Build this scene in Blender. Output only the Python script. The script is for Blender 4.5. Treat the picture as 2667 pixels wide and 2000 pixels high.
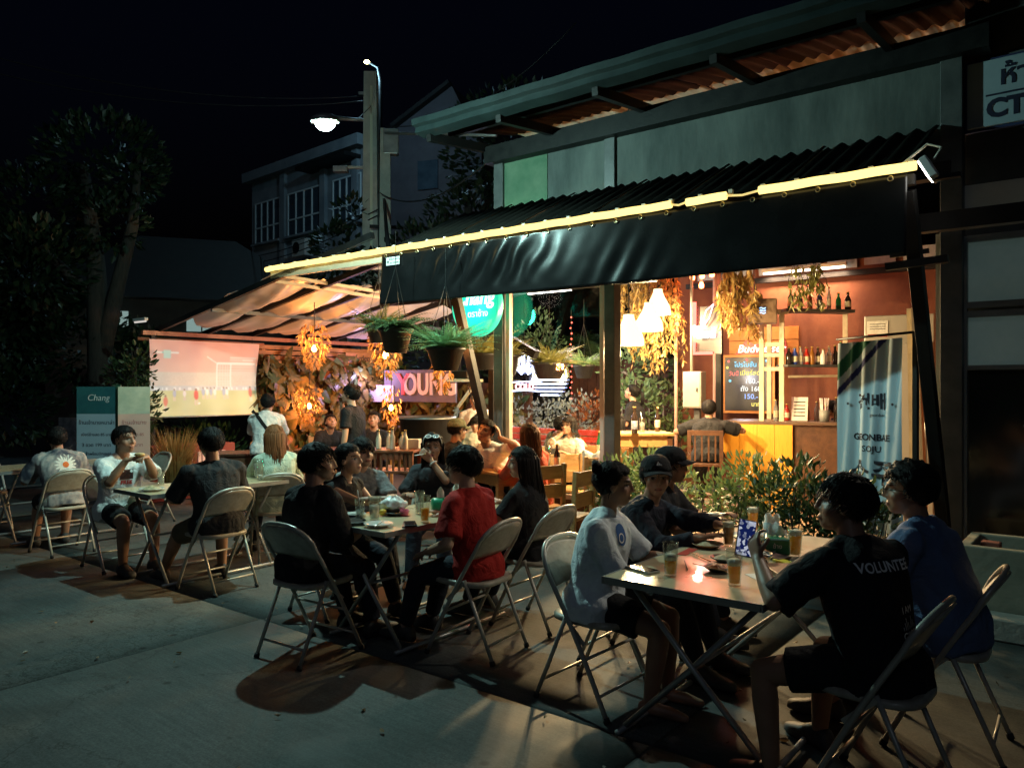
import bpy, bmesh, math, random
import numpy as np
from mathutils import Vector, Matrix, noise, Quaternion

for _o in list(bpy.data.objects):
    bpy.data.objects.remove(_o)
SC = bpy.context.scene
COL = SC.collection
RND = random.Random(7)
R = math.radians

# ------------------------------------------------------------------ camera
cam_d = bpy.data.cameras.new('camera')
cam = bpy.data.objects.new('camera', cam_d)
COL.objects.link(cam)
cam_d.sensor_width = 36.0
cam_d.lens = 27.0
cam_d.shift_y = 5.0 / 2667.0
cam_d.clip_end = 400.0
cam_d.clip_start = 0.05
cam.location = (0, 0, 1.6)
cam.rotation_euler = (R(90), 0, 0)
SC.camera = cam

# ------------------------------------------------------------------ night sky
world = bpy.data.worlds.new('World')
SC.world = world
world.use_nodes = True
wn = world.node_tree.nodes
wl = world.node_tree.links
wn.clear()
w_out = wn.new('ShaderNodeOutputWorld')
w_bg = wn.new('ShaderNodeBackground')
w_sky = wn.new('ShaderNodeTexSky')
w_sky.sky_type = 'NISHITA'
w_sky.sun_disc = False
w_sky.sun_elevation = R(-4)
w_sky.sun_rotation = R(200)
w_bg.inputs['Strength'].default_value = 0.07
w_tint = wn.new('ShaderNodeMix')
w_tint.data_type = 'RGBA'
w_tint.blend_type = 'MULTIPLY'
w_tint.inputs['Factor'].default_value = 1.0
w_tint.inputs['B'].default_value = (0.55, 0.85, 1.9, 1)
wl.new(w_sky.outputs['Color'], w_tint.inputs['A'])
wl.new(w_tint.outputs['Result'], w_bg.inputs['Color'])
wl.new(w_bg.outputs['Background'], w_out.inputs['Surface'])

# faint added fill light from behind the camera, high on the left
sun_d = bpy.data.lights.new('fill_sun', 'SUN')
sun_d.energy = 0.05
sun_d.angle = R(12)
sun_d.color = (0.72, 0.86, 1.0)
sun = bpy.data.objects.new('fill_sun', sun_d)
COL.objects.link(sun)
sun.rotation_euler = (R(52), 0, R(-20))

# ------------------------------------------------------------------ exposure
SC.view_settings.view_transform = 'Standard'
SC.view_settings.look = 'None'
SC.view_settings.exposure = 0.12
SC.view_settings.gamma = 1.0
SC.cycles.use_denoising = True
SC.cycles.max_bounces = 6
SC.cycles.transparent_max_bounces = 12
SC.cycles.sample_clamp_indirect = 3.0
SC.cycles.caustics_reflective = False
SC.cycles.caustics_refractive = False

# ------------------------------------------------------------------ frames
# building frame: x runs along the facade (towards the near right end), y runs into the bar, origin under the canopy edge
ANG = math.atan2(-0.62, 0.785)
FR = Matrix.Translation((2.66, 4.985, 0)) @ Matrix.Rotation(ANG, 4, 'Z')
FRI = FR.inverted()
HDG = math.degrees(ANG)

def W(x, y, z=0.0):
    return FR @ Vector((x, y, z))

def L(X, Y, Z=0.0):
    return FRI @ Vector((X, Y, Z))

def PL(px, py, s):
    """photo direction met with the upright plane y = s of the building frame -> local x, z"""
    k = (px - 1333) / 2000.0
    o = FRI @ Vector((0, 0, 0))
    d = FRI.to_3x3() @ Vector((k, 1, 0))
    t = (s - o.y) / d.y
    return (o + t * d).x, 1.6 + (1005 - py) / 2000.0 * t

def AT(px, py, d):
    """photo direction at depth d -> world point"""
    return Vector(((px - 1333) / 2000.0 * d, d, 1.6 + (1005 - py) / 2000.0 * d))

def ATL(px, py, d):
    return FRI @ AT(px, py, d)

# ------------------------------------------------------------------ materials
MATS = {}

def _nodes(name):
    m = bpy.data.materials.new(name)
    m.use_nodes = True
    nt = m.node_tree
    b = nt.nodes['Principled BSDF']
    return m, nt, b

def M(name, c, c2=None, scale=6.0, rough=0.6, metal=0.0, bump=0.0, bscale=40.0, emit=None, es=0.0,
      trans=0.0, spec=0.5, coat=0.0, stretch=None, sub=0.0, detail=5.0, rvar=0.0, alpha=1.0, folds=0.0):
    """procedural surface: two tones mixed by noise, roughness variation, fine relief"""
    if name in MATS:
        return MATS[name]
    m, nt, b = _nodes(name)
    N, K = nt.nodes, nt.links
    c = tuple(c) + (1,) if len(c) == 3 else c
    b.inputs['Base Color'].default_value = c
    b.inputs['Roughness'].default_value = rough
    b.inputs['Metallic'].default_value = metal
    b.inputs['Specular IOR Level'].default_value = spec
    b.inputs['Coat Weight'].default_value = coat
    b.inputs['Transmission Weight'].default_value = trans
    b.inputs['Alpha'].default_value = alpha
    if sub:
        b.inputs['Subsurface Weight'].default_value = sub
        b.inputs['Subsurface Radius'].default_value = (0.02, 0.008, 0.004)
        b.inputs['Subsurface Scale'].default_value = 1.0
    tc = N.new('ShaderNodeTexCoord')
    co = tc.outputs['Object']
    if stretch:
        mp = N.new('ShaderNodeMapping')
        mp.inputs['Scale'].default_value = stretch
        K.new(co, mp.inputs['Vector'])
        co = mp.outputs['Vector']
    if c2 is not None:
        n = N.new('ShaderNodeTexNoise')
        n.inputs['Scale'].default_value = scale
        n.inputs['Detail'].default_value = detail
        n.inputs['Roughness'].default_value = 0.65
        K.new(co, n.inputs['Vector'])
        r = N.new('ShaderNodeValToRGB')
        r.color_ramp.elements[0].position = 0.34
        r.color_ramp.elements[1].position = 0.66
        r.color_ramp.elements[0].color = c
        r.color_ramp.elements[1].color = tuple(c2) + (1,)
        K.new(n.outputs['Fac'], r.inputs['Fac'])
        K.new(r.outputs['Color'], b.inputs['Base Color'])
        if rvar:
            mr = N.new('ShaderNodeMapRange')
            mr.inputs['To Min'].default_value = max(0.02, rough - rvar)
            mr.inputs['To Max'].default_value = min(1, rough + rvar)
            K.new(n.outputs['Fac'], mr.inputs['Value'])
            K.new(mr.outputs['Result'], b.inputs['Roughness'])
    if bump:
        n2 = N.new('ShaderNodeTexNoise')
        n2.inputs['Scale'].default_value = bscale
        n2.inputs['Detail'].default_value = 4
        K.new(co, n2.inputs['Vector'])
        bp = N.new('ShaderNodeBump')
        bp.inputs['Strength'].default_value = min(1, bump)
        bp.inputs['Distance'].default_value = 0.01
        K.new(n2.outputs['Fac'], bp.inputs['Height'])
        if folds:
            n3 = N.new('ShaderNodeTexNoise')
            n3.inputs['Scale'].default_value = folds
            n3.inputs['Detail'].default_value = 2.5
            n3.inputs['Distortion'].default_value = 1.2
            K.new(co, n3.inputs['Vector'])
            bp2 = N.new('ShaderNodeBump')
            bp2.inputs['Strength'].default_value = 0.8
            bp2.inputs['Distance'].default_value = 0.024
            K.new(n3.outputs['Fac'], bp2.inputs['Height'])
            K.new(bp2.outputs['Normal'], bp.inputs['Normal'])
        K.new(bp.outputs['Normal'], b.inputs['Normal'])
    if emit is not None:
        b.inputs['Emission Color'].default_value = tuple(emit) + (1,)
        b.inputs['Emission Strength'].default_value = es
    MATS[name] = m
    return m

def glow(name, c, s):
    if name in MATS:
        return MATS[name]
    m = bpy.data.materials.new(name)
    m.use_nodes = True
    nt = m.node_tree
    nt.nodes.clear()
    o = nt.nodes.new('ShaderNodeOutputMaterial')
    e = nt.nodes.new('ShaderNodeEmission')
    e.inputs['Color'].default_value = tuple(c) + (1,)
    e.inputs['Strength'].default_value = s
    nt.links.new(e.outputs['Emission'], o.inputs['Surface'])
    MATS[name] = m
    return m

def glassmat(name, tint=(1, 1, 1), rough=0.03, base=0.05):
    """thin pane: clear with fresnel reflection"""
    if name in MATS:
        return MATS[name]
    m = bpy.data.materials.new(name)
    m.use_nodes = True
    nt = m.node_tree
    nt.nodes.clear()
    N, K = nt.nodes, nt.links
    o = N.new('ShaderNodeOutputMaterial')
    t = N.new('ShaderNodeBsdfTransparent')
    t.inputs['Color'].default_value = tuple(tint) + (1,)
    g = N.new('ShaderNodeBsdfGlossy')
    g.inputs['Roughness'].default_value = rough
    lw = N.new('ShaderNodeLayerWeight')
    lw.inputs['Blend'].default_value = 0.18
    ad = N.new('ShaderNodeMath')
    ad.operation = 'MULTIPLY_ADD'
    ad.inputs[1].default_value = 0.38
    ad.inputs[2].default_value = base
    ad.use_clamp = True
    mx = N.new('ShaderNodeMixShader')
    K.new(lw.outputs['Facing'], ad.inputs[0])
    K.new(ad.outputs[0], mx.inputs['Fac'])
    K.new(t.outputs['BSDF'], mx.inputs[1])
    K.new(g.outputs['BSDF'], mx.inputs[2])
    K.new(mx.outputs['Shader'], o.inputs['Surface'])
    MATS[name] = m
    return m

def vcol_mat(name, rough=0.5, sub=0.0, bump=0.0, bscale=200.0, emit=0.0, trans_back=False, spec=0.5):
    """colour kept per vertex (attribute Col)"""
    if name in MATS:
        return MATS[name]
    m, nt, b = _nodes(name)
    a = nt.nodes.new('ShaderNodeAttribute')
    a.attribute_name = 'Col'
    nt.links.new(a.outputs['Color'], b.inputs['Base Color'])
    b.inputs['Roughness'].default_value = rough
    b.inputs['Specular IOR Level'].default_value = spec
    if sub:
        b.inputs['Subsurface Weight'].default_value = sub
        b.inputs['Subsurface Radius'].default_value = (0.012, 0.005, 0.003)
    if bump:
        tc = nt.nodes.new('ShaderNodeTexCoord')
        n2 = nt.nodes.new('ShaderNodeTexNoise')
        n2.inputs['Scale'].default_value = bscale
        nt.links.new(tc.outputs['Object'], n2.inputs['Vector'])
        bp = nt.nodes.new('ShaderNodeBump')
        bp.inputs['Strength'].default_value = bump
        bp.inputs['Distance'].default_value = 0.003
        nt.links.new(n2.outputs['Fac'], bp.inputs['Height'])
        nt.links.new(bp.outputs['Normal'], b.inputs['Normal'])
    if emit:
        nt.links.new(a.outputs['Color'], b.inputs['Emission Color'])
        b.inputs['Emission Strength'].default_value = emit
    MATS[name] = m
    return m

def leafmat(name, c, c2, rough=0.45):
    """leaf: per-leaf tone, a little light passes through"""
    if name in MATS:
        return MATS[name]
    m, nt, b = _nodes(name)
    N, K = nt.nodes, nt.links
    tc = N.new('ShaderNodeTexCoord')
    n = N.new('ShaderNodeTexNoise')
    n.inputs['Scale'].default_value = 9.0
    n.inputs['Detail'].default_value = 3
    K.new(tc.outputs['Object'], n.inputs['Vector'])
    r = N.new('ShaderNodeValToRGB')
    r.color_ramp.elements[0].position = 0.35
    r.color_ramp.elements[1].position = 0.65
    r.color_ramp.elements[0].color = tuple(c) + (1,)
    r.color_ramp.elements[1].color = tuple(c2) + (1,)
    K.new(n.outputs['Fac'], r.inputs['Fac'])
    K.new(r.outputs['Color'], b.inputs['Base Color'])
    b.inputs['Roughness'].default_value = rough
    out = N['Material Output']
    tr = N.new('ShaderNodeBsdfTranslucent')
    K.new(r.outputs['Color'], tr.inputs['Color'])
    mx = N.new('ShaderNodeMixShader')
    mx.inputs['Fac'].default_value = 0.3
    K.new(b.outputs['BSDF'], mx.inputs[1])
    K.new(tr.outputs['BSDF'], mx.inputs[2])
    K.new(mx.outputs['Shader'], out.inputs['Surface'])
    MATS[name] = m
    return m

# ------------------------------------------------------------------ mesh helpers
def tag(o, label=None, cat=None, group=None, kind=None):
    if label: o['label'] = label
    if cat: o['category'] = cat
    if group: o['group'] = group
    if kind: o['kind'] = kind
    return o

def place(o, x, y, z=0.0, rz=0.0):
    """put a top-level object at building-frame coordinates"""
    o.location = W(x, y, z)
    o.rotation_euler = (0, 0, ANG + R(rz))
    return o

def empty(name, x=0, y=0, z=0, rz=0, world=False):
    o = bpy.data.objects.new(name, None)
    o.empty_display_size = 0.1
    COL.objects.link(o)
    if world:
        o.location = (x, y, z)
        o.rotation_euler = (0, 0, R(rz))
    else:
        place(o, x, y, z, rz)
    return o

def thing(name, label, cat, x, y, z=0, rz=0, group=None, world=False):
    return tag(empty(name, x, y, z, rz, world), label, cat, group)

class MB:
    def __init__(s):
        s.v = []
        s.f = []
    def add(s, v, f, mat=None):
        n = len(s.v)
        if mat is not None:
            v = [mat @ Vector(p) for p in v]
        s.v += [tuple(p) for p in v]
        s.f += [tuple(i + n for i in q) for q in f]
        return s
    def box(s, cx, cy, cz, sx, sy, sz, mat=None):
        x, y, z = sx / 2, sy / 2, sz / 2
        v = [(cx + a * x, cy + b * y, cz + c * z) for c in (-1, 1) for b in (-1, 1) for a in (-1, 1)]
        return s.add(v, [(0, 2, 3, 1), (4, 5, 7, 6), (0, 1, 5, 4), (2, 6, 7, 3), (0, 4, 6, 2), (1, 3, 7, 5)], mat)
    def beam(s, p0, p1, w, h, up=(0, 0, 1)):
        p0, p1 = Vector(p0), Vector(p1)
        d = p1 - p0
        l = d.length
        d.normalize()
        u = Vector(up)
        if abs(d.dot(u)) > 0.95: u = Vector((0, 1, 0))
        a = d.cross(u).normalized()
        b = a.cross(d)
        m = Matrix((a, d, b)).transposed().to_4x4()
        m.translation = (p0 + p1) / 2
        return s.box(0, 0, 0, w, l, h, m)
    def tube(s, pts, r, n=8, cap=True, closed=False):
        pts = [Vector(p) for p in pts]
        k = len(pts)
        rr = r if isinstance(r, (list, tuple)) else [r] * k
        v, f = [], []
        prev = None
        for i, p in enumerate(pts):
            if closed:
                t = pts[(i + 1) % k] - pts[i - 1]
            else:
                t = pts[min(i + 1, k - 1)] - pts[max(i - 1, 0)]
            if t.length < 1e-9: t = Vector((0, 0, 1))
            t.normalize()
            if prev is None:
                a = t.orthogonal().normalized()
            else:
                a = prev - t * prev.dot(t)
                if a.length < 1e-6: a = t.orthogonal()
                a.normalize()
            prev = a
            b = t.cross(a)
            for j in range(n):
                q = 2 * math.pi * j / n
                v.append(p + (a * math.cos(q) + b * math.sin(q)) * rr[i])
        m = k if closed else k - 1
        for i in range(m):
            for j in range(n):
                a0, a1 = i * n + j, i * n + (j + 1) % n
                b0, b1 = ((i + 1) % k) * n + j, ((i + 1) % k) * n + (j + 1) % n
                f.append((a0, a1, b1, b0))
        if cap and not closed:
            f.append(tuple(range(n - 1, -1, -1)))
            f.append(tuple((k - 1) * n + j for j in range(n)))
        return s.add(v, f)
    def lathe(s, prof, n=16, c=(0, 0, 0), mat=None, sx=1, sy=1):
        v, f = [], []
        for r, z in prof:
            for j in range(n):
                q = 2 * math.pi * j / n
                v.append((c[0] + r * math.cos(q) * sx, c[1] + r * math.sin(q) * sy, c[2] + z))
        for i in range(len(prof) - 1):
            for j in range(n):
                f.append((i * n + j, i * n + (j + 1) % n, (i + 1) * n + (j + 1) % n, (i + 1) * n + j))
        if prof[0][0] > 1e-6: f.append(tuple(range(n - 1, -1, -1)))
        if prof[-1][0] > 1e-6: f.append(tuple((len(prof) - 1) * n + j for j in range(n)))
        return s.add(v, f, mat)
    def prism(s, poly, y0, y1, mat=None):
        """polygon in x,z pushed from y0 to y1"""
        n = len(poly)
        v = [(a, y0, b) for a, b in poly] + [(a, y1, b) for a, b in poly]
        f = [tuple(range(n)), tuple(range(2 * n - 1, n - 1, -1))]
        f += [(i, i + n, (i + 1) % n + n, (i + 1) % n) for i in range(n)]
        return s.add(v, f, mat)
    def grid(s, fn, nu, nv, mat=None):
        v = [fn(i / nu, j / nv) for j in range(nv + 1) for i in range(nu + 1)]
        f = [(j * (nu + 1) + i, j * (nu + 1) + i + 1, (j + 1) * (nu + 1) + i + 1, (j + 1) * (nu + 1) + i)
             for j in range(nv) for i in range(nu)]
        return s.add(v, f, mat)
    def mesh(s, name, smooth=False):
        me = bpy.data.meshes.new(name)
        me.from_pydata(s.v, [], s.f)
        if smooth:
            me.polygons.foreach_set('use_smooth', [True] * len(me.polygons))
        me.update()
        return me
    def build(s, name, mat, parent=None, smooth=False, bevel=0.0, solid=0.0, loc=None, rot=None):
        me = s.mesh(name, smooth)
        me.materials.append(mat)
        o = bpy.data.objects.new(name, me)
        COL.objects.link(o)
        if parent is not None: o.parent = parent
        if loc is not None: o.location = loc
        if rot is not None: o.rotation_euler = rot
        if solid:
            md = o.modifiers.new('solid', 'SOLIDIFY')
            md.thickness = solid
            md.offset = 0
        if bevel:
            md = o.modifiers.new('bevel', 'BEVEL')
            md.width = bevel
            md.segments = 2
            md.limit_method = 'ANGLE'
        if smooth and bevel:
            pass
        return o

def inst(src, parent=None, loc=None, rot=None, name=None):
    o = src.copy()
    COL.objects.link(o)
    o.parent = parent
    if loc is not None: o.location = loc
    if rot is not None: o.rotation_euler = rot
    return o

def copy_tree(o, parent=None):
    c = o.copy()
    COL.objects.link(c)
    c.parent = parent
    for ch in list(o.children):
        copy_tree(ch, c)
    return c

def text_mesh(body, size=0.1, extrude=0.004, bold=0.0, align='CENTER', shear=0.0, sx=1.0):
    cu = bpy.data.curves.new('lettering', 'FONT')
    cu.body = body
    cu.size = size
    cu.extrude = extrude
    cu.offset = bold
    cu.align_x = align
    cu.align_y = 'CENTER'
    cu.shear = shear
    cu.resolution_u = 3
    o = bpy.data.objects.new('lettering', cu)
    COL.objects.link(o)
    dg = bpy.context.evaluated_depsgraph_get()
    dg.update()
    me = bpy.data.meshes.new_from_object(o.evaluated_get(dg))
    bpy.data.objects.remove(o)
    bpy.data.curves.remove(cu)
    if sx != 1.0:
        me.transform(Matrix.Scale(sx, 4, (1, 0, 0)))
    return me

def text(body, mat, parent, loc, size=0.1, rot=(math.pi / 2, 0, 0), name='lettering', **k):
    """raised lettering; upright facing -y of the parent by default"""
    me = text_mesh(body, size, **k)
    me.materials.clear()
    me.materials.append(mat)
    o = bpy.data.objects.new(name, me)
    COL.objects.link(o)
    o.parent = parent
    o.location = loc
    o.rotation_euler = rot
    return o

def nz(x, y, z=0.0):
    return noise.noise(Vector((x, y, z)))

def light(name, kind, loc, power, color, parent=None, **k):
    d = bpy.data.lights.new(name, kind)
    d.energy = power
    d.color = color
    for a, b in k.items(): setattr(d, a, b)
    o = bpy.data.objects.new(name, d)
    COL.objects.link(o)
    if parent is not None: o.parent = parent
    o.location = loc
    return o
# ================================================================== setting
def concrete_yard():
    m, nt, b = _nodes('concrete_yard')
    N, K = nt.nodes, nt.links
    tc = N.new('ShaderNodeTexCoord')
    def noise_(scale, detail=8, rough=.7, vec=None, dist=0.0):
        n = N.new('ShaderNodeTexNoise')
        n.inputs['Scale'].default_value = scale; n.inputs['Detail'].default_value = detail
        n.inputs['Roughness'].default_value = rough; n.inputs['Distortion'].default_value = dist
        K.new(vec or tc.outputs['Object'], n.inputs['Vector'])
        return n
    def ramp(src, p0, c0, p1, c1):
        r = N.new('ShaderNodeValToRGB')
        r.color_ramp.elements[0].position = p0; r.color_ramp.elements[1].position = p1
        r.color_ramp.elements[0].color = tuple(c0) + (1,); r.color_ramp.elements[1].color = tuple(c1) + (1,)
        K.new(src, r.inputs['Fac'])
        return r
    def mul(a, b_):
        x = N.new('ShaderNodeMix'); x.data_type = 'RGBA'; x.blend_type = 'MULTIPLY'; x.inputs['Factor'].default_value = 1
        K.new(a, x.inputs['A']); K.new(b_, x.inputs['B'])
        return x.outputs['Result']
    base = ramp(noise_(1.1).outputs['Fac'], .32, (.062, .072, .070), .68, (.120, .134, .128))
    grit = ramp(noise_(95, 3).outputs['Fac'], .35, (.55, .55, .55), .62, (1, 1, 1))
    mp = N.new('ShaderNodeMapping'); mp.inputs['Scale'].default_value = (.9, 14, 1); mp.inputs['Rotation'].default_value = (0, 0, .25)
    K.new(tc.outputs['Object'], mp.inputs['Vector'])
    brush = ramp(noise_(3.2, 4, .6, mp.outputs['Vector']).outputs['Fac'], .36, (.76, .76, .76), .60, (1, 1, 1))
    stain = ramp(noise_(.75, 5, .6, None, 1.4).outputs['Fac'], .36, (.55, .54, .52), .52, (1, 1, 1))
    spots = N.new('ShaderNodeTexVoronoi'); spots.inputs['Scale'].default_value = 3.6
    K.new(tc.outputs['Object'], spots.inputs['Vector'])
    sp_ = ramp(spots.outputs['Distance'], .05, (.35, .35, .33), .10, (1, 1, 1))
    cr = N.new('ShaderNodeTexVoronoi'); cr.feature = 'DISTANCE_TO_EDGE'; cr.inputs['Scale'].default_value = .42
    wv = noise_(2.4, 5)
    av = N.new('ShaderNodeVectorMath'); av.operation = 'MULTIPLY_ADD'
    K.new(wv.outputs['Color'], av.inputs[0]); av.inputs[1].default_value = (.5, .5, .5); K.new(tc.outputs['Object'], av.inputs[2])
    K.new(av.outputs[0], cr.inputs['Vector'])
    crk = ramp(cr.outputs['Distance'], .0, (.5, .48, .46), .003, (1, 1, 1))
    c_ = mul(mul(mul(mul(mul(base.outputs[0], grit.outputs[0]), brush.outputs[0]), stain.outputs[0]), sp_.outputs[0]), crk.outputs[0])
    K.new(c_, b.inputs['Base Color'])
    rr = N.new('ShaderNodeMapRange'); rr.inputs['To Min'].default_value = .5; rr.inputs['To Max'].default_value = .85
    K.new(stain.outputs[0], rr.inputs['Value']); K.new(rr.outputs['Result'], b.inputs['Roughness'])
    bp = N.new('ShaderNodeBump'); bp.inputs['Strength'].default_value = .9; bp.inputs['Distance'].default_value = .006
    K.new(c_, bp.inputs['Height']); K.new(bp.outputs['Normal'], b.inputs['Normal'])
    MATS['concrete_yard'] = m
    return m
CONC = concrete_yard()
CONC2 = M('concrete_block', (0.26, 0.25, 0.22), (0.36, 0.35, 0.30), scale=5, rough=0.85, bump=0.5, bscale=40)
JOINT = M('joint_dirt', (0.03, 0.03, 0.028), (0.05, 0.05, 0.045), scale=8, rough=0.95)
BLACKSTEEL = M('black_steel', (0.006, 0.006, 0.0065), (0.012, 0.0115, 0.011), scale=9, rough=0.5, bump=.15, bscale=60, rvar=.1, spec=.22)
DARKSTEEL = M('dark_grey_steel', (0.05, 0.055, 0.055), (0.085, 0.09, 0.088), scale=6, rough=0.45, bump=.12, rvar=.1)
GALV = M('galvanised_sheet', (0.30, 0.31, 0.30), (0.42, 0.43, 0.41), scale=5, rough=0.42, metal=0.6, bump=.1, rvar=.12)
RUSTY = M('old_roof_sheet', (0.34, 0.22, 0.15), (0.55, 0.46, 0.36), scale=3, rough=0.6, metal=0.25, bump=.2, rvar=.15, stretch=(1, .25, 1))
RUSTSHADE = M('shaded_rusted_sheet', (0.013, 0.008, 0.006), (0.026, 0.016, 0.012), scale=3, rough=.8, bump=.2, spec=.2)  # outer roof sheets, shade under the overhang put into the colour
TEALSHEET = M('green_roof_sheet', (0.007, 0.013, 0.013), (0.016, 0.026, 0.026), scale=4, rough=0.5, bump=.2, bscale=12, spec=.35)
CREAMP = M('cream_paint', (0.62, 0.54, 0.38), (0.5, 0.42, 0.29), scale=7, rough=0.6, bump=.2)
WOODO = M('orange_stained_wood', (0.42, 0.17, 0.05), (0.28, 0.10, 0.03), scale=5, rough=0.55, bump=.3, bscale=30, stretch=(1, 1, 8))
PINE = M('varnished_pine', (0.56, 0.33, 0.13), (0.42, 0.22, 0.08), scale=5, rough=0.42, bump=.25, bscale=30, stretch=(1.5, 9, 9))
DARKWOOD = M('dark_stained_wood', (0.07, 0.028, 0.014), (0.12, 0.05, 0.022), scale=6, rough=0.5, bump=.3, stretch=(2, 9, 2))

# ground and yard slabs ------------------------------------------------
g = MB().box(0, 0, -0.06, 300, 300, 0.1)
ground = g.build('ground', JOINT)
place(ground, 0, 0, 0)
tag(ground, 'dark bare ground under the concrete yard slabs', 'ground', kind='structure')
yard = empty('yard_paving', 0, 0, 0)
tag(yard, 'grey concrete yard of large cast slabs with dark joints', 'paving', kind='structure')
xs = [-3.63 + 3.0 * k for k in range(-6, 4)]
ys = [-2.48 + 2.6 * k for k in range(-3, 3)]
for i in range(len(xs) - 1):
    for j in range(len(ys) - 1):
        x0, x1, y0, y1 = xs[i], xs[i + 1], ys[j], ys[j + 1]
        if y0 > 1.0: continue
        y1 = min(y1, 0.95)
        def slab(u, v, x0=x0, x1=x1, y0=y0, y1=y1):
            return (x0 + .011 + (x1 - x0 - .022) * u, y0 + .011 + (y1 - y0 - .022) * v, 0.004 * nz(x0 + u * 2.2, y0 + v * 2.0) - 0.003)
        mb = MB().grid(slab, 8, 8)
        o = mb.build('slab', CONC, yard, True)
        md = o.modifiers.new('solid', 'SOLIDIFY'); md.thickness = .05; md.offset = -1

# indoor floor: fired tiles laid in the bar
TILE = M('floor_tile', (0.30, 0.20, 0.13), (0.42, 0.31, 0.21), scale=2.2, rough=0.45, bump=.15, rvar=.12)
flo = MB().box(-5.5, 6.2, -0.03, 14, 10.4, 0.05).build('floor', JOINT)
place(flo, 0, 0, 0)
tag(flo, 'brown tiled floor of the open bar', 'floor', kind='structure')
tl = MB().box(0, 0, 0.0, .392, .392, .02).mesh('tile')
tl.materials.append(TILE)
for i in range(17):
    for j in range(11):
        o = bpy.data.objects.new('tile', tl)
        COL.objects.link(o)
        o.parent = flo
        o.location = (-6.6 + .4 * i, 1.16 + .4 * j, -.004 + .001 * ((i * 7 + j * 3) % 3))

# ------------------------------------------------------------------ facade columns, upper wall, canopy, roof
def corr(mb, x0, x1, f0, f1, pitch=.12, amp=.018, nseg=6):
    """corrugated sheet between lines f0 (y,z) and f1 (y,z); waves run along x"""
    n = max(2, int(round((x1 - x0) / pitch * nseg)))
    def fn(u, v):
        x = x0 + (x1 - x0) * u
        y = f0[0] + (f1[0] - f0[0]) * v
        z = f0[1] + (f1[1] - f0[1]) * v + amp * math.sin(2 * math.pi * x / pitch)
        return (x, y, z)
    mb.grid(fn, n, 2)
    return mb

bar = thing('bar_building', 'single storey open fronted bar with grey upper wall and overhanging sheet roof', 'building', 0, 0)
WALLU = M('stained_render', (0.035, 0.046, 0.044), (0.115, 0.130, 0.120), scale=1.5, rough=0.9, bump=.5, bscale=14, detail=10, stretch=(1.3, 1, .4))
WALLG = M('greenish_render', (0.035, 0.10, 0.055), (0.10, 0.16, 0.10), scale=2.2, rough=0.9, bump=.5, bscale=14, detail=9)  # greener tone than the rest of the upper wall
BROWNW = M('red_brown_wall', (0.12, 0.032, 0.012), (0.20, 0.066, 0.026), scale=1.7, rough=0.85, bump=.45, bscale=12, detail=9)
w1 = MB().box(-1.9, 1.26, 3.72, 3.9, .10, .80).build('upper_wall', WALLU, bar)
w2 = MB().box(-4.19, 1.262, 3.72, .66, .10, .80).build('upper_wall', WALLG, bar)
w2['label'] = 'greenish end panel of the upper wall'
for x, w in ((-4.52, .13), (-3.06, .12), (-0.01, .15)):
    MB().box(x, 1.24, 2.1, w, .13, 4.3).build('column', DARKSTEEL, bar, bevel=.004)
MB().box(-2.2, 1.18, 4.21, 4.9, .20, .19).build('lintel', BLACKSTEEL, bar)
MB().box(-2.26, 1.20, 3.27, 4.5, .12, .12).build('lintel', BLACKSTEEL, bar)
# upper roof: sheets on rafters, open gap above the lintel
k = 0
x = -4.72
while x < 0.9:
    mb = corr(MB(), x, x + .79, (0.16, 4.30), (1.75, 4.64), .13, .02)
    mb.build('roof_sheet', RUSTSHADE, bar, True, solid=.003)
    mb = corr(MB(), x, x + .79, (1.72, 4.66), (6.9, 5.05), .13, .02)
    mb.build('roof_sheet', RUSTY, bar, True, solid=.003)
    x += .80
for x in (-4.66, -3.72, -2.62, -1.52, -.42, .70):
    MB().beam((x, .20, 4.20), (x, 6.9, 5.0 - .05), .06, .09).build('rafter', BLACKSTEEL, bar)
for y, z in ((.62, 4.345), (3.0, 4.70), (4.8, 4.83)):
    MB().box(-2.0, y, z, 5.5, .05, .05).build('purlin', BLACKSTEEL, bar)
# folded eave flashing
mb = MB()
def flash(u, v):
    x = -4.78 + 5.75 * u
    p = [(0.20, 4.40), (0.07, 4.37), (0.07, 4.31), (0.13, 4.30), (0.12, 4.24), (0.26, 4.22)]
    f = v * 5
    i = min(4, int(f)); t = f - i
    y = p[i][0] * (1 - t) + p[i + 1][0] * t
    z = p[i][1] * (1 - t) + p[i + 1][1] * t
    return (x, y, z + .003 * math.sin(x * 9))
mb.grid(flash, 60, 5)
mb.build('eave_flashing', TEALSHEET, bar, solid=.003)
# back wall and side
MB().box(-2.2, 6.55, 1.75, 5.4, .15, 3.6).build('back_wall', BROWNW, bar)
MB().box(0.55, 4.0, 1.9, .12, 5.2, 3.8).build('side_wall', BROWNW, bar)
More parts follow.
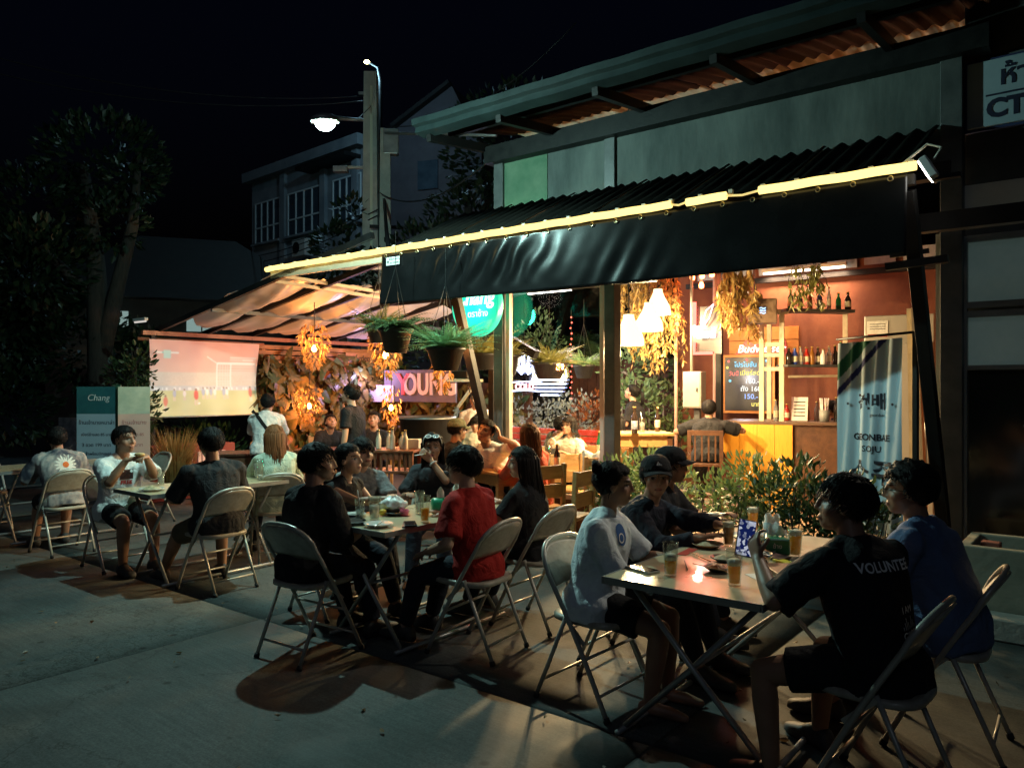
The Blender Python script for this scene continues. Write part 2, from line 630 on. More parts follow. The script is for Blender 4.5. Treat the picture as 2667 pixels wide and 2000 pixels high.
# clerestory sheets above the back wall
CLEAR = M('weathered_clear_sheet', (0.45, 0.47, 0.46), (0.25, 0.26, 0.26), scale=3, rough=.5, bump=.1)
for i in range(9):
    MB().box(-4.3 + .52 * i, 6.42, 3.45 + .02 * (i % 2), .42, .02, .22).build('clerestory_sheet', CLEAR, bar)
MB().box(-2.2, 6.40, 3.26, 5.0, .08, .08).build('batten', BLACKSTEEL, bar)
flm = thing('batten_lamp', 'long lit fluorescent batten above the bar back wall', 'lamp', -2.75, 6.30, 3.36)
MB().box(0, 0, .03, 1.25, .07, .05).build('casing', CREAMP, flm)
MB().box(0, 0, -.012, 1.2, .05, .03).build('tube', glow('batten_glow', (1, .78, .62), 7), flm)
light('batten_beam', 'AREA', (0, -.05, -.06), 55, (1, .66, .42), flm, shape='RECTANGLE', size=1.2, size_y=.08)

# lower canopy with the black tarpaulin ---------------------------------
canopy = thing('canopy', 'black sheet canopy with a hanging black tarpaulin along the bar front', 'canopy', 0, 0)
CANB = M('black_roof_sheet', (0.007, 0.007, 0.0065), (0.014, 0.0135, 0.011), scale=3, rough=.9, bump=.2, spec=.05)
x = -5.12
while x < -.1:
    x1 = min(x + .84, -.04)
    corr(MB(), x + .004, x1 - .004, (-.02, 3.02), (1.15, 3.60), .14, .022).build('roof_sheet', CANB, canopy, True, solid=.003)
    x += .84
MB().box(-2.6, .06, 2.96, 5.1, .06, .07).build('edge_beam', BLACKSTEEL, canopy)
for x in (-5.05, -3.9, -2.7, -1.5, -.2):
    MB().beam((x, .05, 2.94), (x, 1.2, 3.50), .05, .06).build('rafter', BLACKSTEEL, canopy)
TARP = M('black_tarpaulin', (0.0045, 0.0047, 0.005), (0.008, 0.008, 0.0085), scale=2, rough=.26, bump=.05, bscale=9, spec=.22, rvar=.04)
def tarp(u, v):
    x = -5.12 + 5.04 * u
    z = 2.985 - .525 * v - .02 * math.sin(u * math.pi) * v
    pull = math.exp(-((x + 3.9) / .75) ** 2)
    w = .004 * math.sin(x * 3.1 + v * 2) * v
    w += .036 * pull * math.sin(x * 26 + v * 7 + 2.2 * nz(x * 3, v * 2)) * math.sin(math.pi * min(1, v * 1.15)) * .7
    w += .0035 * nz(x * 5, v * 4, 3.1) * v + .006 * math.exp(-((x + 2.2) / .35) ** 2) * math.sin(x * 30 + v * 9) * v
    return (x, -.03 - .03 * v + w, z)
MB().grid(tarp, 240, 22).build('tarpaulin', TARP, canopy, True, solid=.002)
EYE = M('brass_eyelet', (.45, .36, .2), rough=.35, metal=.9)
for i in range(22):
    x = -5.05 + i * .232
    mb = MB().tube([(x + .016 * math.cos(a), -.043, 2.965 + .016 * math.sin(a)) for a in np.linspace(0, 2 * math.pi, 11)[:-1]], .004, 5, closed=True)
    mb.build('eyelet', EYE, canopy)
STK = M('white_sticker', (.7, .7, .66), rough=.5)
st = MB().box(-4.93, -.052, 2.90, .20, .004, .085).build('sticker', STK, canopy)
INK = M('black_print', (.015, .015, .015), rough=.6)
text('ผ้าใบกันสาด', INK, st, (-4.91, -.0555, 2.92), .032, extrude=.0005)
text('081 559 2040', INK, st, (-4.905, -.0555, 2.88), .024, extrude=.0005)
MB().lathe([(.0, 0), (.013, 0), (.013, .001), (0, .001)], 14, (0, 0, 0), Matrix.Translation((-5.0, -.0555, 2.895)) @ Matrix.Rotation(R(90), 4, 'X')).build('sticker_mark', INK, st)
# two raking struts from the canopy edge back to the columns
for xa, xb in ((-4.30, -4.45), (-.10, -.02)):
    MB().beam((xa, .10, 2.90), (xb, 1.14, .15 if xa > -1 else .35), .085, .085).build('strut', BLACKSTEEL, canopy, bevel=.004)
for xa in (-.10,):
    MB().beam((xa - .16, .2, 2.42), (xa + .22, .2, 2.44), .05, .05).build('cross_bar', BLACKSTEEL, canopy)
    MB().beam((xa - .14, .24, 2.50), (xa + .10, .24, 2.51), .03, .03).build('cross_bar', BLACKSTEEL, canopy)

# LED rope light along the canopy edge -----------------------------------
rope = thing('rope_light', 'glowing yellow LED rope light along the canopy edge', 'rope light', 0, 0)
LEDM = glow('led_yellow', (1.0, .73, .22), 2.1)
LEDC = M('led_sleeve', (.7, .55, .2), rough=.3, emit=(1, .72, .26), es=.8)
segs = [(-7.16, -5.05), (-5.04, -3.0), (-2.99, -1.75), (-1.62, -1.30), (-1.05, -.02)]
for a, b in segs:
    pts = []
    m = int((b - a) / .06)
    for i in range(m + 1):
        x = a + (b - a) * i / m
        pts.append((x, -.062 + .003 * math.sin(x * 11), 3.02 + .002 * math.sin(x * 17.0) + .002 * nz(x * 4, 1)))
    MB().tube(pts, .031, 8).build('light_tube', LEDM, rope, True)
for a, b in zip(segs[:-1], segs[1:]):
    MB().tube([(a[1], -.062, 3.02), ((a[1] + b[0]) / 2, -.065, 3.005), (b[0], -.062, 3.02)], .008, 6).build('connector', LEDC, rope)
CLIP = M('pale_clip', (.65, .6, .5), rough=.5)
for i in range(30):
    x = -7.1 + i * .243
    MB().box(x, -.05, 3.045, .03, .03, .035).build('clip', CLIP, rope)

# floodlight at the near end
fl = thing('floodlight', 'small white floodlight fixed at the near end of the canopy', 'floodlight', .06, -.06, 2.98, 0)
WHT = M('white_paint_metal', (.7, .7, .68), (.6, .6, .58), scale=8, rough=.4)
MB().box(0, 0, 0, .05, .19, .15, Matrix.Rotation(R(-28), 4, 'Y')).build('housing', WHT, fl, bevel=.008)
MB().box(-.030, 0, .004, .008, .165, .125, Matrix.Rotation(R(-28), 4, 'Y')).build('lens', glow('flood_lens', (1, .97, .88), 14), fl)
MB().tube([(.02, 0, .06), (.06, .0, .13), (-.02, .02, .17), (-.18, .02, .06)], .008, 6).build('cable', CLIP, fl)
MB().box(.09, .0, -.06, .16, .05, .03).build('bracket', BLACKSTEEL, fl)
sp = light('flood_beam', 'SPOT', (-.10, -.14, -.02), 85, (1, .90, .74), fl, spot_size=R(88), spot_blend=.35, shadow_soft_size=.05)
_d = Vector((-3.6, -4.6, -2.8))
sp.rotation_euler = _d.to_track_quat('-Z', 'Y').to_euler()

# ------------------------------------------------------------------ right hand shop front
shop = thing('shop_building', 'dark framed shop front with frosted transom windows at the near end', 'building', -.04, 0)
FROST = M('frosted_glass', (.30, .40, .38), (.42, .50, .47), scale=2.4, rough=.35, bump=.1, spec=.6, emit=(.55, .85, .78), es=.036)  # faint teal glow added to stand in for light reflected off the panes
DGLASS = M('dark_door_glass', (.01, .016, .016), (.016, .022, .022), scale=2, rough=.12, spec=.7)
GREYF = M('grey_window_frame', (.17, .19, .185), (.22, .235, .23), scale=7, rough=.4, metal=.3)
MB().box(1.45, 1.40, 2.35, 2.7, .10, 5.3).build('wall', M('shop_wall', (.05, .055, .055), (.08, .085, .085), scale=3, rough=.8, bump=.3), shop)
MB().box(1.55, 1.32, 3.05, 2.9, .05, .20).build('fascia_band', M('pale_band', (.50, .52, .48), (.42, .44, .4), scale=4, rough=.7, bump=.2), shop)
MB().beam((-.35, .70, 2.78), (2.8, .70, 2.78), .10, .13).build('beam', BLACKSTEEL, shop)
for x in (.10, 1.42):
    MB().box(x, 1.28, 1.4, .055, .06, 2.7).build('mullion', GREYF, shop, bevel=.003)
for z in (2.73, 2.22, 2.15, 1.74):
    MB().box(.76, 1.281, z, 1.27, .058, .05 if z != 1.74 else .035).build('transom', GREYF, shop, bevel=.003)
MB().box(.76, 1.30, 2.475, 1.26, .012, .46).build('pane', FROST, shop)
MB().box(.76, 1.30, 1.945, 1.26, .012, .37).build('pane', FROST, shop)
MB().box(.76, 1.30, .90, 1.26, .012, 1.64).build('pane', DGLASS, shop)
MB().box(-.06, 1.32, 1.4, .07, .05, 2.8).build('door_jamb', M('pale_jamb', (.52, .5, .4), (.45, .43, .34), scale=5, rough=.6), shop)
sg = thing('shop_sign', 'white sign board with dark blue lettering high above the shop door', 'sign', .115, 1.30, 3.80)
MB().box(.62, -.02, .02, 1.30, .05, .50).build('board', M('sign_white', (.30, .38, .42), (.26, .33, .37), scale=3, rough=.5), sg, bevel=.006)
MB().box(.62, -.0, .02, 1.34, .04, .54).build('border', M('sign_border', (.02, .03, .09), rough=.5), sg)
NAVY = M('navy_print', (.012, .014, .035), rough=.5)
text('ห้างหุ้นส่วน', NAVY, sg, (.62, -.048, .125), .20, extrude=.002, bold=.004)
MB().box(.62, -.0465, .0, 1.05, .004, .014).build('rule', NAVY, sg)
text('CT CENTER', NAVY, sg, (.60, -.048, -.11), .19, extrude=.002, bold=.008)
# low concrete planter trough at the right
tr = thing('concrete_trough', 'low grey concrete planter trough beside the shop door', 'planter', .86, .62)
TRG = M('trough_render', (.20, .20, .15), (.27, .26, .2), scale=3, rough=.9, bump=.5, bscale=20)
for (a, b, c, d) in ((0, -.27, 1.4, .07), (0, .27, 1.4, .07), (-.665, 0, .07, .47), (.665, 0, .07, .47)):
    MB().box(a, b, .27, c, d, .54).build('side', TRG, tr, bevel=.01)
MB().box(0, 0, .44, 1.25, .46, .03).build('soil', M('soil', (.03, .022, .016), (.06, .045, .03), scale=14, rough=1, bump=1, bscale=30), tr)
MB().box(-.55, .05, .49, .12, .09, .07).build('broken_brick', M('brick_red', (.28, .08, .05), (.2, .06, .04), scale=9, rough=.9), tr, bevel=.01)
for dx, h in ((.0, .0),):
    MB().box(.0, -.42, .07, 1.7, .20, .14).build('step', CONC2, tr, bevel=.01)

# ------------------------------------------------------------------ pavilion to the left
pav = thing('pavilion', 'open pavilion with sagging translucent sheet roof on dark rafters', 'pavilion', 0, 0)
ORST = M('orange_lit_pipe', (.36, .13, .07), (.28, .1, .05), scale=8, rough=.45)
RY = [0.0, .75, 1.52, 2.3, 3.1, 3.9]
def rz(x):
    return 2.42 + (x + 9.9) / 2.74 * .52
for y in RY:
    MB().beam((-10.15, y, rz(-10.15)), (-5.3, y, rz(-7.16) + .36 * (y > .1) * 0 + .28), .05, .07).build('rafter', BLACKSTEEL, pav)
MB().beam((-9.9, -.25, 2.36), (-9.9, 4.9, 2.36), .06, .06).build('eave_beam', ORST, pav)
MB().tube([(-9.93, -.3, 2.27), (-9.93, 1.75, 2.27)], .028, 10).build('screen_roller', ORST, pav, True)
MB().beam((-8.5, 0, rz(-8.5) - .07), (-8.5, 4.4, rz(-8.5) - .07), .04, .05).build('purlin', DARKSTEEL, pav)
for dx, dz in ((-7.16, -.07), (-7.0, -.02)):
    MB().beam((dx, 0, 2.96 + dz), (dx, 2.2, 2.90 + dz), .035, .04).build('top_tube', CREAMP, pav)
SHEET = bpy.data.materials.new('translucent_sheet')
SHEET.use_nodes = True
_n, _k = SHEET.node_tree.nodes, SHEET.node_tree.links
_b = _n['Principled BSDF']
_b.inputs['Base Color'].default_value = (.58, .56, .52, 1)
_b.inputs['Roughness'].default_value = .32
_t = _n.new('ShaderNodeBsdfTranslucent'); _t.inputs['Color'].default_value = (.55, .52, .48, 1)
_m = _n.new('ShaderNodeMixShader'); _m.inputs['Fac'].default_value = .25
_k.new(_b.outputs[0], _m.inputs[1]); _k.new(_t.outputs[0], _m.inputs[2]); _k.new(_m.outputs[0], _n['Material Output'].inputs['Surface'])
for i in range(len(RY) - 1):
    y0, y1 = RY[i], RY[i + 1]
    def sheet(u, v, y0=y0, y1=y1, i=i):
        x = -9.75 + 2.62 * u
        if i == 0: x += .75 * (1 - u) * (1 - v) ** 1.5 - 0.05
        y = y0 + .02 + (y1 - y0 - .04) * v
        sag = -.10 * math.sin(math.pi * v) * (.5 + .8 * math.sin(math.pi * u)) - .05 * abs(math.sin(math.pi * (u * 2)))
        wr = .018 * math.sin(y * 23 + x * 3 + 2 * nz(x * 2, y * 2)) * (1 - abs(v - .5)) + .012 * nz(x * 7, y * 7)
        return (x, y, rz(x) + .05 + sag + wr)
    MB().grid(sheet, 40, 18).build('roof_membrane', SHEET, pav, True)
# short sheet roof over the canopy's far bay
PALES = M('pale_corrugated_sheet', (.42, .42, .38), (.32, .32, .29), scale=3, rough=.5, bump=.1)
for i in range(3):
    corr(MB(), -7.16 + .68 * i, -7.16 + .68 * i + .67, (-.05, 3.02), (2.2, 3.30), .12, .018).build('roof_sheet', PALES, pav, True, solid=.003)
MB().box(-6.13, 0.0, 2.95, 2.0, .05, .08).build('edge_beam', CREAMP, pav)
for x in (-7.1, -5.2):
    MB().box(x if x > -7 else -9.9, 4.5 if x < -7 else 1.9, 1.25, .08, .08, 2.5).build('post', BLACKSTEEL, pav)
MB().box(-9.9, -.1, 1.2, .06, .06, 2.4).build('post', BLACKSTEEL, pav)

# rear wing roof seen under the tarpaulin
rear = thing('rear_roof', 'pale corrugated lean-to roof over the rear seating with dark rafters', 'roof', 0, 0)
for i in range(8):
    x0 = -8.9 + .72 * i
    corr(MB(), x0, x0 + .71, (2.4, 2.95), (5.6, 3.75), .12, .018).build('roof_sheet', PALES, rear, True, solid=.003)
MB().box(-6.1, 2.45, 2.86, 5.8, .07, .10).build('beam', BLACKSTEEL, rear)
MB().box(-6.1, 4.2, 3.26, 5.8, .07, .10).build('beam', BLACKSTEEL, rear)
MB().beam((-6.9, 2.42, 3.0), (-4.9, 2.42, 2.0), .09, .10).build('brace', BLACKSTEEL, rear)
MB().beam((-5.5, 2.3, 2.95), (-5.5, 5.6, 3.65), .06, .08).build('rafter', BLACKSTEEL, rear)
MB().beam((-7.3, 2.3, 2.95), (-7.3, 5.6, 3.65), .06, .08).build('rafter', BLACKSTEEL, rear)
for x in (-8.8, -3.35):
    MB().box(x, 4.6, 1.6, .08, .08, 3.3).build('post', BLACKSTEEL, rear)

# glazed screen between the first two columns
win = thing('glazed_screen', 'tall clear glass screen in a pale pink frame between two columns', 'window', -3.79, 1.24, 0)
PINKF = M('pale_pink_frame', (.60, .45, .38), (.52, .38, .33), scale=6, rough=.45)
for x in (-.62, .62):
    MB().box(x, 0, 1.45, .05, .06, 2.7).build('stile', PINKF, win, bevel=.003)
for z in (2.78, .42):
    MB().box(0, 0, z, 1.19, .055, .05).build('rail', PINKF, win, bevel=.003)
MB().box(0, .01, 1.6, 1.19, .008, 2.31).build('pane', glassmat('clear_pane', (.97, .98, .97)), win)
MB().box(0, .02, .2, 1.2, .05, .38).build('kick_panel', DARKWOOD, win)
# ================================================================== people
from mathutils.bvhtree import BVHTree

def ik(a, b, l1, l2, pole):
    a, b, pole = Vector(a), Vector(b), Vector(pole)
    d = b - a
    ln = min(d.length, (l1 + l2) * 0.992)
    u = d.normalized()
    b = a + u * ln
    x = (l1 * l1 - l2 * l2 + ln * ln) / (2 * ln)
    h = math.sqrt(max(0.0, l1 * l1 - x * x))
    p = pole - u * pole.dot(u)
    if p.length < 1e-5: p = u.orthogonal()
    p.normalize()
    return a + u * x + p * h, b

def sphere_pts(mb, c, r, mat=None, n=16, m=10):
    v, f = [], []
    c = Vector(c)
    for i in range(1, m):
        t = math.pi * i / m
        for j in range(n):
            q = 2 * math.pi * j / n
            v.append((c.x + r[0] * math.sin(t) * math.cos(q), c.y + r[1] * math.sin(t) * math.sin(q), c.z + r[2] * math.cos(t)))
    top = len(v); v.append((c.x, c.y, c.z + r[2]))
    bot = len(v); v.append((c.x, c.y, c.z - r[2]))
    for i in range(m - 2):
        for j in range(n):
            f.append((i * n + j, (i + 1) * n + j, (i + 1) * n + (j + 1) % n, i * n + (j + 1) % n))
    for j in range(n):
        f.append((top, j, (j + 1) % n))
        f.append((bot, (m - 2) * n + (j + 1) % n, (m - 2) * n + j))
    mb.add(v, f, mat)

def limb(mb, pts, rad, n=14):
    """tapered limb with rounded ends"""
    mb.tube(pts, rad, n)
    sphere_pts(mb, pts[0], (rad[0],) * 3, n=n, m=8)
    sphere_pts(mb, pts[-1], (rad[-1],) * 3, n=n, m=8)

def ring_loft(mb, rings, n=22, pw=2.3):
    v, f = [], []
    for c, a, b, rx, ry in rings:
        for j in range(n):
            q = 2 * math.pi * j / n
            cs, sn = math.cos(q), math.sin(q)
            e = 2.0 / pw
            v.append(c + a * (rx * math.copysign(abs(cs) ** e, cs)) + b * (ry * math.copysign(abs(sn) ** e, sn)))
    for i in range(len(rings) - 1):
        for j in range(n):
            f.append((i * n + j, i * n + (j + 1) % n, (i + 1) * n + (j + 1) % n, (i + 1) * n + j))
    f.append(tuple(range(n - 1, -1, -1)))
    f.append(tuple((len(rings) - 1) * n + j for j in range(n)))
    mb.add(v, f)

def fuse(mb, voxel, smooth=2):
    """union of overlapping solids as one continuous skin -> (verts, mesh)"""
    me = mb.mesh('fuse')
    o = bpy.data.objects.new('fuse', me)
    COL.objects.link(o)
    md = o.modifiers.new('r', 'REMESH')
    md.mode = 'VOXEL'
    md.voxel_size = voxel
    if smooth:
        m2 = o.modifiers.new('s', 'SMOOTH')
        m2.factor = 0.5
        m2.iterations = smooth
    dg = bpy.context.evaluated_depsgraph_get()
    dg.update()
    r = bpy.data.meshes.new_from_object(o.evaluated_get(dg))
    bpy.data.objects.remove(o)
    bpy.data.meshes.remove(me)
    r.polygons.foreach_set('use_smooth', [True] * len(r.polygons))
    r.materials.clear()
    return r

def vget(me):
    a = np.empty(len(me.vertices) * 3, np.float32)
    me.vertices.foreach_get('co', a)
    return a.reshape(-1, 3)

def nget(me):
    a = np.empty(len(me.vertices) * 3, np.float32)
    me.vertices.foreach_get('normal', a)
    return a.reshape(-1, 3)

def vset(me, a):
    me.vertices.foreach_set('co', np.ascontiguousarray(a, np.float32).ravel())
    me.update()

def setcol(me, col):
    at = me.color_attributes.new('Col', 'FLOAT_COLOR', 'POINT')
    c = np.ones((len(col), 4), np.float32)
    c[:, :3] = col
    at.data.foreach_set('color', c.ravel())

def wrinkle(me, amp, f=9.0, seed=0.0, st=(1, 1, 0.45)):
    v, n = vget(me), nget(me)
    # folds: sums of warped waves, cheap to evaluate for whole meshes
    a = v * np.array(st) * f
    rs = np.random.RandomState(int(seed * 100) % 9999)
    w = np.zeros(len(v))
    for k in range(7):
        d = rs.normal(size=3)
        d /= np.linalg.norm(d)
        d2 = rs.normal(size=3)
        w += np.sin(a @ d * (1 + 0.55 * k) + 1.7 * np.sin(a @ d2 * 0.8 + rs.rand() * 6) + rs.rand() * 6) / (1 + 0.5 * k)
    w = np.clip(w * 0.45 + 0.25, -0.12, 2.0)
    vset(me, v + n * (w * amp)[:, None])

SKIN = vcol_mat('skin', rough=0.48, sub=0.06, bump=0.12, bscale=260)
HAIRM = {}

def hairmat(c):
    k = 'hair_%.3f_%.3f' % (c[0], c[1])
    return M(k, c, tuple(min(1, x * 1.6 + 0.002) for x in c), scale=30, rough=0.6, spec=.18, bump=0.4, bscale=90, stretch=(3, 3, 0.35))

HEADSH = [((0, -.014, .026), (.076, .094, .088)), ((0, .022, -.03), (.063, .066, .082)), ((0, .048, -.083), (.036, .036, .030)),
          ((.036, .04, -.032), (.03, .036, .036)), ((-.036, .04, -.032), (.03, .036, .036)), ((0, .076, .026), (.05, .014, .011)),
          ((0, .083, -.066), (.024, .012, .013)), ((.078, -.006, -.006), (.009, .019, .031)), ((-.078, -.006, -.006), (.009, .019, .031))]

def fingers(mb, wrist, d, pn, side, curl=0.5, spread=0.09, s=1.0, point=False):
    """palm and five fingers; d = hand direction, pn = palm normal (palm faces pn), side = +1 right hand"""
    d = Vector(d).normalized()
    pn = Vector(pn)
    pn = (pn - d * pn.dot(d)).normalized()
    x = d.cross(pn) * side          # towards the thumb
    w = Vector(wrist)
    for k in range(4):
        o = (1.5 - k) * 0.021 * s
        base = w + d * 0.088 * s + x * o
        limb(mb, [w + d * 0.01 * s + x * o * 0.6, base], [0.0165 * s, 0.0125 * s], 10)
        ln = (0.07, 0.078, 0.072, 0.056)[k] * s
        c = curl
        if point and k > 0: c = 1.5
        if point and k == 0: c = 0.1
        dd = (d + x * (1.5 - k) * spread).normalized()
        p = base
        pts = [p]
        ang = 0
        for seg, fr in enumerate((0.45, 0.32, 0.25)):
            ang += c * (0.6, 0.8, 0.6)[seg]
            q = dd * math.cos(ang) + pn * math.sin(ang)
            p = p + q * ln * fr
            pts.append(p)
        limb(mb, pts, [0.0098 * s, 0.009 * s, 0.0083 * s, 0.0072 * s], 8)
    b = w + d * 0.03 * s + x * 0.026 * s
    t1 = b + (d * 0.55 + x * 0.7 + pn * 0.35).normalized() * 0.042 * s
    t2 = t1 + (d * 0.85 + x * 0.15 + pn * (0.3 + curl * 0.5)).normalized() * 0.034 * s
    limb(mb, [b, t1, t2], [0.014 * s, 0.0108 * s, 0.0088 * s], 8)

def person(label, at=None, loc=None, hd=0.0, kind='sit', seat=0.45, s=0.95, lean=10.0, side=0.0, yaw=0.0, pitch=0.0, roll=0.0,
           hr=None, hl=None, er=(0.5, -0.6, -0.6), el=(-0.5, -0.6, -0.6), fr=None, fl=None, sex='m', bw=1.0, belly=0.0,
           skin=(0.40, 0.22, 0.14), hair='short', hc=(0.006, 0.005, 0.005), shirt=None, sleeve=0.5, pants=None, plen=1.0,
           shoes=(0.03, 0.03, 0.03), vox=0.0075, curl=0.5, pr=(0, 0, -1), pl=(0, 0, -1), pointr=False, hem=0.06, cap=None,
           glasses=False, group=None, dr=None, dl=None, twist=0.0):
    if loc is not None:
        P = W(loc[0], loc[1])
    else:
        P = AT(at[0], 1005, at[1])
        P.z = 0.0
    fem = sex == 'f'
    s = s * 0.935
    X, Y, Z = Vector((1, 0, 0)), Vector((0, 1, 0)), Vector((0, 0, 1))
    hipz = (seat + 0.075 * s) if kind == 'sit' else 0.97 * s
    hip = Vector((0, 0, hipz))
    # ---- spine
    n = 8
    seglen = 0.50 * s / n
    pts = [hip.copy()]
    ups = []
    for i in range(n + 1):
        t = i / n
        ln = R(lean) * (0.55 + 0.9 * t)
        sd = R(side)
        u = Vector((math.sin(sd), math.sin(ln), math.cos(ln))).normalized()
        ups.append(u)
        if i < n: pts.append(pts[-1] + u * seglen)
    tw = R(twist)
    def frame(t):
        i = min(n, max(0, int(round(t * n))))
        u = ups[i]
        a0 = Vector((math.cos(tw * t), math.sin(tw * t), 0))
        a = (a0 - u * a0.dot(u)).normalized()
        b = u.cross(a)
        i0 = min(n - 1, int(max(0, t) * n))
        c = pts[i0].lerp(pts[i0 + 1], t * n - i0) if 0 <= t <= 1 else (pts[0] + ups[0] * t * 0.5 * s if t < 0 else pts[-1] + u * (t - 1) * 0.5 * s)
        return c, a, b, u
    hw = (0.168 if fem else 0.158) * bw
    RG = [(-0.19, hw * 0.80, .098), (-.10, hw * 1.0, .118), (0.02, hw * 1.03, .124 + belly * .5), (0.18, (.130 if fem else .142) * bw, .104 + belly),
          (0.34, (.128 if fem else .142) * bw, .103 + belly), (0.52, (.140 if fem else .155) * bw, .110 + belly * .5),
          (0.68, (.146 if fem else .166) * bw, .120 if fem else .114), (0.82, (.142 if fem else .168) * bw, .106), (0.92, (.108 if fem else .124) * bw, .082), (0.97, .084 * (.5 + .5 * bw), .070),
          (1.01, .062, .062)]
    def rings(g=0.0, t0=-1, t1=2, extra=None):
        out = []
        for t, rx, ry in RG:
            if t0 <= t <= t1:
                c, a, b, u = frame(t)
                out.append((c, a, b, rx * s + g, ry * s + g))
        return out
    cN, aN, bN, uN = frame(1.0)
    sw = (0.150 if fem else 0.172) * bw * s
    cS, aS, bS, uS = frame(0.865)
    shR = cS + aS * sw
    shL = cS - aS * sw
    ua, fa = 0.275 * s, 0.245 * s
    if hr is None: hr = (0.16, 0.40, 0.60)
    if hl is None: hl = (-0.16, 0.40, 0.60)
    elR, wrR = ik(shR, Vector(hr), ua, fa, er)
    elL, wrL = ik(shL, Vector(hl), ua, fa, el)
    hpR, hpL = hip + X * 0.088 * s, hip - X * 0.088 * s
    if fr is None: fr = (0.13, 0.46, 0.08) if kind == 'sit' else (0.10, 0.02, 0.08)
    if fl is None: fl = (-0.13, 0.46, 0.08) if kind == 'sit' else (-0.10, 0.0, 0.08)
    kp = (0, 0.6, 1) if kind == 'sit' else (0, 1, 0.1)
    knR, anR = ik(hpR, Vector(fr), 0.42 * s, 0.41 * s, (fr[0] * 0.8, kp[1], kp[2]))
    knL, anL = ik(hpL, Vector(fl), 0.42 * s, 0.41 * s, (fl[0] * 0.8, kp[1], kp[2]))
    # ---- head frame
    hc_ = cN + uN * 0.050 * s + Vector((0, 0.020, 0.128 * s))
    HM = (Matrix.Translation(hc_) @ Matrix.Rotation(R(yaw), 4, 'Z') @ Matrix.Rotation(R(-pitch), 4, 'X') @ Matrix.Rotation(R(roll), 4, 'Y')
          @ Matrix.Scale(s * (1.07 if fem else 1.11), 4))
    # ---- body skin
    mb = MB()
    ring_loft(mb, rings(0.0))
    for c, r in HEADSH: sphere_pts(mb, c, r, HM)
    def hp(x, y, z): return HM @ Vector((x, y, z))
    limb(mb, [hp(0, .089, .012), hp(0, .101, -.028)], [.009 * s, .0125 * s], 10)
    for q in (-1, 1): sphere_pts(mb, hp(q * .011, .089, -.033), (.009 * s,) * 3, n=8, m=6)
    nr = (.047 if fem else .056) * s
    limb(mb, [cN - uN * .04 * s, hp(0, -.022, -.06)], [nr * 1.12, nr], 14)
    for sh, elb, wr, sgn, pn, dd, pt in ((shR, elR, wrR, 1, pr, dr, pointr), (shL, elL, wrL, -1, pl, dl, False)):
        f = (0.86 if fem else 1.0) * (0.6 + 0.4 * bw)
        limb(mb, [cS + uS * .02 * s + aS * sgn * .05, sh], [.056 * s * f, .060 * s * f])
        limb(mb, [cN + aS * sgn * .03 * s + uN * .01, sh + uS * .012], [.036 * s, .044 * s * f])
        mid = sh.lerp(elb, .45)
        limb(mb, [sh, mid, elb], [.060 * s * f, .050 * s * f, .040 * s * f])
        m2 = elb.lerp(wr, .35)
        limb(mb, [elb, m2, wr], [.040 * s * f, .041 * s * f, .027 * s * f])
        hdir = Vector(dd) if dd is not None else (wr - elb)
        fingers(mb, wr, hdir, pn, sgn, curl, s=s * (0.93 if fem else 1.0), point=pt)
    for h, k, a in ((hpR, knR, anR), (hpL, knL, anL)):
        f = 0.65 + 0.35 * bw
        limb(mb, [h, h.lerp(k, .5), k], [.088 * s * f, .078 * s * f, .056 * s * f])
        limb(mb, [k, k.lerp(a, .3), a], [.054 * s * f, .056 * s * f, .036 * s * f])
        fd = Vector(((a.x - h.x) * 0.8, 1, 0)).normalized()
        limb(mb, [a + Vector((0, 0, -.03)) - fd * .03, a + fd * .10 + Vector((0, 0, -.042)), a + fd * .17 + Vector((0, 0, -.055))], [.036 * s, .036 * s, .024 * s])
    body = fuse(mb, vox, 2)
    v = vget(body)
    hi = np.array(HM.inverted())
    h = v @ hi[:3, :3].T + hi[:3, 3]
    fm = (h[:, 1] > 0.03) & (np.abs(h[:, 0]) < 0.08) & (np.abs(h[:, 2]) < 0.13)
    # eye sockets and mouth line
    dep = np.zeros(len(v))
    for q in (-1, 1):
        dep += 0.0065 * np.exp(-(((h[:, 0] - q * .031) / .015) ** 2 + ((h[:, 2] - .002) / .011) ** 2))
    dep += 0.004 * np.exp(-((h[:, 0] / .022) ** 2 + ((h[:, 2] + .066) / .0045) ** 2))
    dep *= fm
    fw = (HM.to_3x3() @ Vector((0, 1, 0))).normalized()
    v = v - np.array(fw)[None, :] * (dep * s)[:, None]
    vset(body, v)
    col = np.tile(np.array(skin, np.float32), (len(v), 1))
    rs = np.random.RandomState(len(label))
    def blend(mask, c):
        nonlocal col
        mask = np.clip(mask, 0, 1)[:, None]
        col = col * (1 - mask) + np.array(c, np.float32) * mask
    g2 = lambda a, b, c, d: np.exp(-((h[:, 0] - a) / b) ** 2 - ((h[:, 2] - c) / d) ** 2) * fm
    for q in (-1, 1):
        blend(0.35 * g2(q * .045, .022, -.035, .022), (skin[0] * 1.05, skin[1] * .72, skin[2] * .7))
        el_ = (((h[:, 0] - q * .031) / .0165) ** 2 + ((h[:, 2] - .001) / .0062) ** 2)
        blend((el_ < 1.0) * fm * 0.8, (.30, .27, .25))
        el_ = (((h[:, 0] - q * .031) / .0085) ** 2 + ((h[:, 2] - .001) / .0075) ** 2)
        blend((el_ < 1.0) * fm * 1.0, (.012, .008, .006))
        lid = (((h[:, 0] - q * .031) / .019) ** 2 < 1) & (np.abs(h[:, 2] - .0075) < .0028)
        blend(lid * fm * .8, (.02, .012, .01))
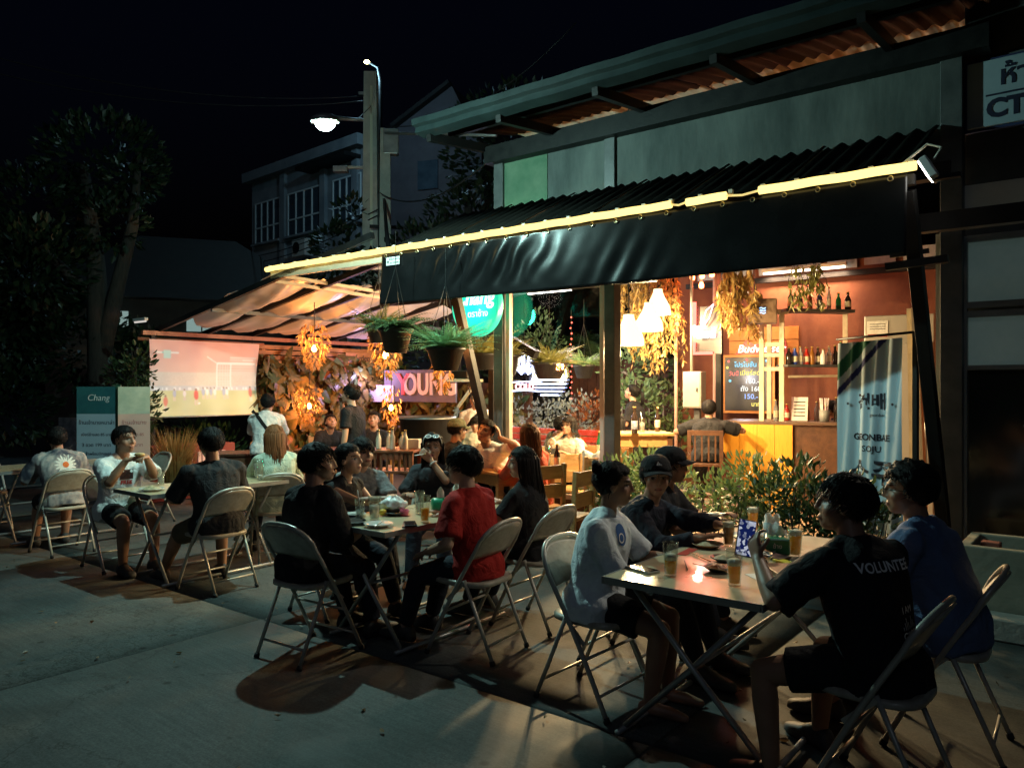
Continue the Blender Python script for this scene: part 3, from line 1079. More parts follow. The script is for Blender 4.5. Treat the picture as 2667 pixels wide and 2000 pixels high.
        br = (np.abs(h[:, 0] - q * .033) < .021) & (np.abs(h[:, 2] - (.0265 - 0.10 * np.abs(np.abs(h[:, 0]) - .03))) < .0042)
        blend(br * fm * .85, (.012, .009, .008))
        blend(.7 * g2(q * .008, .005, -.041, .004), (.06, .025, .02))
    lip = ((h[:, 0] / .024) ** 2 + ((h[:, 2] + .066) / .0105) ** 2) < 1
    blend(lip * fm * .75, (skin[0] * .95, skin[1] * .5, skin[2] * .5) if not fem else (.42, .10, .09))
    blend((np.abs(h[:, 2] + .066) < .0026) * (np.abs(h[:, 0]) < .023) * fm * .9, (.06, .02, .018))
    col *= (1 + 0.10 * np.sin(v[:, :1] * 37 + v[:, 2:3] * 53) * 0.5)
    setcol(body, col)
    body.materials.append(SKIN)
    o = bpy.data.objects.new('person', body)
    COL.objects.link(o)
    o.location = P
    o.rotation_euler = (0, 0, R(hd))
    tag(o, label, 'person', group)
    def child(me, name, mat):
        me.materials.append(mat)
        c = bpy.data.objects.new(name, me)
        COL.objects.link(c)
        c.parent = o
        return c
    # ---- shirt
    out = {'obj': o, 'HM': HM, 'wr': wrR, 'wl': wrL, 'frame': frame, 'elR': elR, 'elL': elL, 'knR': knR, 'knL': knL}
    if shirt is not None:
        mb = MB()
        rr = rings(0.023, t0=-0.12)
        c, a, b, u = frame(-0.12 - hem)
        rr = [q for q in rr]
        rr[0] = (frame(-.12)[0], a, b, hw * s * 1.03 + .030, .124 * s + .030 + belly * s * .6)
        if len(rr) > 1: rr[1] = (rr[1][0], rr[1][1], rr[1][2], rr[1][3] + .016, rr[1][4] + .014)
        rr = [(c, a, b, hw * s * 1.0 + .034, .12 * s + .034 + belly * s * .6)] + rr
        ca, aa, ba, ua_ = frame(1.0)
        mb.tube([ca + uN * .004 + (aa * math.cos(q) + ba * (math.sin(q) + .12)) * (nr * 1.12 + .013) - uN * (.012 * max(0, math.sin(q))) for q in np.linspace(0, 2 * math.pi, 25)[:-1]], .0105, 8, closed=True)
        ring_loft(mb, rr)
        for sh, elb, wr, sgn in ((shR, elR, wrR, 1), (shL, elL, wrL, -1)):
            f = (0.86 if fem else 1.0) * (0.6 + 0.4 * bw)
            limb(mb, [cS + uS * .012 * s + aS * sgn * .06, sh], [.064 * s * f, .071 * s * f])
            limb(mb, [cN + aS * sgn * .034 * s, sh + uS * .014], [.046 * s, .056 * s * f])
            if sleeve <= 0: continue
            if sleeve <= 1:
                e = sh.lerp(elb, sleeve)
                r1 = (.060 * (1 - sleeve) + .042 * sleeve) * s * f + .032
                mb.tube([sh, sh.lerp(e, .5), e], [.076 * s * f, .074 * s * f, r1], 14)
            else:
                e = elb.lerp(wr, sleeve - 1)
                limb(mb, [sh, sh.lerp(elb, .5), elb], [.074 * s * f, .066 * s * f, .056 * s * f])
                mb.tube([elb, e], [.056 * s * f, .028 * s * f + .014], 14)
        me = fuse(mb, max(0.0095, vox), 3)
        wrinkle(me, 0.0125, f=15, seed=abs(P.x) + P.y)
        wrinkle(me, 0.0055, f=30, seed=abs(P.y) + 2 * P.x * P.x)
        out['shirt'] = child(me, 'shirt', shirt)
    if pants is not None:
        mb = MB()
        ring_loft(mb, rings(0.012, t1=0.12)[:-1] + [(frame(0.10)[0], frame(0.10)[1], frame(0.10)[2], hw * s + .012, .12 * s + .010 + belly * s * .5)])
        for h_, k, a in ((hpR, knR, anR), (hpL, knL, anL)):
            f = 0.65 + 0.35 * bw
            if plen < 1:
                e = h_.lerp(k, plen)
                mb.tube([h_, h_.lerp(e, .5), e], [.100 * s * f, .098 * s * f, (.088 * (1 - plen) + .06 * plen) * s * f + .026], 16)
                sphere_pts(mb, h_, (.100 * s * f,) * 3)
            else:
                limb(mb, [h_, h_.lerp(k, .5), k], [.100 * s * f, .092 * s * f, .072 * s * f])
                e = k.lerp(a, plen - 1 if plen > 1 else 0.05)
                mb.tube([k, k.lerp(e, .4), e], [.071 * s * f, .070 * s * f, .056 * s * f], 14)
        me = fuse(mb, max(0.0105, vox), 3)
        wrinkle(me, 0.005, f=14, seed=abs(P.x) + 3)
        out['pants'] = child(me, 'shorts' if plen < 1.2 else 'trousers', pants)
    if shoes is not None:
        sm = M('shoe_%.2f_%.2f' % (shoes[0], shoes[2]), shoes, tuple(min(1, x * 1.4) for x in shoes), scale=20, rough=0.6, bump=.2)
        for a, h_ in ((anR, hpR), (anL, hpL)):
            mb = MB()
            fd = Vector(((a.x - h_.x) * 0.8, 1, 0)).normalized()
            rt = fd.cross(Z)
            ring_loft(mb, [(a - fd * .07 + Z * -.045, rt, Z, .026, .03), (a - fd * .045 + Z * -.025, rt, Z, .039, .052), (a + fd * .03 + Z * -.022, rt, Z, .044, .054),
                           (a + fd * .10 + Z * -.04, rt, Z, .048, .037), (a + fd * .16 + Z * -.048, rt, Z, .044, .029), (a + fd * .195 + Z * -.052, rt, Z, .026, .02)], 14)
            me = mb.mesh('shoe', True)
            child(me, 'shoe', sm)
    # ---- hair
    if hair:
        mb = MB()
        th = {'short': .0105, 'fade': .007, 'bowl': .014, 'long': .012, 'tail': .009, 'bun': .009, 'bob': .014, 'curly': .017, 'clip': .012}[hair]
        seed = abs(P.x) * 3.1 + P.y
        nu, nv = 44, 30
        vs, fs = [], []
        for i in range(nv + 1):
            t = math.pi * i / nv
            for j in range(nu):
                q = 2 * math.pi * j / nu
                d = Vector((math.sin(t) * math.cos(q), math.sin(t) * math.sin(q), math.cos(t)))
                p = Vector((.079 * d.x, -.013 + .098 * d.y, .028 + .090 * d.z))
                y = p.y
                front = .058 if hair not in ('bowl', 'bob') else .036
                if hair == 'bowl' and False: pass
                if y > 0.045: zl = front + (.012 if abs(p.x) > .05 else 0)
                elif y > -0.01: zl = front + (0.045 - y) / .055 * (-.035 - front) * (1.0 if hair != 'fade' else .6)
                else: zl = -.035 - (-.01 - y) / .09 * .045
                if hair == 'fade' and y <= -.01: zl += .012
                k = (p.z - zl) / .014
                k = max(0, min(1, k))
                k = k * k * (3 - 2 * k)
                nn = noise.noise(d * 4.0 + Vector((seed, 0, 0))) * .45 + noise.noise(Vector((q * 7, t * 1.6, seed))) * .5
                if hair == 'curly': nn += noise.noise(d * 16 + Vector((0, seed, 0))) * .6
                tt = th * (1.0 + nn) * (1.25 if d.z > .2 else 1.0)
                rr_ = Vector((d.x * tt, d.y * tt, d.z * tt))
                base = p if k > 0.02 else p * 0.9
                pos = p.lerp(p + rr_, k) if k > 0 else Vector((0, -.013, .028)) + (p - Vector((0, -.013, .028))) * .86
                vs.append(HM @ pos)
        for i in range(nv):
            for j in range(nu):
                fs.append((i * nu + j, (i + 1) * nu + j, (i + 1) * nu + (j + 1) % nu, i * nu + (j + 1) % nu))
        mb.add(vs, fs)
        rg = random.Random(int(seed * 77))
        def lock(path, r0):
            k = len(path)
            mb.tube(path, [r0 * (0.75 + 0.25 * math.sin(math.pi * min(1, i / (k - 1) * 1.5))) * (1 - 0.75 * (i / (k - 1)) ** 2) for i in range(k)], 5)
        if hair in ('short', 'bowl', 'curly', 'clip', 'fade'):
            # tufts that break up the outline
            for _ in range(26 if hair != 'fade' else 10):
                q, t = rg.uniform(0, 2 * math.pi), rg.uniform(0.05, 1.25)
                d = Vector((math.sin(t) * math.cos(q), math.sin(t) * math.sin(q), math.cos(t)))
                if d.y > .72 and d.z < .45: continue
                p = Vector((.079 * d.x, -.013 + .098 * d.y, .028 + .090 * d.z))
                sl = Vector((rg.uniform(-.3, .3) + d.x * .4, rg.uniform(-.5, .9) * (.8 if hair != 'bowl' else .3), -.35))
                sl = (sl - d * sl.dot(d)).normalized()
                ln = th * rg.uniform(1.2, 2.0)
                lock([HM @ (p + d * th * .3), HM @ (p + d * th * 1.05 + sl * ln * .5), HM @ (p + d * th * 1.1 + sl * ln * 1.1)], .0045 * s)
        # fine strands combed over the shell, some crossing the hairline
        for _ in range(900 if hair in ('short', 'bowl', 'curly', 'long', 'bob') else 620):
            q, t = rg.uniform(0, 2 * math.pi), math.acos(rg.uniform(-.45, 1))
            d = Vector((math.sin(t) * math.cos(q), math.sin(t) * math.sin(q), math.cos(t)))
            p = Vector((.079 * d.x, -.013 + .098 * d.y, .028 + .090 * d.z))
            if p.y > -.01 and p.z < (.050 if hair not in ('bowl', 'bob') else .028) - max(0, .045 - p.y) * 1.5: continue
            if p.z < -.06: continue
            fl_ = {'short': .55, 'bowl': .9, 'bob': .8, 'fade': .2, 'curly': .3}.get(hair, -.8)
            sl = Vector((d.x * .5 + rg.uniform(-.25, .25), fl_ if d.y > -.25 else -.2, -.55 if hair not in ('tail', 'bun') else .0))
            sl = (sl - d * sl.dot(d)).normalized()
            ln = rg.uniform(.024, .046) * (1.15 if hair in ('short', 'bowl', 'bob') else .8)
            cw = rg.uniform(-.5, .5) if hair != 'curly' else rg.uniform(-1.6, 1.6)
            sd_ = d.cross(sl)
            a0 = p + d * th * .6
            a1 = p + d * (th + rg.uniform(.001, .005)) + sl * ln * .5 + sd_ * ln * .12 * cw
            a2 = p + d * (th * .75 + rg.uniform(-.002, .007)) - Vector((0, 0, .10 * ln)) + sl * ln + sd_ * ln * .30 * cw
            mb.tube([HM @ a0, HM @ a1, HM @ a2], [.0022 * s, .0021 * s, .0006 * s], 3, cap=False)
        if hair in ('long', 'bob', 'clip'):
            Ln = {'long': .34, 'bob': .13, 'clip': .24}[hair]
            for _ in range(230):
                q = rg.uniform(R(165), R(375)) if hair != 'bob' else rg.uniform(R(150), R(390))
                d = Vector((math.cos(q), math.sin(q), 0))
                if d.y > 0.35 and hair == 'long': continue
                r1 = rg.uniform(.9, 1.12)
                a0 = HM @ Vector((d.x * .06, -.013 + d.y * .07, .10 - rg.uniform(0, .03)))
                a1 = HM @ Vector((d.x * .092 * r1, -.013 + d.y * .112 * r1, .035))
                a2 = HM @ Vector((d.x * .090 * r1, -.020 + d.y * .114 * r1, -.06))
                w_ = Vector((d.x, d.y, 0))
                drop = Ln * rg.uniform(.75, 1.05)
                bk = -bS * .03
                a3 = a2 + Vector((0, 0, -drop * .5)) + bk * 1.0 + Vector((rg.uniform(-.012, .012), rg.uniform(-.01, .01), 0))
                a4 = a3 + Vector((0, 0, -drop * .5)) + bk * .8 + Vector((rg.uniform(-.015, .015), rg.uniform(-.01, .01), 0))
                lock([a0, a1, a2, a3, a4], .0072 * s)
        if hair in ('tail', 'bun'):
            cb = Vector((0, -.118, .05)) if hair == 'tail' else Vector((0, -.10, .095))
            for _ in range(46):
                q = rg.uniform(0, 2 * math.pi)
                e = Vector((rg.uniform(-1, 1), rg.uniform(-.6, .6), rg.uniform(-1, 1))) * .018
                if hair == 'tail':
                    a0 = HM @ (cb + e)
                    a1 = a0 + Vector((e.x * .8, -.035, -.02))
                    a2 = a1 + Vector((rg.uniform(-.02, .02), -.012, -.07))
                    a3 = a2 + Vector((rg.uniform(-.02, .02), .012, -.10 * rg.uniform(.6, 1.1)))
                    lock([a0, a1, a2, a3], .011 * s)
                else:
                    pp = []
                    for k in range(7):
                        g = q + k * .75
                        pp.append(HM @ (cb + Vector((math.cos(g) * .030, -.006 + e.y, math.sin(g) * .027 + e.z * .3))))
                    lock(pp, .011 * s)
            if hair == 'bun':
                sphere_pts(mb, cb, (.032, .026, .03), HM)
            # wisps at the nape and temples
            for _ in range(26):
                sx_ = rg.choice((-1, 1))
                a0 = HM @ Vector((sx_ * rg.uniform(.03, .082), rg.uniform(-.09, .03), rg.uniform(-.02, .02)))
                a1 = a0 + Vector((rg.uniform(-.012, .012), rg.uniform(-.02, 0), -.05))
                lock([a0, (a0 + a1) / 2 + Vector((0, -.006, 0)), a1], .0045 * s)
        me = mb.mesh('hair', True)
        out['hair'] = child(me, 'hair', hairmat(hc))
    if cap is not None:
        mb = MB()
        prof = [(0.0, .085), (.03, .083), (.06, .070), (.082, .040), (.090, .005), (.091, -.012), (.086, -.012)]
        mb.lathe([(r, z + .052) for r, z in prof[::-1]], 26, (0, -.012, 0), HM, sx=1.03, sy=1.24)
        c_ = child(mb.mesh('cap', True), 'cap', cap)
        mb = MB()
        def brim(u_, v_):
            a = R(-62 + 124 * u_)
            r_ = 1.0 + v_ * .0
            x = math.sin(a) * .092
            y = -.012 + math.cos(a) * .108 + v_ * .068 * max(0, math.cos(a)) ** .6
            return HM @ Vector((x, y, .044 - v_ * .012 - abs(math.sin(a)) ** 2 * .016 * (1 + v_)))
        mb.grid(brim, 18, 5)
        bo = mb.build('brim', cap, c_, True, solid=.004)
        bo.parent = c_
        out['cap'] = c_
    if glasses:
        mb = MB()
        for q in (-1, 1):
            mb.tube([HM @ Vector((q * .033 + .023 * math.cos(t), .103, .001 + .018 * math.sin(t))) for t in np.linspace(0, 2 * math.pi, 17)[:-1]], .0022, 6, closed=True)
            mb.tube([HM @ Vector((q * .056, .101, .006)), HM @ Vector((q * .078, .07, .006)), HM @ Vector((q * .082, -.01, .002))], .002, 5)
        mb.tube([HM @ Vector((-.011, .106, .004)), HM @ Vector((.011, .106, .004))], .002, 5)
        child(mb.mesh('glasses'), 'glasses', M('specs', (.02, .02, .02), rough=.3, metal=.6))
    return out

def decal(p, part, me, mtx, dirn, mat, name, off=0.003):
    """lay flat print on a garment: every vertex is carried along dirn to the cloth"""
    g = p[part]
    bv = BVHTree.FromPolygons([v.co.copy() for v in g.data.vertices], [tuple(q.vertices) for q in g.data.polygons])
    d = Vector(dirn).normalized()
    bm = bmesh.new()
    bm.from_mesh(me)
    bmesh.ops.subdivide_edges(bm, edges=[e for e in bm.edges if e.calc_length() > .02], cuts=2, use_grid_fill=True)
    bm.to_mesh(me)
    bm.free()
    me.transform(mtx)
    ok = 0
    for v in me.vertices:
        hit = bv.ray_cast(v.co - d * 0.5, d, 2.0)
        if hit[0] is not None:
            v.co = hit[0] - d * off
            ok += 1
    me.materials.clear()
    me.materials.append(mat)
    o = bpy.data.objects.new(name, me)
    COL.objects.link(o)
    o.parent = g
    return o
# ================================================================== street lamp, poles, far houses, trees
POLEC = M('concrete_pole', (.36, .38, .33), (.48, .5, .44), scale=5, rough=.85, bump=.35, bscale=30)
lp = AT(846, 318, 6.5)
pp = AT(966, 316, 15.5)
pole = thing('lamp_pole', 'tall square concrete pole with a short arm behind the canopy', 'utility pole', pp.x, pp.y, 0, 0, world=True)
mb = MB().prism([(-.20, 0), (.20, 0), (.125, 7.9), (-.125, 7.9)], -.13, .13)
mb.build('pole', POLEC, pole, bevel=.01)
MB().box(.03, -.138, 5.4, .05, .012, 4.4).build('conduit', M('pale_conduit', (.6, .66, .5), rough=.5), pole)
MB().tube([(-.05, -.05, pp.z), (-.75, -.1, pp.z + .02)], .035, 8).build('arm', GALV, pole, True)
yl = thing('yard_lamp', 'very bright cool white lamp hung on a wire above the yard', 'street lamp', lp.x, lp.y, 0, 0, world=True)
hx = hy = 0.0
for e in ((pp.x - lp.x, pp.y - lp.y, pp.z + .3),):
    MB().tube([(0, 0, lp.z + .06), (e[0] * .5, e[1] * .5, (lp.z + e[2]) / 2 - .12), e], .008, 6).build('span_wire', M('thin_wire', (.02, .02, .02), rough=.6), yl)
MB().lathe([(0, .06), (.05, .05), (.085, .02), (.09, -.01), (.075, -.015), (0, -.015)], 20, (hx, hy, lp.z + .01), sx=1.4).build('lamp_head', GALV, yl, True)
MB().lathe([(0, -.075), (.04, -.065), (.066, -.035), (.07, -.006), (0, -.006)], 20, (hx, hy, lp.z), sx=1.2).build('lens', glow('street_lens', (.80, 1, .96), 60), yl, True)
sl = light('street_beam', 'POINT', (hx, hy, lp.z - .10), 350, (.56, 1.0, .92), yl, shadow_soft_size=.03)
MB().beam((-.1, 0, 6.0), (-.62, -.1, 5.98), .05, .05).build('bracket', POLEC, pole)
MB().box(-.58, -.14, 5.92, .28, .2, .11).build('unlit_floodlight', GALV, pole, bevel=.01)
MB().box(-.05, 0, 7.5, .4, .05, .05).build('cross_arm', GALV, pole)
p2 = AT(1003, 400, 15.0)
pole2 = thing('utility_pole', 'second shorter concrete utility pole carrying cables and a bracket', 'utility pole', p2.x, p2.y, 0, 8, world=True)
MB().prism([(-.15, 0), (.15, 0), (.095, 6.6), (-.095, 6.6)], -.11, .11).build('pole', POLEC, pole2, bevel=.01)
MB().box(.11, -.02, 6.35, .30, .2, .5).build('meter_box', GALV, pole2, bevel=.02)
MB().tube([(.0, -.1, 6.5), (.6, -.6, 6.35), (1.9, -2.4, 5.8)], .03, 8).build('stay_pipe', GALV, pole2, True)
MB().beam((-.3, -.02, 4.7), (1.5, -.02, 4.68), .06, .06).build('bracket', BLACKSTEEL, pole2)
p3 = AT(955, 162, 20)
pole3 = thing('far_street_lamp', 'distant street lamp glowing yellow above the pole top', 'street lamp', p3.x, p3.y, 0, 0, world=True)
MB().tube([(.35, 0, 0), (.35, 0, p3.z - .5), (.28, 0, p3.z - .15), (0, 0, p3.z)], [.08, .05, .03, .02], 8).build('pole', BLACKSTEEL, pole3, True)
MB().lathe([(0, -.05), (.06, -.03), (.075, .0), (.05, .03), (0, .035)], 14, (0, 0, p3.z)).build('lamp_head', glow('far_lamp', (1, .85, .4), 26), pole3, True)
light('far_beam', 'POINT', (0, -.2, p3.z - .2), 300, (.40, .78, 1.0), pole3, shadow_soft_size=.2)
CAB = M('black_cable', (.01, .01, .01), rough=.5)
def cable(a, b, sag, r=.012, nm='overhead_cable', label='dark overhead cable', thingy=True):
    a, b = Vector(a), Vector(b)
    pts = []
    for i in range(15):
        t = i / 14
        p = a.lerp(b, t)
        p.z -= sag * 4 * t * (1 - t)
        pts.append(p)
    o = MB().tube(pts, r, 5).build(nm, CAB, None, True)
    tag(o, label, 'cable')
    return o
cable(AT(985, 500, 14.9), W(-4.55, 1.2, 4.25), .35, .012, label='thin black cable drooping from the utility pole to the bar roof')
cable(AT(1000, 520, 14.9), W(-5.15, .1, 3.02), .1, .03, label='thick black cable running from the pole down to the canopy corner')
cable(AT(640, 690, 22), AT(985, 560, 15), .15, .012, label='lower black cable crossing in front of the apartment block')
cable(AT(640, 672, 22), AT(985, 545, 15), .15, .012, label='upper black cable crossing in front of the apartment block')

for k_, (a_, b_, lb_) in enumerate(((AT(966, 250, 15.4), AT(-300, 60, 14), 'long thin overhead cable running off to the left from the pole top'), (AT(966, 262, 15.4), AT(-300, 110, 14), 'second thin overhead cable just below the top one'), (AT(1003, 330, 15), AT(1500, 60, 13), 'thin overhead cable rising to the right above the bar roof'), (AT(966, 545, 15.4), AT(560, 610, 24), 'slack cable between the pole and the apartment block'))):
    cable(a_, b_, .5, .010, label=lb_)

# apartment block far behind --------------------------------------------
ap = AT(790, 600, 27)
apt = thing('apartment_block', 'dim grey three storey apartment block behind the street lamp', 'building', ap.x, ap.y, 0, -42, world=True)
APW = M('apartment_render', (.11, .13, .15), (.19, .205, .22), scale=1.2, rough=.9, bump=.3, bscale=10, detail=8)
APG = M('apartment_glass', (.02, .03, .04), (.04, .055, .07), scale=2, rough=.15, spec=.7)
MB().box(0, 3, 4.8, 7.0, 6, 9.6).build('wall', APW, apt)
MB().box(0, -.12, 9.45, 7.2, .5, .35).build('parapet', APW, apt)
MB().box(1.9, -.3, 9.0, 2.8, .7, .12).build('awning', BLACKSTEEL, apt)
APF = M('apartment_frame', (.5, .53, .54), rough=.5)
def apwin(x, z, w, h, n=4, light_=False):
    f = MB()
    f.box(x, -.015, z, w, .05, h)
    p = f.build('window', APG, apt)
    mb = MB()
    for i in range(n + 1):
        mb.box(x - w / 2 + w * i / n, -.05, z, .05, .04, h)
    for q in (-.5, -.12, .5):
        mb.box(x, -.052, z + h * q, w + .05, .04, .05)
    mb.build('frame', APF, p)
    MB().box(x, -.1, z - h / 2 - .06, w + .2, .2, .07).build('sill', APW, p)
for z in (7.7, 4.5):
    for x, w in ((-2.3, 1.7), (.1, 2.0), (2.6, 1.5)):
        apwin(x, z, w, 1.5)
for x in (-1.2, 1.3, 3.1):
    MB().box(x, -.06, 4.8, .3, .14, 9.4).build('pilaster', APW, apt)
for x, z in ((.4, 6.35), (2.6, 3.2)):
    ac = MB().box(x, -.3, z, .8, .35, .6).build('air_conditioner', M('ac_case', (.34, .35, .33), rough=.6), apt, bevel=.02)
    MB().lathe([(.2, 0), (.2, .02), (.03, .02), (.03, 0)], 16, (0, 0, 0), Matrix.Translation((x - .1, -.485, z)) @ Matrix.Rotation(R(90), 4, 'X')).build('fan_grille', BLACKSTEEL, ac)
for i in range(14):
    MB().box(-1.9 + .28 * i, -.5, 5.65, .12, .9, .02, Matrix.Translation((0, 0, 0))).build('awning_strip', APW, apt)
MB().box(-2.2, -.35, 2.6, .9, .12, 1.8).build('door', BLACKSTEEL, apt)
# pale gable above the bar roof
a2 = AT(1130, 290, 24)
gb = thing('grey_gable_house', 'dim mauve grey gable end of a house above the bar roof', 'building', a2.x, a2.y, 0, -20, world=True)
MB().prism([(-2.2, 0), (1.6, 0), (1.6, 8.9), (.6, 10.9), (-1.4, 9.8), (-2.2, 8.9)], 0, 4).build('wall', M('mauve_render', (.04, .034, .04), (.055, .048, .055), scale=2, rough=.9, bump=.3), gb)
MB().beam((-1.4, -.1, 9.82), (.6, -.1, 10.95), .3, .12).build('roof_edge', BLACKSTEEL, gb)
MB().box(-.2, -.02, 8.2, .7, .06, .9).build('window', APG, gb)
# low dark house with hipped roof at the left
a3 = AT(480, 690, 19)
hs = thing('low_house', 'dark low house with hipped roof behind the pavilion', 'building', a3.x, a3.y, 0, 20, world=True)
MB().box(0, 2, 1.9, 6, 4, 3.8).build('wall', M('house_wall', (.035, .03, .026), (.05, .045, .04), scale=2, rough=.9), hs)
mb = MB().add([(-3.6, -.6, 3.7), (3.6, -.6, 3.7), (3.6, 4.6, 3.7), (-3.6, 4.6, 3.7), (-1.2, 2, 5.6), (1.2, 2, 5.6)],
              [(0, 1, 5, 4), (1, 2, 5), (2, 3, 4, 5), (3, 0, 4), (3, 2, 1, 0)])
mb.build('roof', M('dark_roof', (.007, .006, .006), (.012, .011, .01), scale=5, rough=.8, bump=.3), hs)
for x, z in ((-1.6, 3.2), (.4, 3.15)):
    w_ = MB().box(x, -.02, z, .7, .06, .4).build('window', glow('house_window', (.55, .8, .75), .35), hs)
    MB().box(x, -.06, z, .03, .04, .4).build('glazing_bar', BLACKSTEEL, w_)

# ------------------------------------------------------------------ foliage
def leaf_poly(w, l, fold=.25):
    """pointed leaf folded along its midrib, base at origin, along +y"""
    v = [(0, 0, 0), (w * .5, l * .38, -w * fold), (w * .36, l * .72, -w * fold * .7), (0, l, 0), (-w * .36, l * .72, -w * fold * .7), (-w * .5, l * .38, -w * fold), (0, l * .5, .0)]
    f = [(0, 1, 6), (1, 2, 6), (2, 3, 6), (3, 4, 6), (4, 5, 6), (5, 0, 6)]
    return v, f

def leaves(mb, pts, w, l, rg, up=.3, jit=.5, simple=False):
    if simple:
        lv, lf = [(0, 0, 0), (w * .5, l * .45, -w * .1), (0, l, 0), (-w * .5, l * .45, -w * .1)], [(0, 1, 2), (0, 2, 3)]
    else:
        lv, lf = leaf_poly(w, l)
    lv = [Vector(p) for p in lv]
    for p, d in pts:
        d = Vector(d) + Vector((rg.uniform(-jit, jit), rg.uniform(-jit, jit), rg.uniform(-jit, jit) + up))
        d.normalize()
        q = d.to_track_quat('Y', 'Z') @ Quaternion((0, 1, 0), rg.uniform(-1.1, 1.1))
        s_ = rg.uniform(.65, 1.2)
        mb.add([Vector(p) + q @ (c * s_) for c in lv], lf)

def crown_pts(rg, blobs, n, shell=.55):
    out = []
    tot = sum(b[3] * b[4] * b[5] for b in blobs)
    for (x, y, z, a, b, c) in blobs:
        k = int(n * a * b * c / tot)
        for _ in range(k):
            while True:
                d = Vector((rg.gauss(0, 1), rg.gauss(0, 1), rg.gauss(0, 1)))
                if d.length > .01: break
            d.normalize()
            r = shell + (1 - shell) * rg.random() ** .6
            if nz(x + d.x * 2.3, y + d.y * 2.3, z + d.z * 2.3) < -.12: continue
            out.append((Vector((x + d.x * a * r, y + d.y * b * r, z + d.z * c * r)), d))
    return out

LEAFT = leafmat('tree_leaf', (.008, .018, .008), (.02, .04, .016))
BARK = M('bark', (.022, .017, .014), (.045, .036, .028), scale=12, rough=.95, bump=.8, bscale=25, stretch=(3, 3, .5))

def tree(label, X, Y, blobs, trunk, n, seed, w=.09, l=.16, mat=LEAFT):
    rg = random.Random(seed)
    t = thing('tree', label, 'tree', X, Y, 0, 0, world=True)
    mb = MB()
    for path, rad in trunk:
        mb.tube(path, rad, 9)
    mb.build('trunk', BARK, t, True)
    mb = MB()
    leaves(mb, crown_pts(rg, blobs, n), w, l, rg, simple=True)
    mb.build('crown', mat, t)
    return t

c = AT(170, 800, 12.5)
tree('big dark tree at the left with a forked trunk and drooping leafy boughs', c.x, c.y,
     [(.5, .2, 5.3, 1.0, .9, .8), (-.6, .3, 4.6, .9, .8, .7), (-.9, 0, 3.0, 1.0, 1.0, 1.1), (-.1, -.6, 3.5, .8, .8, .7), (.9, -.2, 4.2, .5, .5, .5), (1.15, -.2, 4.9, .45, .4, .35), (-1.6, .3, 2.0, .9, .9, 1.0), (-.9, -.3, 1.3, .9, .7, .7),
      (.0, .5, 2.3, .8, .8, .8), (.9, .6, 1.6, .6, .6, 1.1)],
     [([(.55, 0, 0), (.60, 0, 1.5), (.55, 0, 2.6), (.5, 0, 3.6), (.3, 0, 5.2)], [.24, .21, .18, .14, .07]),
      ([(.57, 0, 2.0), (.85, -.05, 3.1), (1.15, -.1, 4.2), (1.2, 0, 5.4)], [.15, .12, .09, .04]),
      ([(.5, 0, 3.0), (-.2, -.1, 3.7), (-.9, 0, 4.3)], [.10, .07, .03])], 13000, 3)
c = AT(1150, 540, 14.5)
tree('dark leafy tree behind the bar roof beside the utility pole', c.x, c.y,
     [(0, 0, 3.6, 1.3, 1, 1.2), (.8, .2, 4.6, 1.2, 1, 1.0), (-1.2, .4, 3.4, .7, .7, .8), (1.4, .5, 6.2, 1.5, 1, 1.3), (.2, .3, 2.2, 1.2, .9, .7)],
     [([(.2, 0, 0), (.2, 0, 2.5), (.5, .1, 5)], [.2, .16, .08])], 7000, 5)
c = AT(880, 560, 15.5)
tree('small dark tree in front of the apartment block', c.x, c.y,
     [(0, 0, 4.4, .55, .5, .5), (.5, .1, 3.9, .45, .45, .5), (-.5, .2, 3.5, .4, .4, .4), (.3, 0, 5.1, .35, .35, .35)],
     [([(.1, 0, 0), (.1, 0, 3), (.2, 0, 4.6)], [.1, .08, .04])], 1500, 8)

def bush(label, x, y, blobs, n, seed, mat, w=.04, l=.09, z=0, stems=6, cat='shrub', name='shrub', h=.7, group=None):
    rg = random.Random(seed)
    t = thing(name, label, cat, x, y, z, 0, group=group)
    mb = MB()
    for _ in range(stems):
        a = rg.uniform(0, 6.28)
        b = blobs[rg.randrange(len(blobs))]
        tip = Vector((b[0] + rg.uniform(-.5, .5) * b[3], b[1] + rg.uniform(-.5, .5) * b[4], b[2] + rg.uniform(-.2, .8) * b[5]))
        base = Vector((tip.x * .5 + rg.uniform(-.05, .05), tip.y * .5, 0))
        mb.tube([base, base.lerp(tip, .5) + Vector((rg.uniform(-.04, .04), rg.uniform(-.04, .04), 0)), tip], [.008, .006, .003], 5)
    mb.build('stem', BARK, t, True)
    mb = MB()
    leaves(mb, crown_pts(rg, blobs, n, .25), w, l, rg, up=.5, jit=.7)
    mb.build('foliage', mat, t)
    return t
# ================================================================== folding chairs and tables
CHM = M('cream_chair_enamel', (.44, .41, .34), (.30, .27, .21), scale=22, detail=8, rough=.38, bump=.08, bscale=60, coat=.2, rvar=.1)
CHT = M('chair_tube', (.50, .48, .42), (.40, .38, .33), scale=18, rough=.35, metal=.25, rvar=.1)
RUB = M('rubber', (.02, .02, .02), rough=.8)

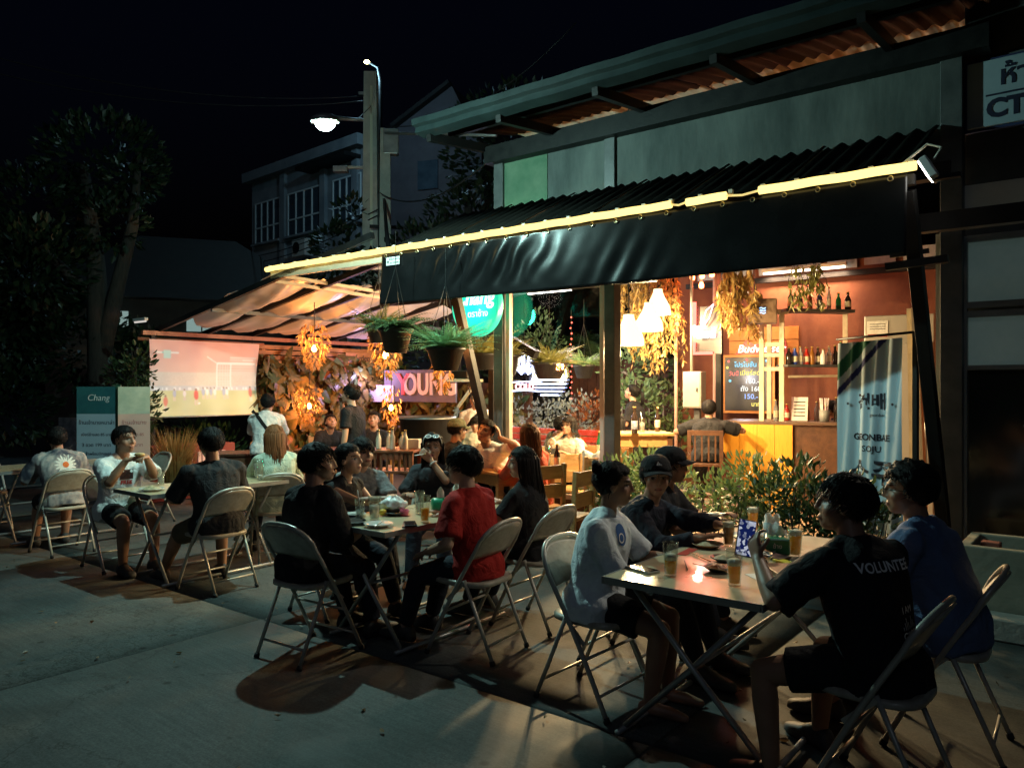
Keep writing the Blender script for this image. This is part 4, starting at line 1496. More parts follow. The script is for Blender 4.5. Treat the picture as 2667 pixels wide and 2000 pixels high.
def make_chair():
    t = empty('folding_chair', 0, 0, 0)
    def fr(z):
        return .215 - .455 * (z / .80) + .02 * math.sin(math.pi * z / .8)
    pts = []
    for i in range(9):
        z = .01 + .64 * i / 8
        pts.append((-.215, fr(z), z))
    for i in range(1, 12):
        a = math.pi * i / 12
        pts.append((-.215 * math.copysign(abs(math.cos(a)) ** .75, math.cos(a)), fr(.65 + .15 * math.sin(a)), .65 + .155 * math.sin(a) ** .8))
    for i in range(9):
        z = .65 - .64 * i / 8
        pts.append((.215, fr(z), z))
    MB().tube(pts, .0125, 8).build('frame', CHT, t, True)
    def back(u, v):
        x = -.207 + .414 * u
        top = .655 + .135 * (max(0, 1 - (abs(x) / .213) ** 3.0)) ** .6
        z = .595 + (top - .595) * v
        return (x, fr(z) + .006 - .026 * (1 - (x / .21) ** 2), z)
    MB().grid(back, 18, 8).build('backrest', CHM, t, True, solid=.010)
    def seat(mb, z0, inset):
        n = 32
        out = []
        for j in range(n):
            q = 2 * math.pi * j / n
            e = .55
            cs, sn = math.cos(q), math.sin(q)
            out.append((math.copysign(abs(cs) ** e, cs) * (.195 - inset), .02 + math.copysign(abs(sn) ** e, sn) * (.205 - inset), z0))
        return out
    mb = MB()
    rings_ = [seat(mb, .418, .012), seat(mb, .424, 0), seat(mb, .444, 0), seat(mb, .452, .010), seat(mb, .449, .03), seat(mb, .441, .08), seat(mb, .438, .15)]
    v, f = [], []
    for r_ in rings_: v += r_
    for i in range(len(rings_) - 1):
        for j in range(32):
            f.append((i * 32 + j, i * 32 + (j + 1) % 32, (i + 1) * 32 + (j + 1) % 32, (i + 1) * 32 + j))
    f.append(tuple(range(31, -1, -1)))
    f.append(tuple(range(len(v) - 32, len(v))))
    mb.add(v, f)
    mb.build('seat', CHM, t, True)
    for s_ in (-1, 1):
        lg = MB().tube([(s_ * .188, -.245, .01), (s_ * .188, -.16, .20), (s_ * .190, -.045, .462)], .0115, 8).build('rear_leg', CHT, t, True)
        MB().tube([(s_ * .188, -.247, 0), (s_ * .188, -.238, .025)], .016, 8).build('rubber_foot', RUB, lg, True)
        MB().beam((s_ * .200, -.05, .45), (s_ * .202, .07, .335), .006, .022).build('link', CHT, t)
        MB().tube([(s_ * .215, fr(.0), 0), (s_ * .215, fr(.025), .025)], .017, 8).build('rubber_foot', RUB, t, True)
    MB().tube([(-.188, -.205, .10), (.188, -.205, .10)], .008, 6).build('stretcher', CHT, t, True)
    for z in (.11, .27):
        MB().tube([(-.215, fr(z), z), (.215, fr(z), z)], .008, 6).build('stretcher', CHT, t, True)
    return t

chair0 = make_chair()
_cu = [0]
CHG = 'cream metal folding chairs around the yard tables'
def chair(label, x=None, y=None, hd=0.0, at=None):
    t = chair0 if _cu[0] == 0 else copy_tree(chair0)
    _cu[0] += 1
    p = W(x, y) if at is None else AT(at[0], 1005, at[1])
    t.location = (p.x, p.y, 0)
    t.rotation_euler = (0, 0, R(hd))
    tag(t, label, 'chair', CHG)
    return t

TABM = M('laminate_top', (.60, .51, .33), (.52, .42, .25), scale=3.5, rough=.30, bump=.05, coat=.25, rvar=.12)
TEDGE = M('aluminium_edge', (.42, .42, .40), (.34, .34, .33), scale=20, rough=.4, metal=.7)
TLEG = M('zinc_tube', (.40, .41, .40), (.32, .33, .32), scale=15, rough=.38, metal=.5, rvar=.1)

def table(label, x0, x1, y0, y1):
    cx, cy = (x0 + x1) / 2, (y0 + y1) / 2
    w, l = (x1 - x0) / 2, (y1 - y0) / 2
    t = thing('folding_table', label, 'table', cx, cy, 0, 0, group='laminate folding tables in the yard')
    MB().box(0, 0, .737, 2 * w - .012, 2 * l - .012, .026).build('tabletop', TABM, t, bevel=.003)
    mb = MB()
    for s_ in (-1, 1):
        mb.box(s_ * (w - .003), 0, .735, .008, 2 * l, .032)
        mb.box(0, s_ * (l - .003), .735, 2 * w - .02, .008, .032)
    mb.build('edge_band', TEDGE, t)
    # two crossing frames near each end
    for s_ in (-1, 1):
        yy = s_ * (l - .16)
        for q in (-1, 1):
            y2 = yy + q * .012
            MB().tube([(q * (w - .05), y2, .722), (q * -.02, y2, .36), (-q * (w - .02), y2, .03)], .0135, 8).build('leg', TLEG, t, True)
    for q in (-1, 1):
        MB().tube([(q * (w - .02), -l + .10, .022), (q * (w - .02), l - .10, .022)], .0135, 8).build('foot_bar', TLEG, t, True)
        MB().tube([(q * (w - .05), -l + .12, .715), (q * (w - .05), l - .12, .715)], .010, 8).build('top_rail', TLEG, t, True)
    MB().tube([(0, -l + .16, .375), (0, l - .16, .375)], .010, 8).build('pivot_rod', TLEG, t, True)
    return t

table('near laminate folding table holding beer glasses and plates', -.81, -.08, -2.62, -1.10)
table('middle laminate folding table with the green tissue holder', -2.97, -2.33, -2.53, -1.30)
table('laminate folding table in front of the man in the white shirt', -5.52, -4.90, -2.62, -1.35)
table('empty looking folding table at the far left edge', -8.35, -7.65, -2.75, -1.5)

FX, BX, FY, BY = -128.3, 51.7, -38.3, 141.7   # headings: towards +x, -x, +y, -y of the building frame
chair('cream folding chair under the woman in the pale blue T-shirt', -1.10, -2.20, FX - 3)
chair('cream folding chair under the person in the dark jacket and cap', -1.22, -1.62, FX)
chair('cream folding chair of the person in the black cap with a white emblem', -1.42, -1.02, FX + 20)
chair('cream folding chair under the man in the black volunteer T-shirt', .27, -2.32, BX - 4)
chair('cream folding chair under the man with glasses in the blue shirt', .38, -1.62, BX + 2)
chair('shadowed folding chair under the man in black with a wristwatch', -2.82, -2.68, FY + 4)
chair('folding chair under the woman beside the wristwatch man', -3.40, -2.05, FX)
chair('folding chair under the teenager in the grey printed T-shirt', -3.70, -1.58, FX)
chair('folding chair under the smoking woman', -3.52, -.88, 175)
chair('cream folding chair under the man in the red shirt', -2.07, -2.02, BX + 6)
chair('cream folding chair under the long haired woman in black', -2.10, -1.38, BX + 2)
chair('cream folding chair under the man with the daisy shirt', -7.02, -2.42, BX)
chair('cream folding chair under the man in the white T-shirt', -5.98, -2.38, FX + 2)
chair('beige lit folding chair under the man in the plain black T-shirt', -4.62, -2.22, BX + 4)
chair('folding chair under the woman in the pale green shirt', -5.15, -1.30, 25)
chair('empty folding chair at the far left picture edge', -8.75, -2.55, FX)
chair('empty folding chair tucked under the far left table', -7.95, -1.15, BY)

# ------------------------------------------------------------------ tableware
GL = glassmat('clear_tumbler', (.93, .95, .93), .02, .07)
BEER = leafmat('beer', (.90, .46, .03), (.95, .58, .07), .15)
BEER.node_tree.nodes['Mix Shader'].inputs['Fac'].default_value = .55
FOAM = M('beer_foam', (.85, .8, .68), (.75, .68, .52), scale=40, rough=.8, bump=.5, bscale=90)
ICE = M('ice_water', (.72, .75, .73), (.45, .48, .47), scale=60, rough=.1, trans=.25, alpha=.55, bump=.6, bscale=50)
STRAW = M('white_straw', (.8, .8, .78), rough=.4)
BSTRAW = M('black_straw', (.02, .02, .02), rough=.4)
CHINA = M('white_china', (.7, .69, .65), (.64, .63, .59), scale=8, rough=.2, coat=.3)
DCHINA = M('dark_plate', (.03, .028, .026), (.05, .045, .04), scale=8, rough=.3)
CURRY = M('red_curry', (.38, .07, .02), (.50, .20, .05), scale=60, rough=.4, bump=1, bscale=80)
SALAD = M('noodle_salad', (.55, .48, .30), (.42, .32, .16), scale=50, rough=.5, bump=1, bscale=70)
HERB = leafmat('herb_leaf', (.05, .14, .03), (.09, .2, .05))
STEELW = M('polished_steel', (.6, .6, .58), (.5, .5, .48), scale=20, rough=.22, metal=.9)
GREENP = M('green_plastic', (.015, .20, .09), (.01, .15, .07), scale=8, rough=.3, coat=.2)
TISS = M('white_tissue', (.8, .79, .75), (.74, .73, .69), scale=20, rough=.9, bump=.6, bscale=40)
BLK = M('black_plastic', (.012, .012, .014), (.02, .02, .02), scale=14, rough=.3)
SCR = M('phone_glass', (.01, .011, .013), rough=.08, spec=.7)

def tz(px, py, z=.75):
    d = (1.6 - z) * 2000 / (py - 1005)
    p = FRI @ Vector(((px - 1333) / 2000 * d, d, z))
    return p.x, p.y

def glass(label, px, py, fill=.6, liq=None, h=.15, r=.036, foam=True, straw=None, z=.75, pos=None, group='drinking glasses on the yard tables'):
    liq = liq or BEER
    x, y = tz(px, py, z) if pos is None else pos
    t = thing('drinking_glass', label, 'glass', x, y, z + .001, RND.uniform(0, 90), group)
    r0 = r * .72
    R_ = lambda q: r0 + (r - r0) * (q / h)
    MB().lathe([(0, .0), (r0, 0), (R_(h * .3), h * .3), (r, h), (r - .0025, h), (R_(h * .3) - .003, h * .3), (r0 - .003, .012), (0, .012)], 24).build('tumbler', GL, t, True)
    MB().tube([(r * math.cos(a), r * math.sin(a), h) for a in np.linspace(0, 2 * math.pi, 25)[:-1]], .0016, 5, closed=True).build('rim', GL, t, True)
    top = h * fill
    MB().lathe([(0, .013), (r0 - .0045, .013), (R_(top) - .0045, top), (0, top)], 20).build('drink', liq, t, True)
    if foam:
        MB().lathe([(0, top), (R_(top) - .0042, top), (R_(top + .022) - .0042, top + .022), (R_(top) * .6, top + .027), (0, top + .025)], 20).build('foam', FOAM, t, True)
    if straw is not None:
        MB().tube([(.01, 0, .02), (-.01, .012, h * 1.0), (-.022, .02, h * 1.45)], .0032, 6).build('straw', straw, t, True)
    return t

glass('tall beer glass beside the phone at the near table corner', 1746, 1500, .48)
glass('beer glass standing on the front edge of the near table', 1912, 1525, .58)
glass('reddish beer glass beside the stacked bowls on the near table', 1897, 1422, .68, M('red_ale', (.6, .2, .03), (.65, .28, .05), scale=20, rough=.15, trans=.1), foam=True)
glass('full beer glass at the back end of the near table', 1960, 1388, .8)
glass('beer glass with a dark straw next to the green tissue box', 2071, 1450, .72, straw=BSTRAW)
glass('small iced water glass with white straws on the middle table', 937, 1352, .5, ICE, h=.125, r=.034, foam=False, straw=STRAW)
glass('large iced water glass on the middle table', 975, 1354, .62, ICE, h=.15, r=.042, foam=False)
glass('glass of pale beer with a garnish on the middle table', 1106, 1360, .52, h=.165, r=.036, foam=False)
glass('glass of ice behind the pale beer on the middle table', 1092, 1338, .5, ICE, h=.15, r=.036, foam=False)
glass('water glass in front of the man in the white T-shirt', 419, 1264, .5, ICE, h=.13, r=.035, foam=False)
glass('stemless tall glass at the back of the white T-shirt table', 622, 1240, .35, ICE, h=.16, r=.038, foam=False, pos=(-5.05, -1.55))
glass('clear pitcher of ice at the back of the white T-shirt table', 600, 1240, .8, ICE, h=.18, r=.05, foam=False, pos=(-5.18, -1.48))

def plate(label, px, py, r=.09, mat=None, food=None, z=.75, herb=False, cat='plate', pos=None, h=.02):
    x, y = tz(px, py, z) if pos is None else pos
    t = thing('plate', label, cat, x, y, z + .001, RND.uniform(0, 90))
    MB().lathe([(0, 0), (r * .55, 0), (r, h), (r - .004, h + .002), (r * .55, .006), (0, .006)], 26).build('dish', mat or CHINA, t, True)
    if food is not None:
        def fd(u, v):
            a = 2 * math.pi * u
            q = r * .82 * v
            return (q * math.cos(a), q * math.sin(a), h * .6 + .022 * (1 - v * v) * (1 + .6 * nz(q * 40 * math.cos(a), q * 40 * math.sin(a), x * 9)))
        MB().grid(fd, 26, 9).build('food', food, t, True)
    if herb:
        mb = MB()
        leaves(mb, [((RND.uniform(-.04, .04), RND.uniform(-.04, .04), h + .012), (RND.uniform(-1, 1), RND.uniform(-1, 1), .5)) for _ in range(26)], .018, .035, RND)
        mb.build('herb', HERB, t)
    return t

plate('dark oval plate of red curry in the middle of the near table', 1967, 1442, .10, DCHINA, CURRY)
plate('small dark saucer of red sauce by the front beer glass', 1868, 1487, .062, DCHINA, CURRY)
plate('dark plate with scraps behind the front beer glass', 1890, 1462, .075, DCHINA, SALAD)
plate('large pale plate of noodle salad topped with herbs', 1953, 1408, .115, CHINA, SALAD, herb=True, h=.03)
plate('shallow wooden plate near the person in the dark jacket', 1842, 1425, .085, M('wood_plate', (.30, .15, .05), (.22, .1, .04), scale=9, rough=.5), SALAD)
plate('white plate with cutlery at the front of the middle table', 985, 1371, .09, CHINA)
plate('white plate behind the green tissue holder', 1176, 1337, .08, CHINA)
plate('black plate with crumpled paper on the middle table', 1030, 1340, .095, DCHINA)
plate('small plate beside the tablet on the middle table', 925, 1345, .07, CHINA)
plate('flat plate of leftovers on the white T-shirt table', 395, 1278, .10, CHINA, SALAD)
plate('dark plate of snacks near the phone hand', 2105, 1472, .085, DCHINA, SALAD)
bw_ = plate('polished steel bowl of rice on the near table', 1984, 1465, .052, STEELW, M('rice', (.75, .72, .62), (.65, .62, .5), scale=60, rough=.8, bump=1, bscale=120), cat='bowl', h=.045)

def slabthing(name, label, cat, px, py, sx, sy, h, mat, rz=0, z=.75, screen=None, pos=None):
    x, y = tz(px, py, z) if pos is None else pos
    t = thing(name, label, cat, x, y, z + .001, rz)
    MB().box(0, 0, h / 2, sx, sy, h).build('body', mat, t, bevel=min(.003, h * .3))
    if screen is not None:
        MB().box(0, 0, h + .0006, sx * .92, sy * .93, .001).build('screen', screen, t)
    return t

slabthing('phone', 'smartphone lying at the left corner of the near table', 'phone', 1672, 1485, .075, .155, .009, M('phone_edge', (.5, .5, .52), rough=.3, metal=.8), 72, screen=SCR)
slabthing('wooden_tray', 'brown wooden tray overhanging the right edge of the near table', 'tray', 2040, 1490, .13, .21, .018, M('brown_tray', (.22, .09, .035), (.16, .06, .025), scale=9, rough=.45), 40)
slabthing('snack_packet', 'yellow snack packet lying beside the steel bowl', 'packet', 2040, 1466, .05, .10, .012, M('yellow_foil', (.75, .6, .04), (.65, .5, .04), scale=20, rough=.35, bump=.6), 60)
slabthing('leather_wallet', 'dark wallet behind the yellow packet', 'wallet', 2020, 1455, .09, .12, .016, M('maroon_leather', (.09, .02, .015), (.06, .015, .012), scale=30, rough=.5, bump=.5), 65)
slabthing('phone', 'upper phone of the two stacked on the middle table', 'phone', 1068, 1366, .075, .15, .009, BLK, 50, z=.762, screen=SCR)
slabthing('phone', 'lower phone of the two stacked on the middle table', 'phone', 1064, 1369, .075, .155, .010, M('rose_case', (.35, .12, .1), rough=.4), 44)
slabthing('tablet_computer', 'black tablet at the left end of the middle table', 'tablet', 902, 1351, .18, .25, .010, BLK, 66, screen=SCR)
slabthing('leather_purse', 'black purse lying in front of the tablet', 'purse', 922, 1364, .10, .17, .02, BLK, 60)
slabthing('red_menu_card', 'red strip of card on the near table', 'card', 1790, 1437, .05, .18, .002, M('red_card', (.5, .05, .03), rough=.5), 5)
slabthing('receipt', 'white paper receipt under the front beer glass', 'paper', 1985, 1506, .08, .17, .001, TISS, 50)
# tissue box and cup on the near table
x, y = tz(2024, 1437)
t = thing('tissue_box', 'dark green tissue box with a white tissue on the near table', 'tissue box', x, y, .751, 20)
MB().box(0, 0, .04, .12, .14, .08).build('case', GREENP, t, bevel=.008)
def tis(u, v):
    return ((u - .5) * .09, .02 * math.sin(u * 7) * v + .01 * v, .082 + v * .07 * (1 - abs(u - .45) * 1.2) + .004 * math.sin(u * 22 + v * 5))
MB().grid(tis, 14, 8).build('tissue', TISS, t, True)
text('ช้าง', TISS, t, (0, -.0712, .04), .03, extrude=.0004)
x, y = tz(2008, 1412)
t = thing('paper_cup', 'pale paper cup stuffed with napkins behind the tissue box', 'cup', x, y, .751, 0)
MB().lathe([(0, 0), (.034, 0), (.045, .11), (.043, .11), (.033, .005), (0, .005)], 20).build('cup', M('grey_cup', (.5, .52, .5), (.42, .45, .44), scale=9, rough=.5), t, True)
def nap(u, v):
    a = 2 * math.pi * u
    q = .036 * (1 + .3 * v * math.sin(3 * a))
    return (q * math.cos(a), q * math.sin(a), .095 + v * .05 + .012 * math.sin(5 * a + v * 3))
MB().grid(nap, 24, 6).build('napkin', TISS, t, True)
# chopsticks and cutlery
def stick(label, px, py, rz, l=.2, mat=None, z=.757, name='chopstick', cat='chopstick', r=.003):
    x, y = tz(px, py, z)
    t = thing(name, label, cat, x, y, z, rz)
    MB().tube([(0, -l / 2, 0), (0, l / 2, .004)], [r, r * .6], 6).build('shaft', mat or PINE, t, True)
    return t
stick('pale chopstick resting across the dark saucer', 1852, 1479, 80, z=.778)
stick('pale chopstick lying behind the tall beer glass', 1822, 1450, 55)
stick('black handled fork beside the red card', 1786, 1472, 30, .17, BLK, name='fork', cat='fork')
stick('steel spoon on the white plate of the middle table', 985, 1366, 30, .18, STEELW, z=.775, name='spoon', cat='spoon', r=.004)
# middle table pieces
x, y = tz(1147, 1340)
t = thing('tissue_holder', 'bright green plastic tissue holder on the middle table', 'tissue holder', x, y, .751, 55)
MB().lathe([(0, 0), (.050, 0), (.058, .012), (.058, .10), (.05, .115), (.018, .118), (0, .118)], 24, (0, 0, 0), Matrix.Translation((0, 0, .058)) @ Matrix.Rotation(R(90), 4, 'Y') @ Matrix.Translation((0, 0, -.059)), sx=.95).build('drum', M('bright_green_plastic', (.02, .36, .18), (.015, .28, .14), scale=7, rough=.28, coat=.2), t, True)
def tis2(u, v):
    return ((u - .5) * .05, .012 * math.sin(u * 7) * v, .112 + v * .075 * (1 - abs(u - .5)))
MB().grid(tis2, 12, 8).build('tissue', TISS, t, True)
def bottle(label, x, y, z, mat, h=.26, r=.031, lab=None, cap=None, rz=0, name='bottle', cat='bottle', group=None, lr=.5):
    t = thing(name, label, cat, x, y, z, rz, group)
    MB().lathe([(0, 0), (r * .95, 0), (r, .008), (r, h * .55), (r * .92, h * .62), (r * .45, h * .76), (r * .40, h * .95), (r * .46, h * .955), (r * .46, h), (0, h)], 18).build('body', mat, t, True)
    if lab is not None:
        MB().lathe([(r + .0006, h * .16), (r + .0012, h * .17), (r + .0012, h * .47), (r + .0006, h * .48)], 18).build('label_band', lab, t, True)
    if cap is not None:
        MB().lathe([(0, h + .001), (r * .5, h - .012), (r * .5, h + .004), (0, h + .005)], 14).build('cap', cap, t, True)
    return t
PINKP = M('pink_plastic', (.75, .16, .25), (.65, .12, .2), scale=9, rough=.4)
PETM = M('clear_bottle', (.62, .64, .62), (.5, .52, .5), scale=9, rough=.12, trans=.55)
x, y = tz(1188, 1328)
b = bottle('clear bottle with a pink collar and straw on the middle table', x, y, .751, PETM, .19, .028, PINKP)
MB().tube([(0, 0, .15), (-.006, .004, .26)], .003, 6).build('straw', STRAW, b, True)
x, y = tz(1053, 1343)
t = thing('pink_cup', 'small pink plastic cup on the middle table', 'cup', x, y, .751)
MB().lathe([(0, 0), (.024, 0), (.03, .04), (.028, .04), (.022, .005), (0, .005)], 18).build('cup', PINKP, t, True)
x, y = tz(996, 1343)
t = thing('lemon', 'yellow half lemon beside the iced glass', 'fruit', x, y, .751)
sphere_pts_ = MB()
sphere_pts_.lathe([(0, 0), (.018, .004), (.027, .022), (.024, .036), (.008, .042), (0, .042)], 18).build('fruit', M('lemon_peel', (.8, .55, .05), (.7, .45, .04), scale=20, rough=.4, bump=.3), t, True)
x, y = tz(1025, 1338)
t = thing('crumpled_bag', 'crumpled white plastic bag on the middle table', 'bag', x, y, .765, 20)
def bag(u, v):
    a = 2 * math.pi * u
    q = .085 * math.sin(math.pi * (.12 + .8 * v)) * (1 + .25 * nz(3 * math.cos(a), 3 * math.sin(a), v * 4))
    return (q * math.cos(a) * 1.1, q * math.sin(a) * .8, .10 * v + .02 * nz(5 * math.cos(a), 5 * math.sin(a), v * 7 + 2))
MB().grid(bag, 30, 14).build('film', M('white_film', (.78, .78, .75), (.7, .7, .67), scale=14, rough=.35, bump=.5, bscale=30), t, True)
# ================================================================== the guests
def cloth(name, c, c2=None, **k):
    return M('cloth_' + name, c, c2 or tuple(min(1, q * 1.25 + .002) for q in c), scale=k.pop('scale', 9), rough=.85, bump=.35, bscale=220, spec=.25, folds=11, **k)
BLKT = cloth('black', (.012, .012, .014))
BLK2 = cloth('soft_black', (.018, .018, .02))
NAVYJ = cloth('navy_jacket', (.010, .012, .022))
WHT_ = cloth('white', (.66, .66, .64))
PBLUE = cloth('pale_blue_white', (.72, .79, .84))
BLUES = cloth('dusk_blue', (.10, .15, .27))
REDS = cloth('red', (.34, .018, .014))
CORAL = cloth('coral', (.62, .12, .07))
GREYT = cloth('grey_print', (.10, .105, .11), (.30, .31, .31), scale=16)
POLO = cloth('charcoal_polo', (.035, .037, .042))
GREENS = cloth('pale_green', (.36, .42, .33))
OLIVE = cloth('dark_olive', (.05, .055, .04))
DENIM = cloth('dark_denim', (.015, .018, .028))
KHAKI = cloth('dark_khaki', (.10, .08, .05))
BLKS = cloth('black_shorts', (.014, .014, .015))
CREAMT = cloth('cream', (.62, .56, .46))
CAPB = cloth('cap_black', (.010, .010, .012))
CAMO = cloth('camo', (.06, .07, .035), (.16, .15, .09), scale=22)
TIE = M('cloth_tiedye', (.05, .06, .09), (.52, .48, .45), scale=5.5, rough=.85, bump=.3, bscale=200, detail=3)
LS = (.47, .27, .18)
TAN = (.34, .18, .11)
BROWNH = (.06, .025, .012)
AUBURN = (.15, .055, .02)

P1 = person('woman with a hair bun in a pale blue T-shirt at the near table', loc=(-1.10, -2.20), hd=-113, sex='f', bw=1.22, belly=.02, s=.93, lean=9,
            yaw=16, pitch=2, hair='bun', hc=(.010, .007, .006), skin=TAN, shirt=PBLUE, sleeve=.92, pants=BLKS, plen=.72, hr=(.06, .34, .70), hl=(-.12, .40, .72), vox=.0065, shoes=None, fr=(.10, .30, .07), fl=(-.10, .34, .07))
P2 = person('person in a dark jacket and black cap looking towards the camera', loc=(-1.22, -1.62), hd=-124, s=.92, lean=16, yaw=-56, pitch=-2, skin=TAN, shirt=NAVYJ, sleeve=1.85,
            pants=DENIM, plen=1.9, hr=(.16, .46, .79), hl=(-.02, .52, .84), hair='short', cap=CAPB, vox=.0065, curl=.2, pl=(0, 0, 1))
P3 = person('person in a black cap with a white emblem seated behind the dark jacket', loc=(-1.42, -1.02), hd=-118, s=.92, lean=15, yaw=12, skin=TAN, shirt=BLK2, sleeve=.9, pants=DENIM, plen=1.9,
            hr=(.14, .42, .76), hl=(-.14, .42, .76), hair='short', cap=CAPB)
P4 = person('man in a black volunteer T-shirt and shorts holding a phone, back to the camera', loc=(.27, -2.32), hd=24, s=.98, lean=18, yaw=40, pitch=-6, twist=-6, bw=1.08, skin=TAN, shirt=BLKT, sleeve=.95,
            pants=BLKS, plen=.74, hl=(-.30, .34, .88), hr=(.10, .40, .76), hair='short', vox=.0065, curl=.75, pl=(1, 0, 0), dl=(.15, .5, .8), fl=(-.34, .22, .07), fr=(.10, .40, .07), hem=.10)
P5 = person('heavy man with glasses and thick hair in a dusk blue shirt at the right', loc=(.38, -1.62), hd=48, s=.97, lean=15, yaw=16, bw=1.24, belly=.05, skin=TAN, shirt=BLUES, sleeve=1.1,
            pants=BLUES, plen=1.5, hr=(.16, .40, .76), hl=(-.16, .40, .76), hair='curly', glasses=True, vox=.0065)
P6 = person('man in black with a wristwatch seated at the front end of the middle table', loc=(-2.86, -2.70), hd=-36, s=.97, lean=11, yaw=-38, pitch=-4, skin=TAN, shirt=BLKT, sleeve=1.05, pants=DENIM, plen=1.9,
            hr=(.14, .33, .68), hl=(-.10, .34, .66), hair='short', vox=.0065, fr=(.14, .44, .08))
P7 = person('woman in a sleeveless top reaching across the middle table', loc=(-3.36, -2.06), hd=-122, sex='f', s=.92, lean=14, yaw=14, pitch=-8, skin=LS, shirt=BLK2, sleeve=0, pants=DENIM, plen=1.9,
            hr=(.02, .50, .84), hl=(-.16, .38, .76), hair='tail', vox=.0065, curl=.8, pr=(0, 0, -1))
P8 = person('teenager with a fringe in a grey printed T-shirt behind the middle table', loc=(-3.70, -1.58), hd=-148, s=.92, lean=14, yaw=10, pitch=-7, skin=LS, shirt=GREYT, sleeve=.8, pants=DENIM, plen=1.9,
            hr=(.12, .42, .77), hl=(-.12, .42, .77), hair='bowl', vox=.0065)
P9 = person('woman with white sunglasses on her hair smoking at the middle table', loc=(-3.52, -.88), hd=178, sex='f', s=.94, lean=16, yaw=4, pitch=-4, skin=TAN, shirt=POLO, sleeve=.85, pants=DENIM, plen=1.9,
            hl=(.0, .27, 1.00), el=(-.6, .5, -.8), hr=(.16, .40, .74), hair='long', vox=.0065, curl=.7, pl=(.3, -1, 0), dl=(.5, .1, .5))
P10 = person('young man in a red shirt seen from behind at the middle table', loc=(-2.07, -2.02), hd=57, s=.94, lean=10, yaw=22, pitch=-3, skin=LS, shirt=REDS, sleeve=.8, pants=DENIM, plen=1.9,
             hl=(-.20, .22, .60), hr=(.16, .36, .76), hair='bowl', vox=.0065)
P11 = person('long haired woman in a black T-shirt seen from behind at the middle table', loc=(-2.12, -1.38), hd=56, sex='f', s=.89, lean=9, yaw=26, skin=LS, shirt=BLKT, sleeve=.8, pants=DENIM, plen=1.9,
             hl=(-.18, .34, .70), hr=(.16, .36, .76), hair='long', hc=(.010, .007, .006), vox=.0065)
P12 = person('man in a tie dyed shirt with a daisy on the back at the far left', loc=(-7.02, -2.42), hd=44, s=.96, lean=24, yaw=-6, pitch=-14, bw=1.1, skin=TAN, shirt=TIE, sleeve=.95, pants=BLKS, plen=.8,
             hr=(.18, .42, .76), hl=(-.18, .42, .76), hair='fade')
P13 = person('man in a white T-shirt holding food at chest height', loc=(-5.96, -2.38), hd=-128, s=.98, lean=12, yaw=14, pitch=-5, bw=1.12, belly=.02, skin=TAN, shirt=WHT_, sleeve=.95, pants=BLKS, plen=.8,
             hr=(.10, .36, .97), hl=(-.05, .40, .99), er=(.5, .2, -1), el=(-.5, .2, -1), hair='fade', vox=.0065, curl=.9, pr=(0, -.3, -1), pl=(0, -.3, -1), dr=(-.7, .6, .2), dl=(.7, .5, .1), fr=(.12, .34, .07), fl=(-.12, .40, .07))
P14 = person('man in a plain black T-shirt seated with his back to the camera', loc=(-4.62, -2.22), hd=44, s=.99, lean=13, yaw=2, bw=1.14, belly=.02, skin=TAN, shirt=BLK2, sleeve=.95, pants=KHAKI, plen=.9,
             hr=(.18, .38, .77), hl=(-.18, .40, .77), hair='short', fl=(-.22, .55, .07), fr=(.2, .38, .07))
P15 = person('woman with clipped auburn hair in a pale green shirt seen from behind', loc=(-5.15, -1.30), hd=28, sex='f', s=.96, lean=14, bw=1.12, skin=LS, shirt=GREENS, sleeve=1.7, pants=DENIM, plen=1.9,
             hr=(.16, .42, .76), hl=(-.16, .42, .76), hair='clip', hc=AUBURN, hem=.1)
P16 = person('waiter in a white shirt with a black strap bending over a table', at=(690, 9.3), hd=8, kind='stand', s=.93, lean=24, skin=TAN, shirt=WHT_, sleeve=.9, pants=DENIM, plen=1.95, pitch=-10,
             hr=(.18, .45, .85), hl=(-.18, .45, .85), hair='fade', vox=.009)
P17 = person('standing man in black with one hand at his face', at=(925, 9.4), hd=72, kind='stand', s=.97, lean=6, yaw=8, pitch=-12, skin=LS, shirt=BLKT, sleeve=.75, pants=DENIM, plen=1.95,
             hl=(-.24, .04, .80), hr=(.06, .22, 1.38), hair='short', vox=.009)
P18 = person('man in black facing the camera seated below the leaf wall', at=(978, 11.0), hd=178, s=.97, lean=12, pitch=-14, skin=TAN, shirt=BLKT, sleeve=.8, pants=DENIM, plen=1.9, hair='fade', vox=.009)
P19 = person('man in black with bowed head seated beside the orange lantern', at=(850, 11.3), hd=-150, s=.95, lean=24, pitch=-26, skin=TAN, shirt=BLKT, sleeve=.8, pants=DENIM, plen=1.9, hair='fade', vox=.009)
P20 = person('man in a camouflage cap and black shirt seen from behind', at=(1165, 8.4), hd=-50, s=.96, lean=14, yaw=-10, skin=TAN, shirt=BLKT, sleeve=.9, pants=DENIM, plen=1.9, hair='fade', cap=CAMO, vox=.009)
P21 = person('man in a white V-neck shirt resting his head on one hand', at=(1285, 8.2), hd=172, s=1.0, bw=1.1, lean=18, side=6, roll=-16, pitch=-12, yaw=-14, skin=TAN, shirt=WHT_, sleeve=.8, pants=BLKS, plen=.8,
             hl=(-.10, .20, 1.06), el=(-.9, .5, -.5), dl=(.2, 0, 1), hr=(.14, .42, .78), hair='fade', vox=.0075)
P22 = person('standing person in a white shirt with a black cross strap by the green lit post', at=(1240, 10.6), hd=168, kind='stand', s=.92, lean=6, skin=TAN, shirt=WHT_, sleeve=.8, pants=DENIM, plen=1.9, hair='short', vox=.009,
             hr=(.2, .1, .82), hl=(-.2, .1, .82))
